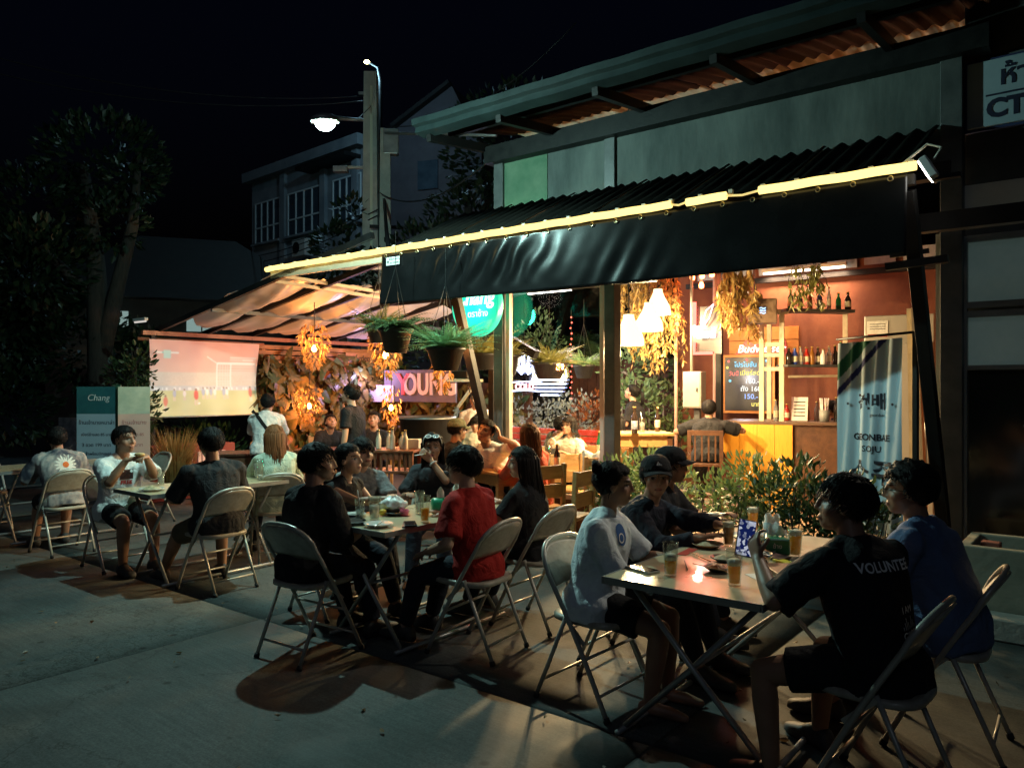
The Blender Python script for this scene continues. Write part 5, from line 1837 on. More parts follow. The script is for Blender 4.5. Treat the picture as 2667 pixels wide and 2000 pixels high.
PC = person('small child peeping from behind the man in the white V-neck', at=(1238, 9.8), hd=172, kind='stand', s=.72, lean=2, skin=LS, shirt=CREAMT, sleeve=.8, pants=DENIM, plen=1.9, hair='bowl', vox=.0085,
            hr=(.15, .1, .6), hl=(-.15, .1, .6))
P23 = person('woman with auburn hair in a coral top seen from behind', at=(1390, 7.5), hd=34, sex='f', s=.95, lean=8, bw=1.1, skin=LS, shirt=CORAL, sleeve=1.5, pants=DENIM, plen=1.9, hair='long', hc=AUBURN, vox=.008,
             hr=(.16, .40, .76), hl=(-.16, .40, .76))
P24 = person('man in a dark olive T-shirt leaning on his hand at the red bench', at=(1432, 9.7), hd=-60, s=.96, lean=20, yaw=20, bw=1.1, skin=TAN, shirt=OLIVE, sleeve=.8, pants=DENIM, plen=1.9, hair='short', vox=.009,
             hr=(.12, .30, .98), hl=(.0, .26, 1.06))
P25 = person('woman with a bob in a cream top covering her mouth', at=(1497, 9.6), hd=140, sex='f', s=.95, lean=14, pitch=-8, skin=LS, shirt=CREAMT, sleeve=1.0, pants=DENIM, plen=1.9, hair='bob', vox=.009,
             hr=(.02, .20, 1.04), hl=(-.12, .34, .78), er=(.6, .3, -.8))
P26 = person('standing waitress in black looking down at her hands', at=(1660, 11.2), hd=60, kind='stand', sex='f', s=.98, lean=8, pitch=-20, skin=LS, shirt=BLKT, sleeve=.8, pants=BLKS, plen=1.9, hair='tail', vox=.009,
             hr=(.06, .30, 1.12), hl=(-.08, .30, 1.06))
P27 = person('man in black hunched over the yellow bar counter with his back to the camera', at=(1842, 9.6), hd=-20, seat=.66, s=.98, lean=24, pitch=-18, bw=1.15, skin=TAN, shirt=BLKT, sleeve=.8, pants=DENIM, plen=1.9,
             hr=(.30, .40, 1.10), hl=(-.28, .36, 1.06), er=(1, -.4, -.4), el=(-1, -.4, -.4), hair='fade', vox=.009)
P28 = person('person half hidden behind the banner with an arm on the bar', at=(2190, 10.4), hd=60, seat=.62, s=.95, lean=12, skin=TAN, shirt=BLKT, sleeve=.6, pants=DENIM, plen=1.9, hair='short', vox=.009, hl=(-.10, .42, 1.05), hr=(.2, .4, 1.02))
P29 = person('person with long dark hair in black seated behind the pine table', at=(1606, 9.6), hd=-12, sex='f', s=.98, lean=10, skin=LS, shirt=BLKT, sleeve=1.0, pants=DENIM, plen=1.9, hair='long', vox=.009)

# prints, straps, watch, held things
PRW = M('white_shirt_print', (.88, .88, .86), rough=.8)
def backtext(p, body, size, x, z, mat=PRW, bold=.0, name='shirt_print'):
    me = text_mesh(body, size, .0, bold)
    return decal(p, 'shirt', me, Matrix.Translation((x, 0, z)) @ Matrix.Rotation(R(90), 4, 'X'), (0, 1, 0), mat, name)
backtext(P4, 'VOLUNTEER', .052, .015, .90, bold=.0012)
backtext(P4, 'I AM', .036, .06, .74)
backtext(P4, 'CISCO', .036, .06, .65, bold=.0006)
mb = MB()
for i, h in enumerate((.012, .026, .042, .026, .012, .026, .042, .026, .012)):
    mb.box(.06 - .045 + i * .0112, 0, .672 + h / 2, .0045, .001, h)
decal(P4, 'shirt', mb.mesh('shirt_print'), Matrix.Identity(4), (0, 1, 0), PRW, 'shirt_print')
# daisy
DAISY = M('daisy_petal_print', (.75, .74, .70), rough=.8)
mb = MB()
for i in range(16):
    a = 2 * math.pi * i / 16
    pt = []
    for k in range(9):
        q = k / 8
        pt.append((q, .011 * math.sin(math.pi * (.15 + .85 * q)) ** .6))
    poly = [(r_ * .082 + .018, w_) for r_, w_ in pt] + [(r_ * .082 + .018, -w_) for r_, w_ in pt[::-1]]
    v = [(c_ * math.cos(a) - s_ * math.sin(a), 0, c_ * math.sin(a) + s_ * math.cos(a)) for c_, s_ in poly]
    mb.add(v, [tuple(range(len(v)))])
decal(P12, 'shirt', mb.mesh('shirt_print'), Matrix.Translation((.02, 0, .84)), (0, 1, 0), DAISY, 'daisy_print')
mb = MB().lathe([(0, 0), (.028, 0)], 18, (0, 0, 0), Matrix.Rotation(R(90), 4, 'X'))
decal(P12, 'shirt', mb.mesh('shirt_print'), Matrix.Translation((.02, 0, .84)), (0, 1, 0), M('orange_print', (.75, .16, .03), rough=.8), 'daisy_centre', .0042)
# chest prints
mb = MB().lathe([(0, 0), (.055, 0)], 20, (0, 0, 0), Matrix.Rotation(R(-90), 4, 'X'), sx=.8)
decal(P1, 'shirt', mb.mesh('shirt_print'), Matrix.Translation((.065, 0, .86)), (0, -1, 0), M('blue_print', (.03, .12, .36), rough=.8), 'chest_print')
mb = MB().tube([(.022 * math.cos(a), 0, .022 * math.sin(a)) for a in np.linspace(0, 2 * math.pi, 17)[:-1]], .004, 4, closed=True)
decal(P1, 'shirt', mb.mesh('shirt_print'), Matrix.Translation((.075, 0, .845)), (0, -1, 0), PRW, 'chest_print', .0045)
mb = MB().box(0, 0, 0, .11, .001, .085)
decal(P13, 'shirt', mb.mesh('shirt_print'), Matrix.Translation((.01, 0, .83)), (0, -1, 0), M('dark_photo_print', (.05, .03, .03), (.22, .06, .04), scale=30, rough=.8), 'chest_print')
me = text_mesh('FREE', .045, 0, .002)
decal(P13, 'shirt', me, Matrix.Translation((.01, 0, .76)) @ Matrix.Rotation(R(180), 4, 'Z') @ Matrix.Rotation(R(90), 4, 'X'), (0, -1, 0), M('red_print', (.5, .05, .04), rough=.8), 'chest_print')
STRAP = cloth('strap', (.012, .012, .012))
for p, z0, dy in ((P16, 1.05, 1), (P22, 1.08, -1)):
    def sf(u, v, z0=z0):
        return (-.15 + .30 * u + .028 * (v - .5), 0, z0 + .25 - .36 * u + .03 * (v - .5))
    mb = MB().grid(sf, 24, 3)
    decal(p, 'shirt', mb.mesh('strap'), Matrix.Identity(4), (0, dy, 0), STRAP, 'strap', .006)
def cap_mark(p, mat):
    mb = MB().add([(-.016, 0, -.010), (-.004, 0, -.010), (-.002, 0, -.004), (-.010, 0, -.001)], [(0, 1, 2, 3)])
    mb.add([(0, 0, -.010), (.008, 0, -.010), (.002, 0, .006), (-.005, 0, .002)], [(0, 1, 2, 3)])
    mb.add([(.010, 0, -.010), (.019, 0, -.010), (.008, 0, .014), (.002, 0, .009)], [(0, 1, 2, 3)])
    me = mb.mesh('emblem')
    me.transform(p['HM'] @ Matrix.Translation((0, .116, .088)) @ Matrix.Rotation(R(18), 4, 'X'))
    me.materials.append(mat)
    o = bpy.data.objects.new('emblem', me)
    COL.objects.link(o)
    o.parent = p['cap']
cap_mark(P3, PRW)
cap_mark(P2, PRW)
# wristwatch, wristband
def band(p, wr, elb, mat, face=None, r=.031, name='wristwatch'):
    d = (wr - elb).normalized()
    c = wr - d * .035
    a = d.orthogonal().normalized()
    b = d.cross(a)
    mb = MB()
    mb.tube([c + (a * math.cos(t) + b * math.sin(t)) * r for t in np.linspace(0, 2 * math.pi, 21)[:-1]], .0065, 6, closed=True)
    o = mb.build(name, mat, p['obj'], True)
    if face is not None:
        up = Vector((0, 0, 1)) - d * d.z
        up.normalize()
        q = up.to_track_quat('Z', 'Y').to_matrix().to_4x4()
        q.translation = c + up * (r + .002)
        MB().lathe([(0, -.004), (.018, -.004), (.019, .004), (.016, .005), (0, .005)], 18, (0, 0, 0), q).build('watch_face', face, o, True)
band(P6, P6['wr'], P6['elR'], BLK, M('watch_dial', (.5, .5, .48), rough=.2, metal=.7))
band(P9, P9['wl'], P9['elL'], WHT_, None, .028, 'bracelet')
# sunglasses on the hair
t = thing('sunglasses', 'white rimmed sunglasses pushed up on the dark hair of the smoking woman', 'sunglasses', 0, 0, 0, world=True)
t.matrix_world = P9['obj'].matrix_basis @ P9['HM'] @ Matrix.Translation((0, .088, .098)) @ Matrix.Rotation(R(48), 4, 'X')
for q in (-1, 1):
    mb = MB().tube([(q * .034 + .025 * math.cos(a), 0, .020 * math.sin(a)) for a in np.linspace(0, 2 * math.pi, 19)[:-1]], .0042, 6, closed=True)
    mb.build('rim', M('white_rim', (.8, .8, .78), rough=.3), t, True)
    MB().lathe([(0, 0), (.023, 0), (.023, .002), (0, .002)], 16, (0, 0, 0), Matrix.Translation((q * .034, 0, 0)) @ Matrix.Rotation(R(90), 4, 'X')).build('lens', M('mirror_lens', (.35, .36, .36), rough=.1, metal=.8), t, True)
    MB().tube([(q * .06, 0, .005), (q * .08, -.05, .0), (q * .082, -.10, -.01)], .003, 5).build('temple', MATS['white_rim'], t, True)
MB().tube([(-.010, 0, .006), (.010, 0, .006)], .004, 6).build('bridge', MATS['white_rim'], t, True)
# cigarette
o9 = P9['obj'].matrix_basis
cg = thing('cigarette', 'cigarette between the fingers of the smoking woman', 'cigarette', 0, 0, 0, world=True)
cg.matrix_world = o9 @ Matrix.Translation(P9['wl'] + Vector((.07, .05, .05)))
MB().tube([(-.015, -.02, 0), (.05, .03, -.006)], .0042, 8).build('paper', M('cigarette_paper', (.8, .79, .75), rough=.8), cg, True)
MB().tube([(-.018, -.0225, 0), (-.034, -.035, .002)], .0044, 8).build('filter', M('cigarette_filter', (.6, .38, .16), rough=.8), cg, True)
# phone in the volunteer's hand
ph = thing('phone', 'lit smartphone held up by the man in the volunteer T-shirt', 'phone', 0, 0, 0, world=True)
_h = P4['obj'].matrix_basis @ (P4['wl'] + Vector((.02, .10, .07)))
_e = P4['obj'].matrix_basis @ (P4['HM'].translation)
_dir = (Vector((_e.x - .35, _e.y - .55, _e.z)) - _h).normalized()
q_ = _dir.to_track_quat('Z', 'Y').to_matrix().to_4x4()
q_.translation = _h
ph.matrix_world = q_ @ Matrix.Rotation(R(-12), 4, 'Z')
MB().box(0, 0, 0, .076, .158, .009).build('body', BLK, ph, bevel=.003)
SCRN = bpy.data.materials.new('phone_display'); SCRN.use_nodes = True
_n, _k = SCRN.node_tree.nodes, SCRN.node_tree.links
_n.clear()
_o = _n.new('ShaderNodeOutputMaterial'); _em = _n.new('ShaderNodeEmission'); _tc = _n.new('ShaderNodeTexCoord'); _v = _n.new('ShaderNodeTexVoronoi'); _r = _n.new('ShaderNodeValToRGB')
_v.inputs['Scale'].default_value = 75
_k.new(_tc.outputs['Object'], _v.inputs['Vector']); _k.new(_v.outputs['Color'], _r.inputs['Fac']); _k.new(_r.outputs['Color'], _em.inputs['Color']); _k.new(_em.outputs[0], _o.inputs[0])
_r.color_ramp.elements[0].color = (.01, .02, .12, 1); _r.color_ramp.elements[0].position = .45
_r.color_ramp.elements[1].color = (.7, .75, .9, 1); _r.color_ramp.elements[1].position = .75
_em.inputs['Strength'].default_value = .55
MB().box(0, 0, .0052, .070, .148, .001).build('screen', SCRN, ph)
# bread roll in the hands of the man in white
_h = P13['obj'].matrix_basis @ ((P13['wr'] + P13['wl']) / 2 + Vector((.0, .06, .035)))
fd_ = thing('bread_roll', 'small pale bread roll in the hands of the man in the white T-shirt', 'bread', _h.x, _h.y, _h.z, 20, world=True)
MB().lathe([(0, -.018), (.022, -.014), (.034, 0), (.028, .014), (0, .02)], 16, sx=1.3).build('crust', M('bread', (.6, .42, .2), (.5, .32, .13), scale=20, rough=.8, bump=.5), fd_, True)
# ================================================================== lamps inside
def plight(parent, loc, p, c, r=.06, name='bulb_light'):
    return light(name, 'POINT', loc, p, c, parent, shadow_soft_size=r)

SHADE = M('milk_glass_shade', (.8, .72, .5), rough=.3, emit=(1, .84, .50), es=1.75)
for i, (px, py, d, nm) in enumerate(((1637, 900, 8.2, 'front'), (1690, 862, 9.0, 'middle'), (1713, 820, 9.9, 'rear'))):
    q = ATL(px, py, d)
    t = thing('pendant_lamp', nm + ' one of three glowing bell shaped pendant lamps', 'pendant lamp', q.x, q.y, q.z, 0, 'bell pendant lamps over the pine table')
    r = .165
    MB().lathe([(r, 0), (r * .99, .03), (r * .90, .11), (r * .62, .20), (r * .42, .25), (r * .36, .29), (r * .34, .33), (.0, .335), (0, .33), (r * .30, .32), (r * .58, .20), (r * .86, .11), (r * .95, .03), (r * .96, 0)], 28).build('shade', SHADE, t, True)
    MB().tube([(0, 0, .33), (0, 0, 4.6 - q.z)], .006, 6).build('flex', CAB, t)
    MB().lathe([(0, .05), (.03, .07), (.035, .11), (.02, .16), (0, .165)], 14).build('bulb', glow('pendant_bulb', (1, .85, .5), 40), t, True)
    plight(t, (0, 0, -.07), 340, (1, .70, .34), .05)

ORB = glow('orange_bulb', (1, .42, .10), 46)
def lantern(label, px, py, d, power, seed, n=240, rad=.20, pot=False, bell=.34):
    q = ATL(px, py, d)
    t = thing('plant_lantern', label, 'lantern', q.x, q.y, q.z, 0)
    rg = random.Random(seed)
    MB().lathe([(0, -.045), (.028, -.035), (.035, 0), (.02, .045), (0, .05)], 14).build('bulb', ORB, t, True)
    MB().tube([(0, 0, .05), (.005, 0, bell + .15), (0, 0, .9)], .006, 6).build('cord', CAB, t)
    mb = MB()
    pts = []
    for _ in range(n):
        a = rg.uniform(0, 6.28); u_ = rg.uniform(0, 1)
        r = rad * (.35 + .65 * math.sin(math.pi * min(1, .25 + u_ * .8))) * rg.uniform(.75, 1.05)
        pts.append(((r * math.cos(a), r * math.sin(a), bell - u_ * (bell + .26)), (math.cos(a) * .5, math.sin(a) * .5, -.9)))
    leaves(mb, pts, .035, .085, rg, up=-.2, jit=.5)
    mb.build('foliage', leafmat('dry_leaf', (.26, .17, .06), (.4, .24, .08)), t)
    plight(t, (0, 0, -.0), power * 5.4, (1, .30, .065), .045)
    return t
lantern('leafy hanging lantern glowing orange below the pavilion roof', 818, 908, 10.6, 30, 1)
lantern('leafy hanging lantern glowing orange behind the dark fern pot', 1004, 925, 9.6, 22, 2)
lantern('orange glowing bulb hanging under the big fern basket', 1155, 946, 7.9, 16, 3, n=70, rad=.10, bell=.12)
lantern('orange lantern low in the leaf wall beside the bowed man', 805, 1058, 12.6, 30, 4, n=120, rad=.22)
lantern('orange lantern low in the leaf wall beside the seated man in black', 1018, 1062, 12.2, 30, 5, n=110, rad=.16)

# red bulb cluster
q = ATL(1828, 725, 10.4)
t = thing('red_bulb_cluster', 'cluster of four red bulbs hanging above the bar', 'lamp cluster', q.x, q.y, q.z)
for dx, dz in ((-.14, .03), (.0, .04), (.14, .05), (-.01, -.09)):
    b = MB().lathe([(0, -.05), (.03, -.04), (.035, .0), (.02, .04), (0, .045)], 12, (dx, .02 * dx, dz)).build('bulb', glow('red_bulb', (1, .16, .05), 22), t, True)
    MB().tube([(dx, 0, dz + .04), (dx * .5, 0, dz + .2), (0, 0, 1.0)], .005, 5).build('flex', CAB, t)
plight(t, (0, 0, -.02), 60, (1, .16, .05))

# ------------------------------------------------------------------ projection screen
t = thing('projection_screen', 'hanging projection screen showing a bright football match', 'screen', -9.87, 0, 0)
NU, NV = 230, 140
rgS = random.Random(11)
players = [(.13, .80, .040, 'r'), (.21, .70, .030, 'b'), (.405, .72, .042, 'R'), (.47, .68, .03, 'b'), (.505, .68, .03, 'w'), (.54, .68, .03, 'b'), (.575, .68, .03, 'w'), (.66, .68, .032, 'b'), (.69, .68, .03, 'w'), (.93, .69, .04, 'r'), (.30, .70, .028, 'w')]
def pix(u, v):
    # u across, v downwards
    if v < .42:
        c = np.array((.62, .27, .22)) * (1 - v / .42) + np.array((.66, .46, .40)) * (v / .42)
    elif v < .60:
        c = np.array((.60, .56, .50)) + .05 * nz(u * 60, v * 40)
    elif v < .66:
        c = np.array((.50, .55, .58))
    else:
        c = np.array((.50, .56, .30)) + .04 * math.sin(u * 24) + .06 * (v - .66)
    c = c + .03 * nz(u * 9, v * 9, 4)
    if .72 < u < .98 and .18 < v < .45 and int(v * 60) % 2 == 0: c = np.array((.62, .58, .54))
    # goal
    if abs(u - .60) < .006 and .28 < v < .62: c = np.array((.8, .8, .78))
    if abs(v - (.285 + .0)) < .008 and .60 < u < .97: c = np.array((.8, .8, .78))
    if abs(u - .73) < .006 and .29 < v < .62: c = np.array((.78, .78, .76))
    if .60 < u < .73 and .29 < v < .62 and (int(u * 120) % 3 == 0 or int(v * 80) % 3 == 0): c = c * .5 + .36
    if abs((v - .20) - (u - .50) * .9) < .008 and .50 < u < .60: c = np.array((.75, .72, .7))
    # score strip
    if .05 < u < .24 and .155 < v < .175: c = np.array((.75, .75, .72)) if (u < .10 or u > .17) else np.array((.2, .5, .5))
    if .11 < u < .17 and .13 < v < .24: c = np.array((.40, .62, .58))
    if .84 < u < .95 and .23 < v < .25: c = np.array((.8, .78, .75))
    # hoarding letters
    if .62 < v < .655 and int(u * 40) % 3 != 0 and nz(u * 30, 2) > 0: c = np.array((.75, .8, .82))
    for x, y, h, k in players:
        h = h * 1.55
        e = ((u - x) / (h * .32)) ** 2 + ((v - y) / h) ** 2
        if e < 1: c = np.array({'r': (.55, .14, .10), 'R': (.62, .06, .05), 'b': (.34, .42, .58), 'w': (.78, .78, .76)}[k])
        if ((u - x) / (h * .16)) ** 2 + ((v - (y - h * 1.15)) / (h * .24)) ** 2 < 1: c = np.array((.20, .12, .09))
        if abs(abs(u - x) - h * .14) < h * .08 and y + h < v < y + h * 2.1: c = np.array((.62, .56, .50))
    if ((u - .43) / .01) ** 2 + ((v - .83) / .014) ** 2 < 1: c = np.array((.85, .85, .8))
    return np.clip(c, 0, 1)
def scr(u, v):
    # slight waves in the cloth, right edge curls
    y = -.16 + 1.78 * u - .05 * (u > .5) * math.sin(v * math.pi) * (u - .5) * 2
    return (.018 * math.sin(u * 8 + v * 2) + .01 * math.sin(v * 9), y, 2.27 - 1.12 * v)
mb = MB().grid(scr, NU, NV)
cols = np.array([pix(i / NU, j / NV) for j in range(NV + 1) for i in range(NU + 1)], np.float32)
cg_ = cols.reshape(NV + 1, NU + 1, 3)
for _ in range(2):
    cg_ = (np.roll(cg_, 1, 0) + np.roll(cg_, -1, 0) + np.roll(cg_, 1, 1) + np.roll(cg_, -1, 1) + 2 * cg_) / 6
cols = (cg_ * .8 + np.array((.62, .56, .46)) * .2).reshape(-1, 3)
so = mb.build('cloth', vcol_mat('projected_picture', rough=.9, emit=.34), t, True)
setcol(so.data, cols)
MB().tube([(.0, -.2, 1.145), (.0, 1.66, 1.145)], .012, 8).build('weight_bar', GALV, t, True)
for y in (-.05, 1.5):
    MB().tube([(0, y, 2.26), (0, y, 2.36)], .004, 5).build('tie', CAB, t)

# ------------------------------------------------------------------ leaf wall, slat fence, name boards
LWL = leafmat('wall_leaf', (.07, .065, .012), (.16, .10, .022))
LWM = [LWL, leafmat('wall_leaf_yellow', (.22, .15, .03), (.32, .20, .05)), leafmat('wall_leaf_dark', (.03, .06, .02), (.07, .10, .03)), leafmat('wall_leaf_red', (.18, .05, .015), (.26, .085, .02))]
lw = thing('leaf_wall', 'dense climbing plant wall with large drooping leaves behind the pavilion', 'plant', -9.9, 1.7, 0)
MB().box(-.12, 1.5, 1.1, .06, 3.2, 2.0).build('trellis', DARKWOOD, lw)
MB().box(1.7, 2.62, .85, 3.6, .06, 1.6).build('trellis', DARKWOOD, lw)
rgL = random.Random(21)
def big_leaf(w, l, lobes):
    v, f = [(0, 0, 0)], []
    n = 12
    for i in range(n + 1):
        a = R(-120 + 240 * i / n)
        k = 1.0 if not lobes else (.72 + .28 * (1 if i % 2 == 0 else -.4))
        r = l * .5 * k * (1.0 + .9 * math.cos(a) ** 2 * (math.cos(a) > 0))
        v.append((math.sin(a) * w * .62 * k, math.cos(a) * r + l * .18, -.10 * abs(math.sin(a)) * w - .12 * l * max(0, math.cos(a))))
    for i in range(n): f.append((0, i + 1, i + 2))
    me = MB().add(v, f).mesh('leaf', True)
    return me
lmeshes = []
for k, (w, l, lb) in enumerate(((.22, .30, False), (.20, .34, True), (.14, .32, False), (.24, .28, True))):
    for m in LWM:
        me = big_leaf(w, l, lb)
        me.materials.append(m)
        lmeshes.append(me)
mbs = MB()
cnt = 0
for i in range(1700):
    if i % 3 != 2:
        y, z = rgL.uniform(-.1, 3.1), rgL.uniform(.15, 2.12)
        p = Vector((.02 + rgL.uniform(-.05, .22), y, z)); nrm = Vector((1, rgL.uniform(-.3, .3), rgL.uniform(-.2, .3)))
    else:
        x, z = rgL.uniform(.2, 3.4), rgL.uniform(.1, 1.62)
        p = Vector((x, 2.52 - rgL.uniform(-.05, .22), z)); nrm = Vector((rgL.uniform(-.3, .3), -1, rgL.uniform(-.2, .3)))
    dn = Vector((rgL.uniform(-.7, .7), rgL.uniform(-.7, .7), rgL.uniform(-1.2, .2)))
    q_ = dn.to_track_quat('Y', 'Z')
    # lay the blade roughly against the wall, tip hanging
    zax = (nrm + Vector((rgL.uniform(-.6, .6), rgL.uniform(-.6, .6), rgL.uniform(-.3, .6)))).normalized()
    yax = (dn - zax * dn.dot(zax)).normalized()
    xax = yax.cross(zax)
    mt = Matrix((xax, yax, zax)).transposed().to_4x4()
    mt.translation = p
    s_ = rgL.uniform(.40, .80)
    me = lmeshes[rgL.randrange(len(lmeshes))] if rgL.random() > .35 else lmeshes[2 + 4 * rgL.randrange(4)]
    if cnt < 290 and i % 2 == 0:
        o = bpy.data.objects.new('leaf', me)
        COL.objects.link(o)
        o.parent = lw
        o.matrix_local = mt @ Matrix.Scale(s_, 4)
        cnt += 1
    else:
        mbs.add([mt @ (v.co * s_) for v in me.vertices], [tuple(pq.vertices) for pq in me.polygons])
o = mbs.build('leaves', LWL, lw, True)
o['kind'] = 'stuff'
fn = thing('slat_fence', 'orange lit wooden slat panel with a carved garden sign above the leaf wall', 'fence', -9.9, 1.7, 0)
for i in range(4):
    MB().box(-.02, 1.4, 1.98 + .085 * i, .025, 2.9, .068).build('slat', WOODO, fn, bevel=.003)
for y in (.05, 1.3, 2.7):
    MB().box(-.05, y, 1.8, .05, .06, .9).build('post', WOODO, fn)
tb = MB().box(.03, 2.05, 2.10, .02, .72, .20).build('board', WOODO, fn, bevel=.004)
text('garden', DARKWOOD, tb, (.043, 2.05, 2.10), .15, rot=(R(90), 0, R(90)), extrude=.003, bold=.003)
# YOUNG board
yb = thing('name_board', 'dark name board with big pale letters lit violet beside the lantern', 'sign', -8.85, 3.95, 1.30)
MB().box(.25, .03, .30, 1.75, .04, .56).build('board', M('violet_grey_board', (.09, .075, .09), (.13, .11, .13), scale=4, rough=.6), yb)
MB().box(-.68, .0, .16, .62, .03, .30).build('white_panel', M('white_panel', (.62, .58, .62), rough=.6), yb)
LETP = M('pale_pink_letters', (.68, .48, .42), (.6, .4, .34), scale=9, rough=.6, emit=(1, .55, .45), es=.12)
LETR = M('red_letter', (.62, .05, .04), rough=.6, emit=(1, .08, .05), es=.25)
text('Y', LETR, yb, (-.12, -.0, .31), .52, extrude=.015, bold=.012)
text('OUNG', LETP, yb, (.52, -.0, .31), .52, extrude=.015, bold=.012, sx=.8)
plight(yb, (-.7, -.35, .45), 30, (.75, .5, 1))
yb2 = thing('letter_planter', 'low red planter box with pale capital letters on its front', 'planter', -9.55, -.1, .0)
MB().box(0, .35, .38, .4, 1.25, .76).build('box', M('red_box', (.26, .05, .03), (.2, .04, .025), scale=6, rough=.7, bump=.3), yb2, bevel=.01)
text('YOUNG', LETP, yb2, (.215, .35, .52), .34, rot=(R(90), 0, R(90)), extrude=.01, bold=.01, sx=.8)

# golden grass, creeper, small shrubs
def grass(label, x, y, z, n, h, seed, mat, spread=.25):
    rg = random.Random(seed)
    t = thing('grass_clump', label, 'plant', x, y, z)
    mb = MB()
    for _ in range(n):
        a = rg.uniform(0, 6.28); r = rg.uniform(0, spread * .4)
        b = Vector((r * math.cos(a), r * math.sin(a), 0))
        tip = b + Vector((math.cos(a) * spread * rg.uniform(.4, 1.3), math.sin(a) * spread * rg.uniform(.4, 1.3), h * rg.uniform(.6, 1.1)))
        mid = b.lerp(tip, .55) + Vector((0, 0, h * .18))
        s = Vector((-math.sin(a), math.cos(a), 0)) * .006
        mb.add([b - s, b + s, mid + s, mid - s, tip], [(0, 1, 2, 3), (3, 2, 4)])
    mb.build('foliage', mat, t)
    return t
GOLD = leafmat('golden_grass', (.30, .19, .06), (.45, .30, .10))
q = ATL(455, 1190, 10.2)
grass('clump of golden ornamental grass below the projection screen', q.x, q.y, 0.15, 420, .85, 4, GOLD, .32)
DGREEN = leafmat('dark_shrub_leaf', (.03, .06, .02), (.06, .10, .035))
q = ATL(365, 1100, 10.8)
bush('dark climbing shrub between the promotion stand and the screen', q.x, q.y, [(0, 0, .6, .30, .30, .55), (.05, 0, 1.3, .26, .26, .45), (-.05, 0, 1.9, .22, .22, .35), (-.55, .1, 1.75, .4, .3, .3)], 1500, 9, DGREEN, .05, .09, h=2)
q = ATL(560, 1120, 13)
bush('low green shrub under the projection screen', q.x, q.y, [(0, 0, .5, .6, .5, .45), (-.7, 0, .6, .4, .4, .4)], 900, 10, leafmat('mid_shrub_leaf', (.06, .11, .03), (.12, .18, .05)), .06, .12)
# hedge along the facade: several potted shrubs
HEDG = leafmat('hedge_leaf', (.11, .19, .07), (.22, .29, .11))
hed = [(1620, 7.5, 'leafy shrub in front of the pine table behind the bun woman', .85), (1700, 7.2, 'bright leafy shrub behind the two caps', .95), (1850, 6.6, 'sparse twiggy shrub below the yellow bar panel', .8), (1960, 6.45, 'dense shrub with pointed leaves below the yellow bar panel', .98), (2080, 5.95, 'glossy dark shrub left of the soju banner', 1.0), (2200, 5.6, 'dark shrub in front of the soju banner foot', .9)]
for i, (px, d, lb, h) in enumerate(hed):
    q = ATL(px, 1300, d)
    t = bush(lb, q.x, q.y, [(0, 0, h * .80, .27, .24, .26), (.2, .03, h * .66, .24, .22, .25), (-.2, -.02, h * .64, .24, .22, .26), (.02, -.1, h * .5, .22, .18, .2)], 1250 if i != 2 else 420, 30 + i, HEDG if i not in (4, 5) else DGREEN, .030, .072, stems=14, group='shrubs along the bar front')
    MB().lathe([(0, 0), (.13, 0), (.17, .28), (.185, .30), (.17, .31), (.15, .30), (0, .29)], 20).build('pot', M('clay_pot', (.20, .09, .05), (.15, .065, .04), scale=8, rough=.9, bump=.3), t, True)
bush('tall pale leaved plant growing in the concrete trough at the right edge', .62, .66, [(0, 0, .85, .12, .12, .14), (.05, 0, .62, .12, .12, .14)], 190, 50, leafmat('pale_leaf', (.2, .28, .24), (.3, .36, .3)), .03, .05, z=.44)


# ------------------------------------------------------------------ hanging fern baskets
FERN = leafmat('fern_leaf', (.14, .27, .12), (.27, .42, .19))
FERNY = leafmat('fern_leaf_yellow', (.26, .27, .08), (.38, .36, .12))
FERND = leafmat('fern_leaf_dark', (.03, .07, .025), (.07, .12, .04))
POTM = M('black_pot', (.014, .014, .014), (.025, .024, .022), scale=9, rough=.5, bump=.15)
def fern(label, px, py, d, r=.17, h=.22, fl=.36, n=46, seed=1, mat=FERN, hang=True, pos=None, droop=.5):
    q = ATL(px, py, d) if pos is None else Vector(pos)
    rg = random.Random(seed)
    t = thing('hanging_fern', label, 'fern', q.x, q.y, q.z, 0, 'potted ferns hung around the bar')
    MB().lathe([(0, -h), (r * .62, -h), (r * .95, -.03), (r * 1.04, -.03), (r * 1.04, 0), (r * .93, 0), (r * .9, -.03), (0, -.04)], 24).build('pot', POTM, t, True)
    mb = MB()
    for k in range(int(n * 1.9)):
        a = rg.uniform(0, 6.283)
        L_ = fl * 1.15 * rg.uniform(.6, 1.15)
        up_ = rg.uniform(.3, 1.3)
        p = Vector((math.cos(a) * r * .4 * rg.random(), math.sin(a) * r * .4 * rg.random(), -.03))
        dirn = Vector((math.cos(a), math.sin(a), up_)).normalized()
        m = 15
        st = L_ / m
        side = Vector((-math.sin(a), math.cos(a), 0))
        for i in range(m):
            p2 = p + dirn * st
            f = i / m
            pl_ = .080 * (1 - f) ** .7 * min(1, f * 5 + .3)
            for s_ in (-1, 1):
                tip = p + side * s_ * pl_ + dirn * pl_ * .35 + Vector((0, 0, -pl_ * .25))
                w_ = dirn * st * .42
                mb.add([p, (p + tip) / 2 + w_, tip, (p + tip) / 2 - w_], [(0, 1, 2, 3)])
            dirn = (dirn + Vector((0, 0, -droop / m * (1 + 1.5 * f)))).normalized()
            p = p2
    mb.build('foliage', mat, t)
    if hang:
        for k in range(3):
            a = k * 2.1
            MB().tube([(math.cos(a) * r, math.sin(a) * r, 0), (0, 0, .6)], .003, 4).build('hanger_wire', CAB, t)
        MB().tube([(0, 0, .6), (0, 0, .95)], .003, 4).build('hook', CAB, t)
    return t
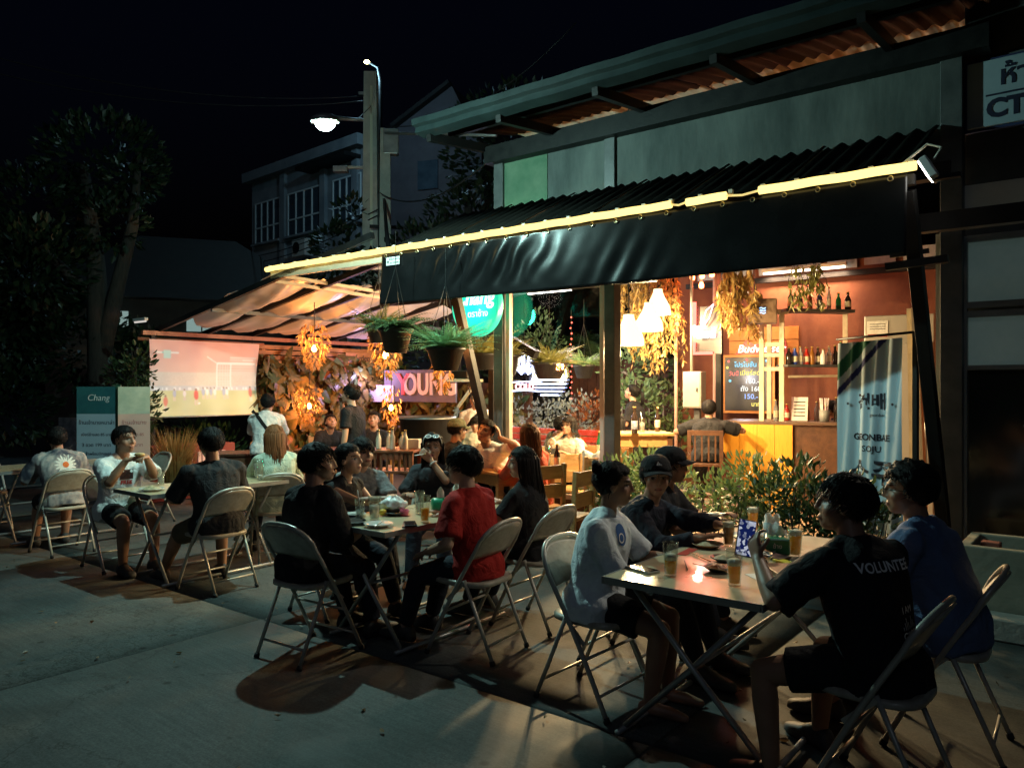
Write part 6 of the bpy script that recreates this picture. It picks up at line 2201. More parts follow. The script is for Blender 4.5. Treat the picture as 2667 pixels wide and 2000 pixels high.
fern('big green fern in a black basket below the green lit sign', 1160, 905, 7.3, .185, .22, .40, 58, 1)
fern('dark fern in a black pot left of the big green fern', 1030, 855, 7.5, .17, .24, .34, 46, 2, FERND, droop=.9)
fern('yellowish fern hanging behind the dark fern pot', 985, 850, 9.2, .15, .2, .36, 40, 3, FERNY)
fern('yellow green fern beyond the post with the projector shelf', 1262, 920, 9.4, .16, .2, .42, 44, 4, FERNY)
fern('fern in a black pot at the left side of the glass screen', 1318, 925, 10.2, .2, .26, .38, 44, 5, FERNY)
fern('long fern trough above the neon signs', 1430, 945, 10.6, .26, .22, .42, 64, 6, FERNY)
fern('small fern above the round neon sign', 1520, 950, 11.2, .16, .2, .34, 36, 7, FERN)
# trailing moss and staghorn hanging from the bar roof
def trail(label, px, py, d, n, ln, seed, mat, w=.16, lw_=.03, ll=.09):
    q = ATL(px, py, d)
    rg = random.Random(seed)
    t = thing('trailing_plant', label, 'plant', q.x, q.y, q.z, 0, 'trailing plants hung from the bar roof')
    mb = MB(); ms = MB()
    for _ in range(n):
        x0, y0 = rg.uniform(-w, w), rg.uniform(-w, w) * .6
        l_ = ln * rg.uniform(.5, 1.0)
        pts = []
        for i in range(10):
            f = i / 9
            pts.append(Vector((x0 * (1 + .3 * f) + .03 * math.sin(f * 6 + x0 * 30), y0 + .02 * math.sin(f * 7), -l_ * f)))
        ms.tube(pts, .003, 4)
        lvp = []
        for i in range(int(l_ * 46)):
            f = rg.random()
            k = min(8, int(f * 9))
            lvp.append((pts[k].lerp(pts[k + 1], f * 9 - k), (rg.uniform(-1, 1), rg.uniform(-1, 1), -1.0)))
        leaves(mb, lvp, lw_, ll, rg, up=-.3, jit=.5, simple=True)
    ms.build('stem', BARK, t, True)
    mb.build('foliage', mat, t)
    MB().tube([(0, 0, 0), (0, 0, .9)], .006, 5).build('hook', CAB, t)
    return t
DRYM = leafmat('dry_moss', (.30, .20, .06), (.42, .28, .09))
trail('curtain of dry golden moss hanging behind the pendant lamps', 1700, 690, 10.8, 60, 1.5, 1, DRYM, .35)
trail('dry golden moss hanging left of the glass screen column', 1650, 700, 11.5, 30, 1.0, 2, DRYM, .25)
trail('tangled dry aerial plant hanging in the middle of the bar', 1925, 700, 9.6, 30, .8, 3, DRYM, .20, .035, .12)
trail('pair of long drooping yellow green ferns under the tarpaulin', 2100, 690, 7.2, 14, .42, 4, FERNY, .12, .03, .08)
trail('single tapering staghorn strand above the loudspeaker', 1965, 760, 9.9, 10, .62, 5, DRYM, .06, .03, .1)

# ------------------------------------------------------------------ post with round green light box, projector shelf
cs = thing('round_light_box', 'round green light box sign with white script beside the post', 'sign', -4.66, .98, 2.50, 0)
mb = MB().lathe([(0, -.06), (.33, -.06), (.345, -.04), (.345, .04), (.33, .06), (0, .06)], 40, (0, 0, 0), Matrix.Rotation(R(90), 4, 'X'))
mb.build('box', M('green_light_face', (.02, .35, .22), rough=.35, emit=(.02, .80, .50), es=.75), cs, True)
WLET = M('white_lit_letters', (.8, .8, .78), rough=.4, emit=(1, 1, .95), es=.9)
text('Chang', WLET, cs, (.0, -.066, .08), .23, extrude=.003, bold=.006, shear=.2)
text('ตราช้าง', WLET, cs, (.06, -.066, -.10), .10, extrude=.003)
plight(cs, (0, -.35, -.05), 22, (.05, 1, .62), .12)
MB().box(.24, .0, .16, .30, .05, .05).build('bracket', GALV, cs)
sh = thing('projector_shelf', 'white wall shelf on an angled bracket fixed to the post', 'shelf', -4.66, .90, 1.66, 0)
MB().box(-.12, 0, 0, .36, .22, .03).build('board', CREAMP, sh, bevel=.003)
MB().beam((.05, 0, -.02), (-.22, 0, -.30), .03, .03).build('bracket', CREAMP, sh)
pj = thing('projector', 'black projector standing on the white shelf', 'projector', -4.78, .90, 1.676, 0)
MB().box(0, 0, .05, .24, .19, .09).build('case', BLK, pj, bevel=.012)
MB().lathe([(0, 0), (.03, 0), (.032, .02), (.022, .02), (0, .012)], 16, (0, 0, 0), Matrix.Translation((-.122, .03, .05)) @ Matrix.Rotation(R(-90), 4, 'Y')).build('lens', M('lens_glass', (.02, .02, .03), rough=.05), pj, True)
cable(W(-4.70, .85, 1.64), W(-4.48, 1.10, 1.15), .18, .006, label='thin black lead looping from the projector to the post')

# ------------------------------------------------------------------ neon signs behind the glass
NB = glow('neon_blue_white', (.55, .62, 1.0), 9)
NY = glow('neon_yellow', (1, .80, .30), 8)
NP = glow('neon_pink', (1, .45, .5), 6)
n1 = thing('neon_star_sign', 'blue white neon sign shaped like a splashing crown behind the glass', 'neon sign', -6.05, 3.7, 1.70)
for k in range(11):
    a = R(20 + 14 * k)
    MB().tube([(.06 * math.cos(a), -.02, .05 + .06 * math.sin(a)), (.20 * math.cos(a) + .02 * math.sin(k * 2), -.02, .06 + .30 * math.sin(a))], .008, 6).build('neon_tube', NB, n1, True)
for zz, w_ in ((-.05, .30), (-.18, .30)):
    MB().tube([(-w_, -.02, zz), (0, -.02, zz + .015), (w_, -.02, zz)], .009, 6).build('neon_tube', NB, n1, True)
text('COLD', NP, n1, (0, -.03, -.115), .13, extrude=.004, bold=.003)
MB().box(0, .01, .03, .62, .015, .56).build('backing', glassmat('acrylic', (.9, .92, .95), .1, .04), n1)
plight(n1, (0, -.25, 0), 70, (.62, .66, 1))
n2 = thing('round_neon_sign', 'round neon sign with glowing stripes under a yellow top', 'neon sign', -5.52, 3.6, 1.72)
for k in range(6):
    zz = .02 - .055 * k
    hw_ = math.sqrt(max(.001, .30 ** 2 - zz ** 2))
    MB().tube([(-hw_, -.02, zz), (hw_, -.02, zz)], .011, 6).build('neon_tube', NB if k else NY, n2, True)
MB().tube([(.30 * math.cos(a), -.02, .30 * math.sin(a)) for a in np.linspace(0, math.pi, 21)], .012, 6).build('neon_tube', NY, n2, True)
for k in range(3):
    MB().tube([((.24 - .06 * k) * math.cos(a), -.02, .02 + (.24 - .06 * k) * math.sin(a)) for a in np.linspace(0, math.pi, 17)], .010, 6).build('neon_tube', NY, n2, True)
text('Singha', NY, n2, (0.02, -.035, .09), .12, extrude=.004, bold=.003)
MB().lathe([(0, 0), (.33, 0), (.33, .015), (0, .015)], 30, (0, 0, 0), Matrix.Translation((0, .02, 0)) @ Matrix.Rotation(R(90), 4, 'X')).build('backing', MATS['acrylic'], n2)
plight(n2, (0, -.25, 0), 90, (1, .88, .62))
# planting behind the neon
for i, (px, d, lb) in enumerate(((1345, 12.4, 'grey green shrub below the blue neon sign'), (1420, 12.4, 'blue lit shrub between the neon signs'), (1500, 12.2, 'pale shrub below the round neon sign'), (1545, 12.0, 'rust coloured broad leaved plant by the frame'), (1400, 13.5, 'dark foliage hanging above the neon signs'))):
    q = ATL(px, 1050, d)
    bush(lb, q.x, q.y, [(0, 0, 1.0 if i < 4 else 2.4, .45, .35, .55), (.1, 0, .6 if i < 4 else 2.2, .5, .4, .4)], 1150, 60 + i, (leafmat('silver_leaf', (.18, .22, .2), (.3, .34, .3)), leafmat('silver_leaf', (), ()) if False else MATS['silver_leaf'], MATS['silver_leaf'], LWM[3], DGREEN)[i] if i else leafmat('silver_leaf', (.18, .22, .2), (.3, .34, .3)), .042, .08)
rl = thing('fairy_lights', 'red fairy light string hanging at the right of the glass screen', 'fairy lights', -4.95, 3.3, 0)
rb = glow('tiny_red_lamp', (1, .12, .08), 7)
for i in range(16):
    MB().lathe([(0, -.012), (.012, 0), (0, .012)], 8, (.012 * math.sin(i * 2.3), 0, 2.55 - .075 * i)).build('bulb', rb, rl, True)
MB().tube([(0, 0, 2.65), (0, 0, 1.35)], .003, 4).build('wire', CAB, rl)
rbn = thing('red_bench', 'red painted slatted bench back behind the leaning couple', 'bench', -5.0, 3.0, 0, 0)
REDP = M('red_paint', (.45, .03, .02), (.36, .025, .02), scale=9, rough=.5, bump=.15)
for i in range(5):
    MB().box(0, .0, .62 + .09 * i, 1.9, .03, .075).build('slat', REDP, rbn, bevel=.004)
for x in (-.9, 0, .9):
    MB().box(x, .04, .52, .06, .05, 1.04).build('post', REDP, rbn)
MB().box(0, -.22, .44, 1.9, .42, .04).build('seat', REDP, rbn, bevel=.005)

# dark planted yard behind the pendant lamps
rf = thing('rear_fence', 'dark timber fence with a pale handrail behind the pendant lamps', 'fence', -6.1, 7.4, 0)
for i in range(16):
    MB().box(-1.5 + .2 * i, 0, 1.05, .185, .03, 2.1 + .02 * (i % 3)).build('board', DARKWOOD, rf)
MB().box(0, -.04, 1.9, 3.2, .04, .08).build('rail', DARKWOOD, rf)
MB().tube([(-.5, -.5, 2.05), (1.4, -.6, 1.15)], .022, 8).build('handrail', CREAMP, rf, True)
for i in range(7):
    MB().tube([(-.4 + .28 * i, -.52, 0), (-.4 + .28 * i, -.52, 2.0 - .133 * i)], .012, 6).build('baluster', CREAMP, rf, True)
for i, (px, d, zz, lb) in enumerate(((1630, 12.6, 1.9, 'green climber lit by the pendant lamps on the rear fence'), (1730, 12.9, 1.2, 'leafy shrub against the rear fence behind the waitress'), (1690, 13.4, 2.4, 'dark overhanging foliage at the top of the rear fence'))):
    q = ATL(px, 1000, d)
    bush(lb, q.x, q.y, [(0, 0, zz, .5, .35, .5), (.2, 0, zz - .5, .45, .35, .4)], 700, 90 + i, (FERN, HEDG, DGREEN)[i], .06, .12)

# fallen leaves and scraps lying about the yard
rgF = random.Random(77)
mb = MB()
for _ in range(150):
    x_, y_ = rgF.uniform(-9, 1.5), rgF.uniform(-4.2, .8)
    leaves(mb, [((x_, y_, .012 + rgF.uniform(0, .006)), (rgF.uniform(-1, 1), rgF.uniform(-1, 1), 0))], .02, rgF.uniform(.025, .05), rgF, up=0, jit=.15)
o = mb.build('fallen_leaves', leafmat('fallen_leaf', (.10, .06, .03), (.2, .14, .07)))
place(o, 0, 0, 0)
tag(o, 'dry fallen leaves scattered over the yard slabs', 'leaves', kind='stuff')
# ================================================================== pine furniture
def make_pine_chair(mat=PINE):
    t = empty('wooden_chair', 0, 0, 0)
    for x in (-.19, .19):
        MB().box(x, .19, .21, .04, .04, .42).build('leg', mat, t, bevel=.003)
        MB().beam((x, -.19, 0), (x, -.23, .86), .04, .04).build('back_post', mat, t, bevel=.003)
    MB().box(0, 0, .435, .43, .43, .03).build('seat', mat, t, bevel=.004)
    for z in (.60, .78):
        MB().box(0, -.213 - (z - .6) * .05, z, .36, .02, .13).build('back_slat', mat, t, bevel=.003)
    for y in (-.19, .19):
        MB().box(0, y, .20, .35, .025, .035).build('rail', mat, t)
    return t
pc0 = make_pine_chair()
_pc = [0]
def pchair(label, px, d, hd):
    t = pc0 if _pc[0] == 0 else copy_tree(pc0)
    _pc[0] += 1
    p = AT(px, 1005, d)
    t.location = (p.x, p.y, 0); t.rotation_euler = (0, 0, R(hd))
    return tag(t, label, 'chair', 'pine chairs inside the bar')
pchair('pine chair right behind the long haired woman in black', 1462, 6.9, 60)
pchair('pine chair in front of the leaning couple', 1458, 8.7, 10)
pchair('pine chair with a pale garment over its back', 1560, 8.3, 6)
pchair('pine chair under the woman in the coral top', 1390, 7.45, 34)
pchair('pine chair under the man in the white V-neck', 1285, 8.3, 172)
pchair('pine chair under the man in the camouflage cap', 1165, 8.4, -50)
pchair('pine chair under the man in the olive T-shirt', 1432, 9.7, -60)
pchair('pine chair under the woman with the bob', 1500, 9.65, 140)
pchair('pine chair under the seated man below the leaf wall', 978, 11.0, 178)
pchair('pine chair under the bowed man', 850, 11.3, -150)
pchair('pine chair under the long dark haired person', 1606, 9.6, -12)
# garment
q = ATL(1560, 1180, 8.1)
t = thing('draped_cardigan', 'pale cardigan draped over the back of a pine chair', 'garment', q.x, q.y, 0, 0)
def card(u, v):
    a = math.pi * u
    return (-.20 + .40 * v + .02 * math.sin(a * 3), .05 * math.cos(a) + .012 * math.sin(v * 19 + u * 4), .48 + .42 * math.sin(a) ** .55 + .02 * math.sin(v * 13))
MB().grid(card, 24, 24).build('cloth', cloth('cardigan', (.55, .54, .5)), t, True)

def make_table(label, px, d, hd, w, l, h, mat, legm=None, apron=.10, name='wooden_table'):
    p = AT(px, 1005, d)
    t = thing(name, label, 'table', p.x, p.y, 0, hd, world=True)
    n = max(3, int(w / .12))
    for i in range(n):
        MB().box(-w / 2 + w * (i + .5) / n, 0, h - .015, w / n - .004, l, .03).build('plank', mat, t, bevel=.003)
    MB().box(0, 0, h - .035 - apron / 2, w - .06, l - .06, apron).build('apron', mat, t)
    for sx in (-1, 1):
        for sy in (-1, 1):
            MB().box(sx * (w / 2 - .05), sy * (l / 2 - .05), (h - .04) / 2, .06, .06, h - .04).build('leg', legm or mat, t, bevel=.003)
    return t
make_table('tall pine table under the pendant lamps with a dark beer bottle', 1655, 9.0, 4, .78, .55, 1.06, PINE, DARKWOOD, .12)
make_table('low pine table before the man in the white V-neck', 1330, 8.0, 30, .7, .7, .74, PINE)
make_table('pine table between the leaning couple', 1475, 9.1, 10, .8, .5, .76, PINE)
make_table('dark table in front of the seated man below the leaf wall', 930, 10.6, 0, 1.6, .6, .74, DARKWOOD)
make_table('dark table where the waiter bends over', 640, 10.0, 10, .9, .6, .74, DARKWOOD)
BEERB = M('brown_beer_bottle', (.02, .012, .01), (.03, .018, .012), scale=9, rough=.12, spec=.7)
GRNB = M('green_beer_bottle', (.01, .14, .04), (.012, .18, .05), scale=9, rough=.12, trans=.3)
BLAB = M('dark_blue_label', (.05, .07, .16), (.5, .5, .52), scale=26, rough=.5)
WLAB = M('cream_label', (.7, .66, .5), (.6, .5, .3), scale=30, rough=.5)
GCAP = M('gold_cap', (.6, .45, .15), rough=.3, metal=.8)
q = ATL(1652, 1140, 8.7)
bottle('dark beer bottle with a blue label on the tall pine table', q.x, q.y, 1.062, BEERB, .30, .037, BLAB, GCAP)
q = ATL(1712, 1120, 9.1)
bottle('second dark beer bottle towards the back of the tall pine table', q.x, q.y, 1.062, BEERB, .28, .032, WLAB, GCAP)
q = ATL(1560, 1110, 9.05)
bottle('green beer bottle on the table between the leaning couple', q.x, q.y, .762, GRNB, .30, .033, WLAB, GCAP)
q = ATL(1450, 1190, 7.9)
bottle('dark beer bottle on the low pine table beside the coral woman', q.x, q.y, .742, BEERB, .26, .032, WLAB, GCAP)
q = ATL(1672, 1130, 8.95)
glass('iced drink with a straw beside the dark beer bottle', 0, 0, .7, ICE, h=.16, r=.04, foam=False, straw=STRAW, z=1.061, pos=(q.x, q.y), group='drinking glasses inside the bar')
q = ATL(1420, 1190, 7.95)
glass('clear plastic jug on the low pine table', 0, 0, .5, ICE, h=.24, r=.065, foam=False, z=.741, pos=(q.x, q.y), group='drinking glasses inside the bar')

# serving trolley
p = ATL(1028, 1280, 8.0)
t = thing('serving_trolley', 'reddish wooden serving trolley with bottles on top', 'trolley', p.x, p.y, 0, 30)
TROL = M('red_brown_wood', (.26, .085, .035), (.19, .06, .025), scale=6, rough=.5, bump=.25, stretch=(1, 1, 6))
for sx in (-1, 1):
    for sy in (-1, 1):
        MB().box(sx * .22, sy * .16, .46, .04, .04, .92).build('leg', TROL, t, bevel=.003)
for z in (.93, .72, .30):
    MB().box(0, 0, z, .50, .38, .025).build('shelf', TROL, t, bevel=.003)
for i in range(6):
    MB().box(-.16 + .064 * i, -.165, .83, .02, .02, .19).build('spindle', TROL, t)
for i, (dx, dy, h) in enumerate(((-.16, -.05, .2), (-.08, .05, .18), (.0, -.08, .22), (.06, .06, .17), (.13, -.06, .20))):
    pt = FR.inverted() @ (W(p.x, p.y) + (Matrix.Rotation(ANG + R(30), 3, 'Z') @ Vector((dx, dy, 0))))
    bottle(('tall', 'stubby', 'slim', 'short', 'square')[i] + ' pale sauce bottle on the serving trolley', pt.x, pt.y, .944, M('sauce_bottle', (.6, .5, .36), (.7, .62, .5), scale=12, rough=.25), h, .028, WLAB if i % 2 else None, GCAP, group='sauce bottles on the trolley')
pt = FR.inverted() @ (W(p.x, p.y) + (Matrix.Rotation(ANG + R(30), 3, 'Z') @ Vector((.17, .08, 0))))
bx = thing('napkin_box', 'white napkin box at the end of the serving trolley', 'box', pt.x, pt.y, .944, 30)
MB().box(0, 0, .05, .16, .12, .10).build('case', WHT, bx, bevel=.006)
# dark conical bin with tilted lid
p = ATL(1112, 1250, 9.6)
t = thing('dark_bin', 'tall dark grey tapering drum with a bright rim beside the trolley', 'bin', p.x, p.y, 0, 0)
DGR = M('dark_grey_plastic', (.028, .029, .031), (.04, .04, .042), scale=7, rough=.45)
MB().lathe([(0, 0), (.20, 0), (.25, .02), (.34, 1.18), (.36, 1.18), (.36, 1.22), (.32, 1.22), (.30, 1.19), (0, 1.15)], 28).build('drum', DGR, t, True)
MB().tube([(.35 * math.cos(a), .35 * math.sin(a), 1.20) for a in np.linspace(0, 2 * math.pi, 29)[:-1]], .012, 6, closed=True).build('rim', GALV, t, True)

# ------------------------------------------------------------------ bar counter
p = ATL(1988, 1200, 10.0)
bc = thing('bar_counter', 'yellow fronted bar counter with a slanted side and dark worktop', 'counter', p.x, p.y, 0, 12)
YELP = M('yellow_boarding', (.72, .36, .035), (.62, .29, .025), scale=5, rough=.45, bump=.25, bscale=14, stretch=(6, 1, .6))
cuts = [-.52, -.30, -.08, .14, .36]
for a, b in zip(cuts[:-1], cuts[1:]):
    def bot(x):
        return max(0.0, .75 - (x + .52) * 2.0) if x < -.15 else 0.0
    poly = [(a + .002, 1.10), (b - .002, 1.10), (b - .002, bot(b)), (a + .002, bot(a))]
    MB().prism(poly, -.02, .02).build('board', YELP, bc)
MB().box(.85, .35, 1.12, 2.7, .75, .04).build('worktop', M('worktop', (.10, .06, .045), (.14, .09, .06), scale=6, rough=.3), bc, bevel=.004)
MB().box(1.3, .06, .55, 1.9, .06, 1.08).build('front_panel', DARKWOOD, bc)
rk = thing('bar_rack', 'cream painted timber rack with shelves of bottles above the counter', 'rack', p.x, p.y, 1.14, 12)
for x, y in ((-.03, .05), (.22, .05), (.95, .55), (-.03, .75)):
    MB().box(x, y, .70, .06, .05, 1.40).build('post', CREAMP, rk, bevel=.003)
MB().beam((-.06, .05, 1.42), (.30, .05, 1.42), .05, .06).build('top_rail', CREAMP, rk)
MB().beam((.22, .02, 1.43), (1.0, .58, 1.43), .25, .04).build('top_shelf', DARKSTEEL, rk)
MB().beam((.22, .05, .72), (1.0, .60, .72), .30, .03).build('shelf', DARKSTEEL, rk)
for z in (.86, 1.0, .68):
    MB().box(.095, .05, z, .20, .03, .05).build('rung', CREAMP, rk)
MB().beam((.30, .1, .58), (1.3, .85, .60), .04, .03).build('cross_rail', CREAMP, rk)
BM = [GRNB, BEERB, PETM, M('amber_bottle', (.35, .13, .02), (.42, .18, .03), scale=9, rough=.12, trans=.3), M('white_bottle', (.72, .7, .66), rough=.3), M('red_bottle', (.42, .03, .02), rough=.2), M('blue_bottle', (.03, .06, .3), rough=.2)]
rgB = random.Random(5)
kinds = ['green', 'brown', 'clear', 'amber', 'white', 'red', 'blue']
def rackpt(x, y):
    return FRI @ (rk.matrix_basis @ Vector((x, y, 0)))
rk_m = Matrix.Translation(W(p.x, p.y, 1.14)) @ Matrix.Rotation(ANG + R(12), 4, 'Z')
def rkp(x, y, z):
    return FRI @ (rk_m @ Vector((x, y, z)))
spots = []
for i in range(11):
    f = i / 10
    spots.append((.30 + .66 * f, .10 + .47 * f + rgB.uniform(-.05, .05), .736))
for i in range(7):
    spots.append((.32 + .66 * i / 6, .12 + .46 * i / 6, 1.452))
for i in range(14):
    spots.append((.12 + 1.6 * i / 13, .40 + rgB.uniform(-.18, .18), .0))
for i, s_ in enumerate(spots):
    k = rgB.randrange(7)
    q = rkp(*s_)
    where = 'middle shelf of the bar rack' if i < 11 else ('top shelf of the bar rack' if i < 18 else 'bar worktop')
    bottle('%s bottle, number %s from the left along the %s' % (kinds[k], ('one', 'two', 'three', 'four', 'five', 'six', 'seven', 'eight', 'nine', 'ten', 'eleven', 'twelve', 'thirteen', 'fourteen')[i if i < 11 else (i - 11 if i < 18 else i - 18)], where),
           q.x, q.y, q.z + .002, BM[k], rgB.uniform(.20, .31), rgB.uniform(.028, .04), WLAB if rgB.random() > .4 else None, GCAP, group='bottles at the bar')
# utensil jars, towel
q = rkp(.72, .22, 0)
t = thing('utensil_jar', 'red headed jar of white utensils on the bar worktop', 'jar', q.x, q.y, q.z + .002)
MB().lathe([(0, 0), (.06, 0), (.065, .15), (.06, .15), (.055, .01), (0, .01)], 18).build('jar', PETM, t, True)
for i in range(7):
    a = i * .9
    MB().tube([(.03 * math.cos(a), .03 * math.sin(a), .01), (.055 * math.cos(a), .055 * math.sin(a), .30)], .006, 5).build('utensil', STRAW, t, True)
q = rkp(.42, .18, 0)
t = thing('table_menu', 'white standing menu card on the bar worktop', 'menu', q.x, q.y, q.z + .002, 10)
MB().box(0, 0, .16, .20, .01, .31, Matrix.Rotation(R(-10), 4, 'X')).build('card', TISS, t)
for i in range(5):
    MB().box(0, -.01 + .0, .07 + .045 * i, .14, .004, .012, Matrix.Rotation(R(-10), 4, 'X')).build('print_line', INK, t)
# bar stool
p2 = AT(1836, 1005, 9.55)
t = thing('bar_stool', 'dark wooden bar chair under the man at the counter', 'stool', p2.x, p2.y, 0, -14, world=True)
for x in (-.19, .19):
    MB().box(x, .19, .31, .045, .045, .62).build('leg', DARKWOOD, t)
    MB().beam((x, -.19, 0), (x, -.24, 1.05), .045, .045).build('back_post', DARKWOOD, t)
MB().box(0, 0, .635, .44, .44, .035).build('seat', DARKWOOD, t, bevel=.004)
for i in range(4):
    MB().box(-.12 + .08 * i, -.235, .86, .02, .02, .36).build('spindle', DARKWOOD, t)
MB().box(0, -.24, 1.03, .42, .03, .06).build('crest_rail', DARKWOOD, t)
for z in (.2, .38):
    MB().box(0, .19, z, .36, .03, .04).build('rung', DARKWOOD, t)

# wall fittings behind the bar: beer board, chalk menu, fuse box, speaker, neon
p = ATL(1945, 900, 12.2)
bs = thing('beer_board', 'orange timber board with a red bow tie beer emblem', 'sign', p.x, p.y, p.z, 10)
ORW = M('orange_boarding', (.62, .25, .05), (.5, .19, .035), scale=5, rough=.5, bump=.25, stretch=(1, 1, 7))
for i in range(3):
    MB().box(.25, 0, -.24 + .21 * i, 1.05, .03, .20).build('plank', ORW, bs, bevel=.003)
MB().prism([(-.22, -.20), (.0, .10), (.10, .02), (.46, .02), (.58, .10), (.66, -.20), (.5, -.16), (-.0, -.16)], -.045, -.02).build('emblem', M('crimson', (.35, .02, .02), rough=.4), bs)
text('Budweiser', WLET, bs, (.22, -.05, -.06), .17, extrude=.003, bold=.003, shear=.25)
p = ATL(1945, 1000, 12.1)
cm = thing('chalk_menu', 'glowing black menu board with hand lettered prices', 'menu board', p.x, p.y, p.z, 10)
MB().box(.02, 0, 0, .72, .03, .84).build('panel', M('blackboard', (.012, .013, .016), (.02, .022, .026), scale=6, rough=.4), cm, bevel=.004)
MB().box(.02, .01, 0, .80, .03, .92).build('frame', ORW, cm)
def em(nm, c, s=1.3): return glow('menu_' + nm, c, s)
rows = [('โปรโมชั่น', em('cyan', (.3, .75, 1)), -.02, .30, .10), ('เบียร์สด', em('yellow', (1, .85, .2)), .05, .17, .10), ('วันนี้', em('red', (1, .25, .2)), -.20, .16, .09), ('160.-', em('white', (.9, .9, .85)), .08, .04, .11), ('ถัง 160', em('white', (), ()) if False else MATS['menu_white'], .06, -.08, .11), ('150.-', em('blue', (.4, .55, 1)), .06, -.20, .11), ('บาท', MATS['menu_yellow'], .14, -.32, .09)]
for b_, m_, x_, z_, s_ in rows:
    text(b_, m_, cm, (x_, -.018, z_), s_, extrude=.001, bold=.002)
for i, (x_, z_) in enumerate(((-.28, .36), (.30, .36), (-.30, .26), (.32, .25), (.0, .38), (-.26, .05))):
    MB().lathe([(0, 0), (.022, 0), (.022, .003), (0, .003)], 10, (0, 0, 0), Matrix.Translation((x_, -.018, z_)) @ Matrix.Rotation(R(90), 4, 'X')).build('dot', [MATS['menu_red'], MATS['menu_cyan'], MATS['menu_yellow'], em('pink', (1, .4, .8))][i % 4], cm)
plight(cm, (0, -.3, .1), 9, (.8, .85, 1))
p = ATL(1808, 1015, 10.2)
t = thing('fuse_box', 'grey steel electrical cabinet on a wall post', 'cabinet', p.x, p.y, p.z, 0)
GRB = M('grey_cabinet', (.24, .235, .2), (.2, .195, .17), scale=6, rough=.45, bump=.1)
MB().box(0, 0, 0, .26, .16, .48).build('case', GRB, t, bevel=.006)
MB().box(0, -.084, 0, .235, .012, .45).build('door', GRB, t, bevel=.004)
MB().box(.08, -.094, .0, .02, .01, .05).build('latch', BLK, t)
MB().tube([(-.05, .02, .24), (-.05, .02, 2.0)], .02, 8).build('conduit', GRB, t, True)
MB().box(0, .1, -.85, .08, .06, 1.6).build('support_post', DARKSTEEL, t)
p = ATL(1985, 812, 9.7)
t = thing('loudspeaker', 'wooden box loudspeaker with a lit blue badge above the rack', 'speaker', p.x, p.y, p.z, 20)
MB().box(0, 0, 0, .34, .30, .30).build('cabinet', M('speaker_veneer', (.16, .10, .06), (.12, .075, .045), scale=6, rough=.5, bump=.2), t, bevel=.006)
MB().box(.172, .0, 0, .004, .28, .28).build('side_cloth', BLK, t)
for i in range(3):
    MB().tube([(-.03 + .07 * k_ / 6, -.154, -.03 + .03 * i + .006 * math.sin(k_ * 1.2)) for k_ in range(7)], .006, 5).build('badge', glow('badge_blue', (.35, .6, 1), 3), t, True)
p = ATL(1828, 870, 10.0)
t = thing('red_neon_sign', 'red and white neon sign on the post behind the pendant lamps', 'neon sign', p.x, p.y, p.z, 0)
RN = glow('neon_red', (1, .07, .05), 9)
MB().tube([(-.11, 0, .42), (-.11, 0, .12)], .03, 8).build('neon_tube', RN, t, True)
MB().tube([(-.11, 0, -.10), (-.11, 0, -.25), (.14, 0, -.25)], .022, 8).build('neon_tube', RN, t, True)
MB().tube([(.0, -.01, .12), (.06, -.01, .30), (.16, -.01, .38), (.10, -.01, .20), (.02, -.01, .10)], .008, 6).build('neon_tube', NP, t, True)
text('Bud', glow('neon_white', (1, .96, .9), 10), t, (.06, -.02, .0), .16, extrude=.006, bold=.006)
MB().box(.05, .05, .05, .40, .02, .62).build('backing', BLK, t)
plight(t, (.05, -.25, .05), 32, (1, .25, .18))
for k_, (px, py, d) in enumerate(((1760, 960, 10.9), (1860, 980, 11.9))):
    q = ATL(px, py, d)
    o = MB().tube([(q.x, q.y, 0), (q.x, q.y, 4.3)], .025, 8).build('wall_pipe', M('pink_pipe', (.5, .3, .25), rough=.5), None, True)
    place(o, 0, 0, 0)
    tag(o, ('dim pink service pipe beside the fuse box' if k_ == 0 else 'pale service pipe beside the beer board'), 'pipe')
# fridge with label
p = ATL(2340, 1000, 8.0)
t = thing('refrigerator', 'tall pale grey refrigerator with a label behind the banner', 'refrigerator', p.x, p.y, 0, 6)
FRG = M('pale_grey_enamel', (.45, .43, .38), (.40, .38, .34), scale=4, rough=.35, coat=.2)
MB().box(0, .3, 1.17, .66, .6, 2.34).build('body', FRG, t, bevel=.012)
MB().box(0, -.015, 1.05, .64, .03, 2.0).build('door', FRG, t, bevel=.008)
MB().box(-.20, -.002, 2.20, .20, .006, .17).build('rating_label', TISS, t)
MB().box(-.20, -.006, 2.13, .19, .004, .03).build('label_stripe', M('label_red', (.4, .03, .03), rough=.5), t)
for k_ in range(3):
    MB().box(-.20, -.006, 2.20 + .025 * k_, .15, .004, .006).build('print_line', INK, t)
MB().tube([(.25, -.05, .8), (.25, -.06, 1.4)], .012, 8).build('handle', GALV, t, True)
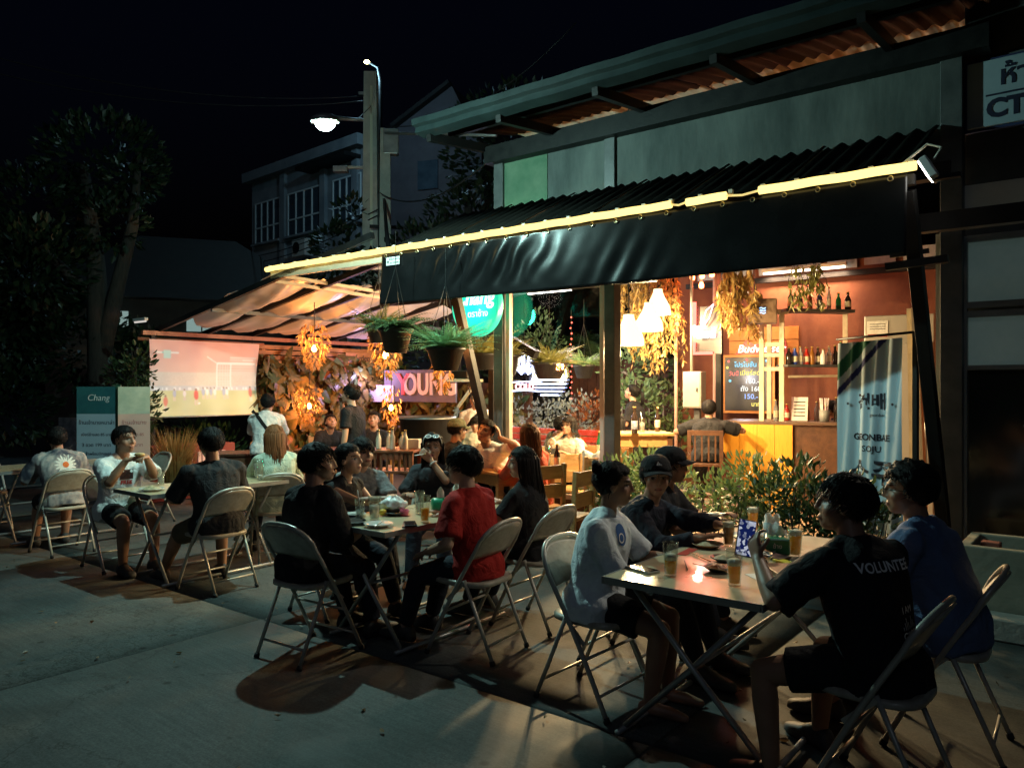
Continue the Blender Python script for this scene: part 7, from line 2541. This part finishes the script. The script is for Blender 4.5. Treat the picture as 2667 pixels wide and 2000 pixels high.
# banner
pa, pb = ATL(2182, 895, 6.2), ATL(2350, 883, 5.72)
bn = thing('soju_banner', 'hanging pale blue soju banner with Korean lettering on a black stand', 'banner', (pa.x + pb.x) / 2, (pa.y + pb.y) / 2, 0, math.degrees(math.atan2(pb.y - pa.y, pb.x - pa.x)))
BW = (pb - pa).xy.length
def ban(u, v):
    x = -BW / 2 + BW * u + .02 * v * math.sin(u * 6)
    z = 1.94 - 1.50 * v + .02 * u
    y = -.012 * math.sin(u * 15 + v * 1.5) * (.4 + v) - .006 * math.sin(u * 31 + v * 5)
    return (x, y, z)
NU, NV = 90, 200
cols = []
for j in range(NV + 1):
    for i in range(NU + 1):
        u, v = i / NU, j / NV
        c = np.array((.50, .64, .74)) * (1 - .2 * v) + np.array((.12, .12, .11)) * (1 - u)
        s_ = (u * BW + v * 1.5)      # diagonal ribbons in the top left corner
        if .17 < s_ < .30: c = np.array((.02, .16, .09))
        if .37 < s_ < .43: c = np.array((.02, .03, .16))
        cols.append(c)
o = MB().grid(ban, NU, NV).build('cloth', vcol_mat('banner_cloth', rough=.8, spec=.3), bn, True)
setcol(o.data, np.array(cols, np.float32))
bbv = BVHTree.FromPolygons([v.co.copy() for v in o.data.vertices], [tuple(q.vertices) for q in o.data.polygons])
BINK = M('banner_ink', (.012, .014, .03), rough=.7)
def bantext(body, x, z, size, bold=0.0, sx=1.0):
    me = text_mesh(body, size, 0, bold, sx=sx)
    me.transform(Matrix.Translation((x, 0, z)) @ Matrix.Rotation(R(90), 4, 'X'))
    for v in me.vertices:
        h = bbv.ray_cast(v.co + Vector((0, -.5, 0)), Vector((0, 1, 0)))
        if h[0] is not None: v.co = h[0] + Vector((0, -.003, 0))
    me.materials.clear(); me.materials.append(BINK)
    q = bpy.data.objects.new('lettering', me); COL.objects.link(q); q.parent = o
bantext('건배', .02, 1.47, .135, .004)
bantext('geonbae', .07, 1.375, .035)
bantext('GEONBAE', .02, 1.20, .070, .002)
bantext('SOJU', .02, 1.11, .066, .001)
bantext('소주', .02, .92, .21, .004)
bantext('แก้วละ', .05, .68, .09, .002)
for k_ in (-1, 1):
    MB().lathe([(0, 0), (.011, 0), (.011, .001), (0, .001)], 10, (0, 0, 0), Matrix.Translation((.02 + k_ * .19, -.022, 1.46)) @ Matrix.Rotation(R(90), 4, 'X')).build('dot', BINK, bn)
MB().tube([(-BW / 2 - .02, .01, 1.975), (BW / 2 + .08, .01, 1.995)], .010, 6).build('top_rod', BLACKSTEEL, bn, True)
MB().box(BW / 2 + .09, .02, 1.0, .035, .03, 2.0).build('stand_post', BLACKSTEEL, bn)
MB().box(.05, .05, .02, BW + .2, .35, .03).build('stand_foot', BLACKSTEEL, bn)
# pale leaning boards by the shop column
for i, (px, d, lean_) in enumerate(((2385, 6.9, .06), (2410, 6.8, .10))):
    q = ATL(px, 1000, d)
    o = MB().beam((q.x, q.y, 0), (q.x - lean_, q.y + .1, 2.3), .05, .12).build('leaning_board', CREAMP)
    place(o, 0, 0, 0)
    tag(o, ('pale timber board leaning behind the banner stand' if i == 0 else 'pale timber board leaning nearest the shop column'), 'board')
# promotion stand at the left
p = ATL(300, 1090, 9.6)
t = thing('promotion_stand', 'three sided beer promotion stand with price lists in Thai', 'sign', p.x, p.y, 0, 0)
TEALP = M('teal_print', (.02, .10, .12), (.03, .15, .16), scale=4, rough=.5)
PALEP = M('blue_lit_print', (.40, .50, .58), (.36, .46, .54), scale=3, rough=.5)  # blue light falling on this face is put into the panel colour
PINKB = M('pale_pink_print', (.62, .44, .38), (.58, .4, .35), scale=3, rough=.5)
face = empty('front_face', 0, 0, 0); face.parent = t; face.location = (-.02, 0, 0); face.rotation_euler = (0, 0, R(38))
MB().box(-.22, 0, .80, .50, .02, .90).build('panel', PALEP, face)
MB().box(-.22, .0, 1.42, .50, .021, .34).build('header', TEALP, face)
text('Chang', WLET if False else M('white_print', (.7, .72, .7), rough=.6), face, (-.2, -.012, 1.45), .11, extrude=.001, shear=.2)
for b_, z_, s_ in (('ร้านเจ้านายหมาล่า', 1.14, .065), ('เบียร์ช้างสด 85 บาท', .99, .05), ('3 ขวด 199 บาท', .86, .06), ('เหล้าพร้อมมิกเซอร์', .75, .05), ('1 ลิตร 180 บาท', .65, .05), ('2 ลิตร 279 บาท', .55, .05)):
    text(b_, NAVY, face, (-.22, -.012, z_), s_, extrude=.001)
MB().box(.05, .0, .9, .06, .03, 1.42).build('edge_post', M('green_edge', (.02, .10, .06), rough=.5), face)
f2 = empty('side_face', 0, 0, 0); f2.parent = t; f2.location = (.07, -.02, 0); f2.rotation_euler = (0, 0, R(62))
MB().box(.20, 0, .80, .36, .02, .90).build('panel', PINKB, f2)
MB().box(.20, 0, 1.42, .36, .021, .34).build('header', M('pale_green_print', (.45, .55, .45), (.3, .42, .34), scale=6, rough=.5), f2)
for b_, z_, s_ in (('ร้านเจ้านาย', 1.14, .065), ('เบียร์สด 85', .99, .05), ('199 บาท', .86, .06), ('180', .70, .06), ('279', .58, .06)):
    text(b_, M('faded_red_print', (.35, .12, .12), rough=.6), f2, (.2, -.012, z_), s_, extrude=.001)
p = ATL(180, 1120, 10.2)
t = thing('small_standee', 'narrow printed standee left of the promotion stand', 'sign', p.x, p.y, 0, 30)
MB().box(0, 0, .60, .30, .02, 1.16).build('panel', M('grey_print', (.30, .32, .36), (.10, .11, .14), scale=9, rough=.5), t)
text('YOUNG', M('white_print', (.7, .72, .7)), t, (0, -.013, .55), .15, rot=(R(90), R(90), 0), extrude=.001)
# fluorescent tubes over the rear seating and the pavilion end
for i, (px, py, d, lb) in enumerate(((1430, 760, 12.3, 'white fluorescent tube under the rear roof'), (365, 838, 10.9, 'white fluorescent tube at the low corner of the pavilion roof'))):
    q = ATL(px, py, d)
    t = thing('fluorescent_lamp', lb, 'lamp', q.x, q.y, q.z, 0)
    MB().box(0, 0, .03, .9 if i == 0 else .35, .05, .04).build('batten', WHT, t)
    MB().tube([(-.42 if i == 0 else -.16, 0, 0), (.42 if i == 0 else .16, 0, 0)], .014, 8).build('tube', glow('fluorescent%d' % i, (1, .93, .85), 16 if i == 0 else .6), t, True)
    if i == 0:
        plight(t, (0, 0, -.06), 170, (1, .80, .72), .2)
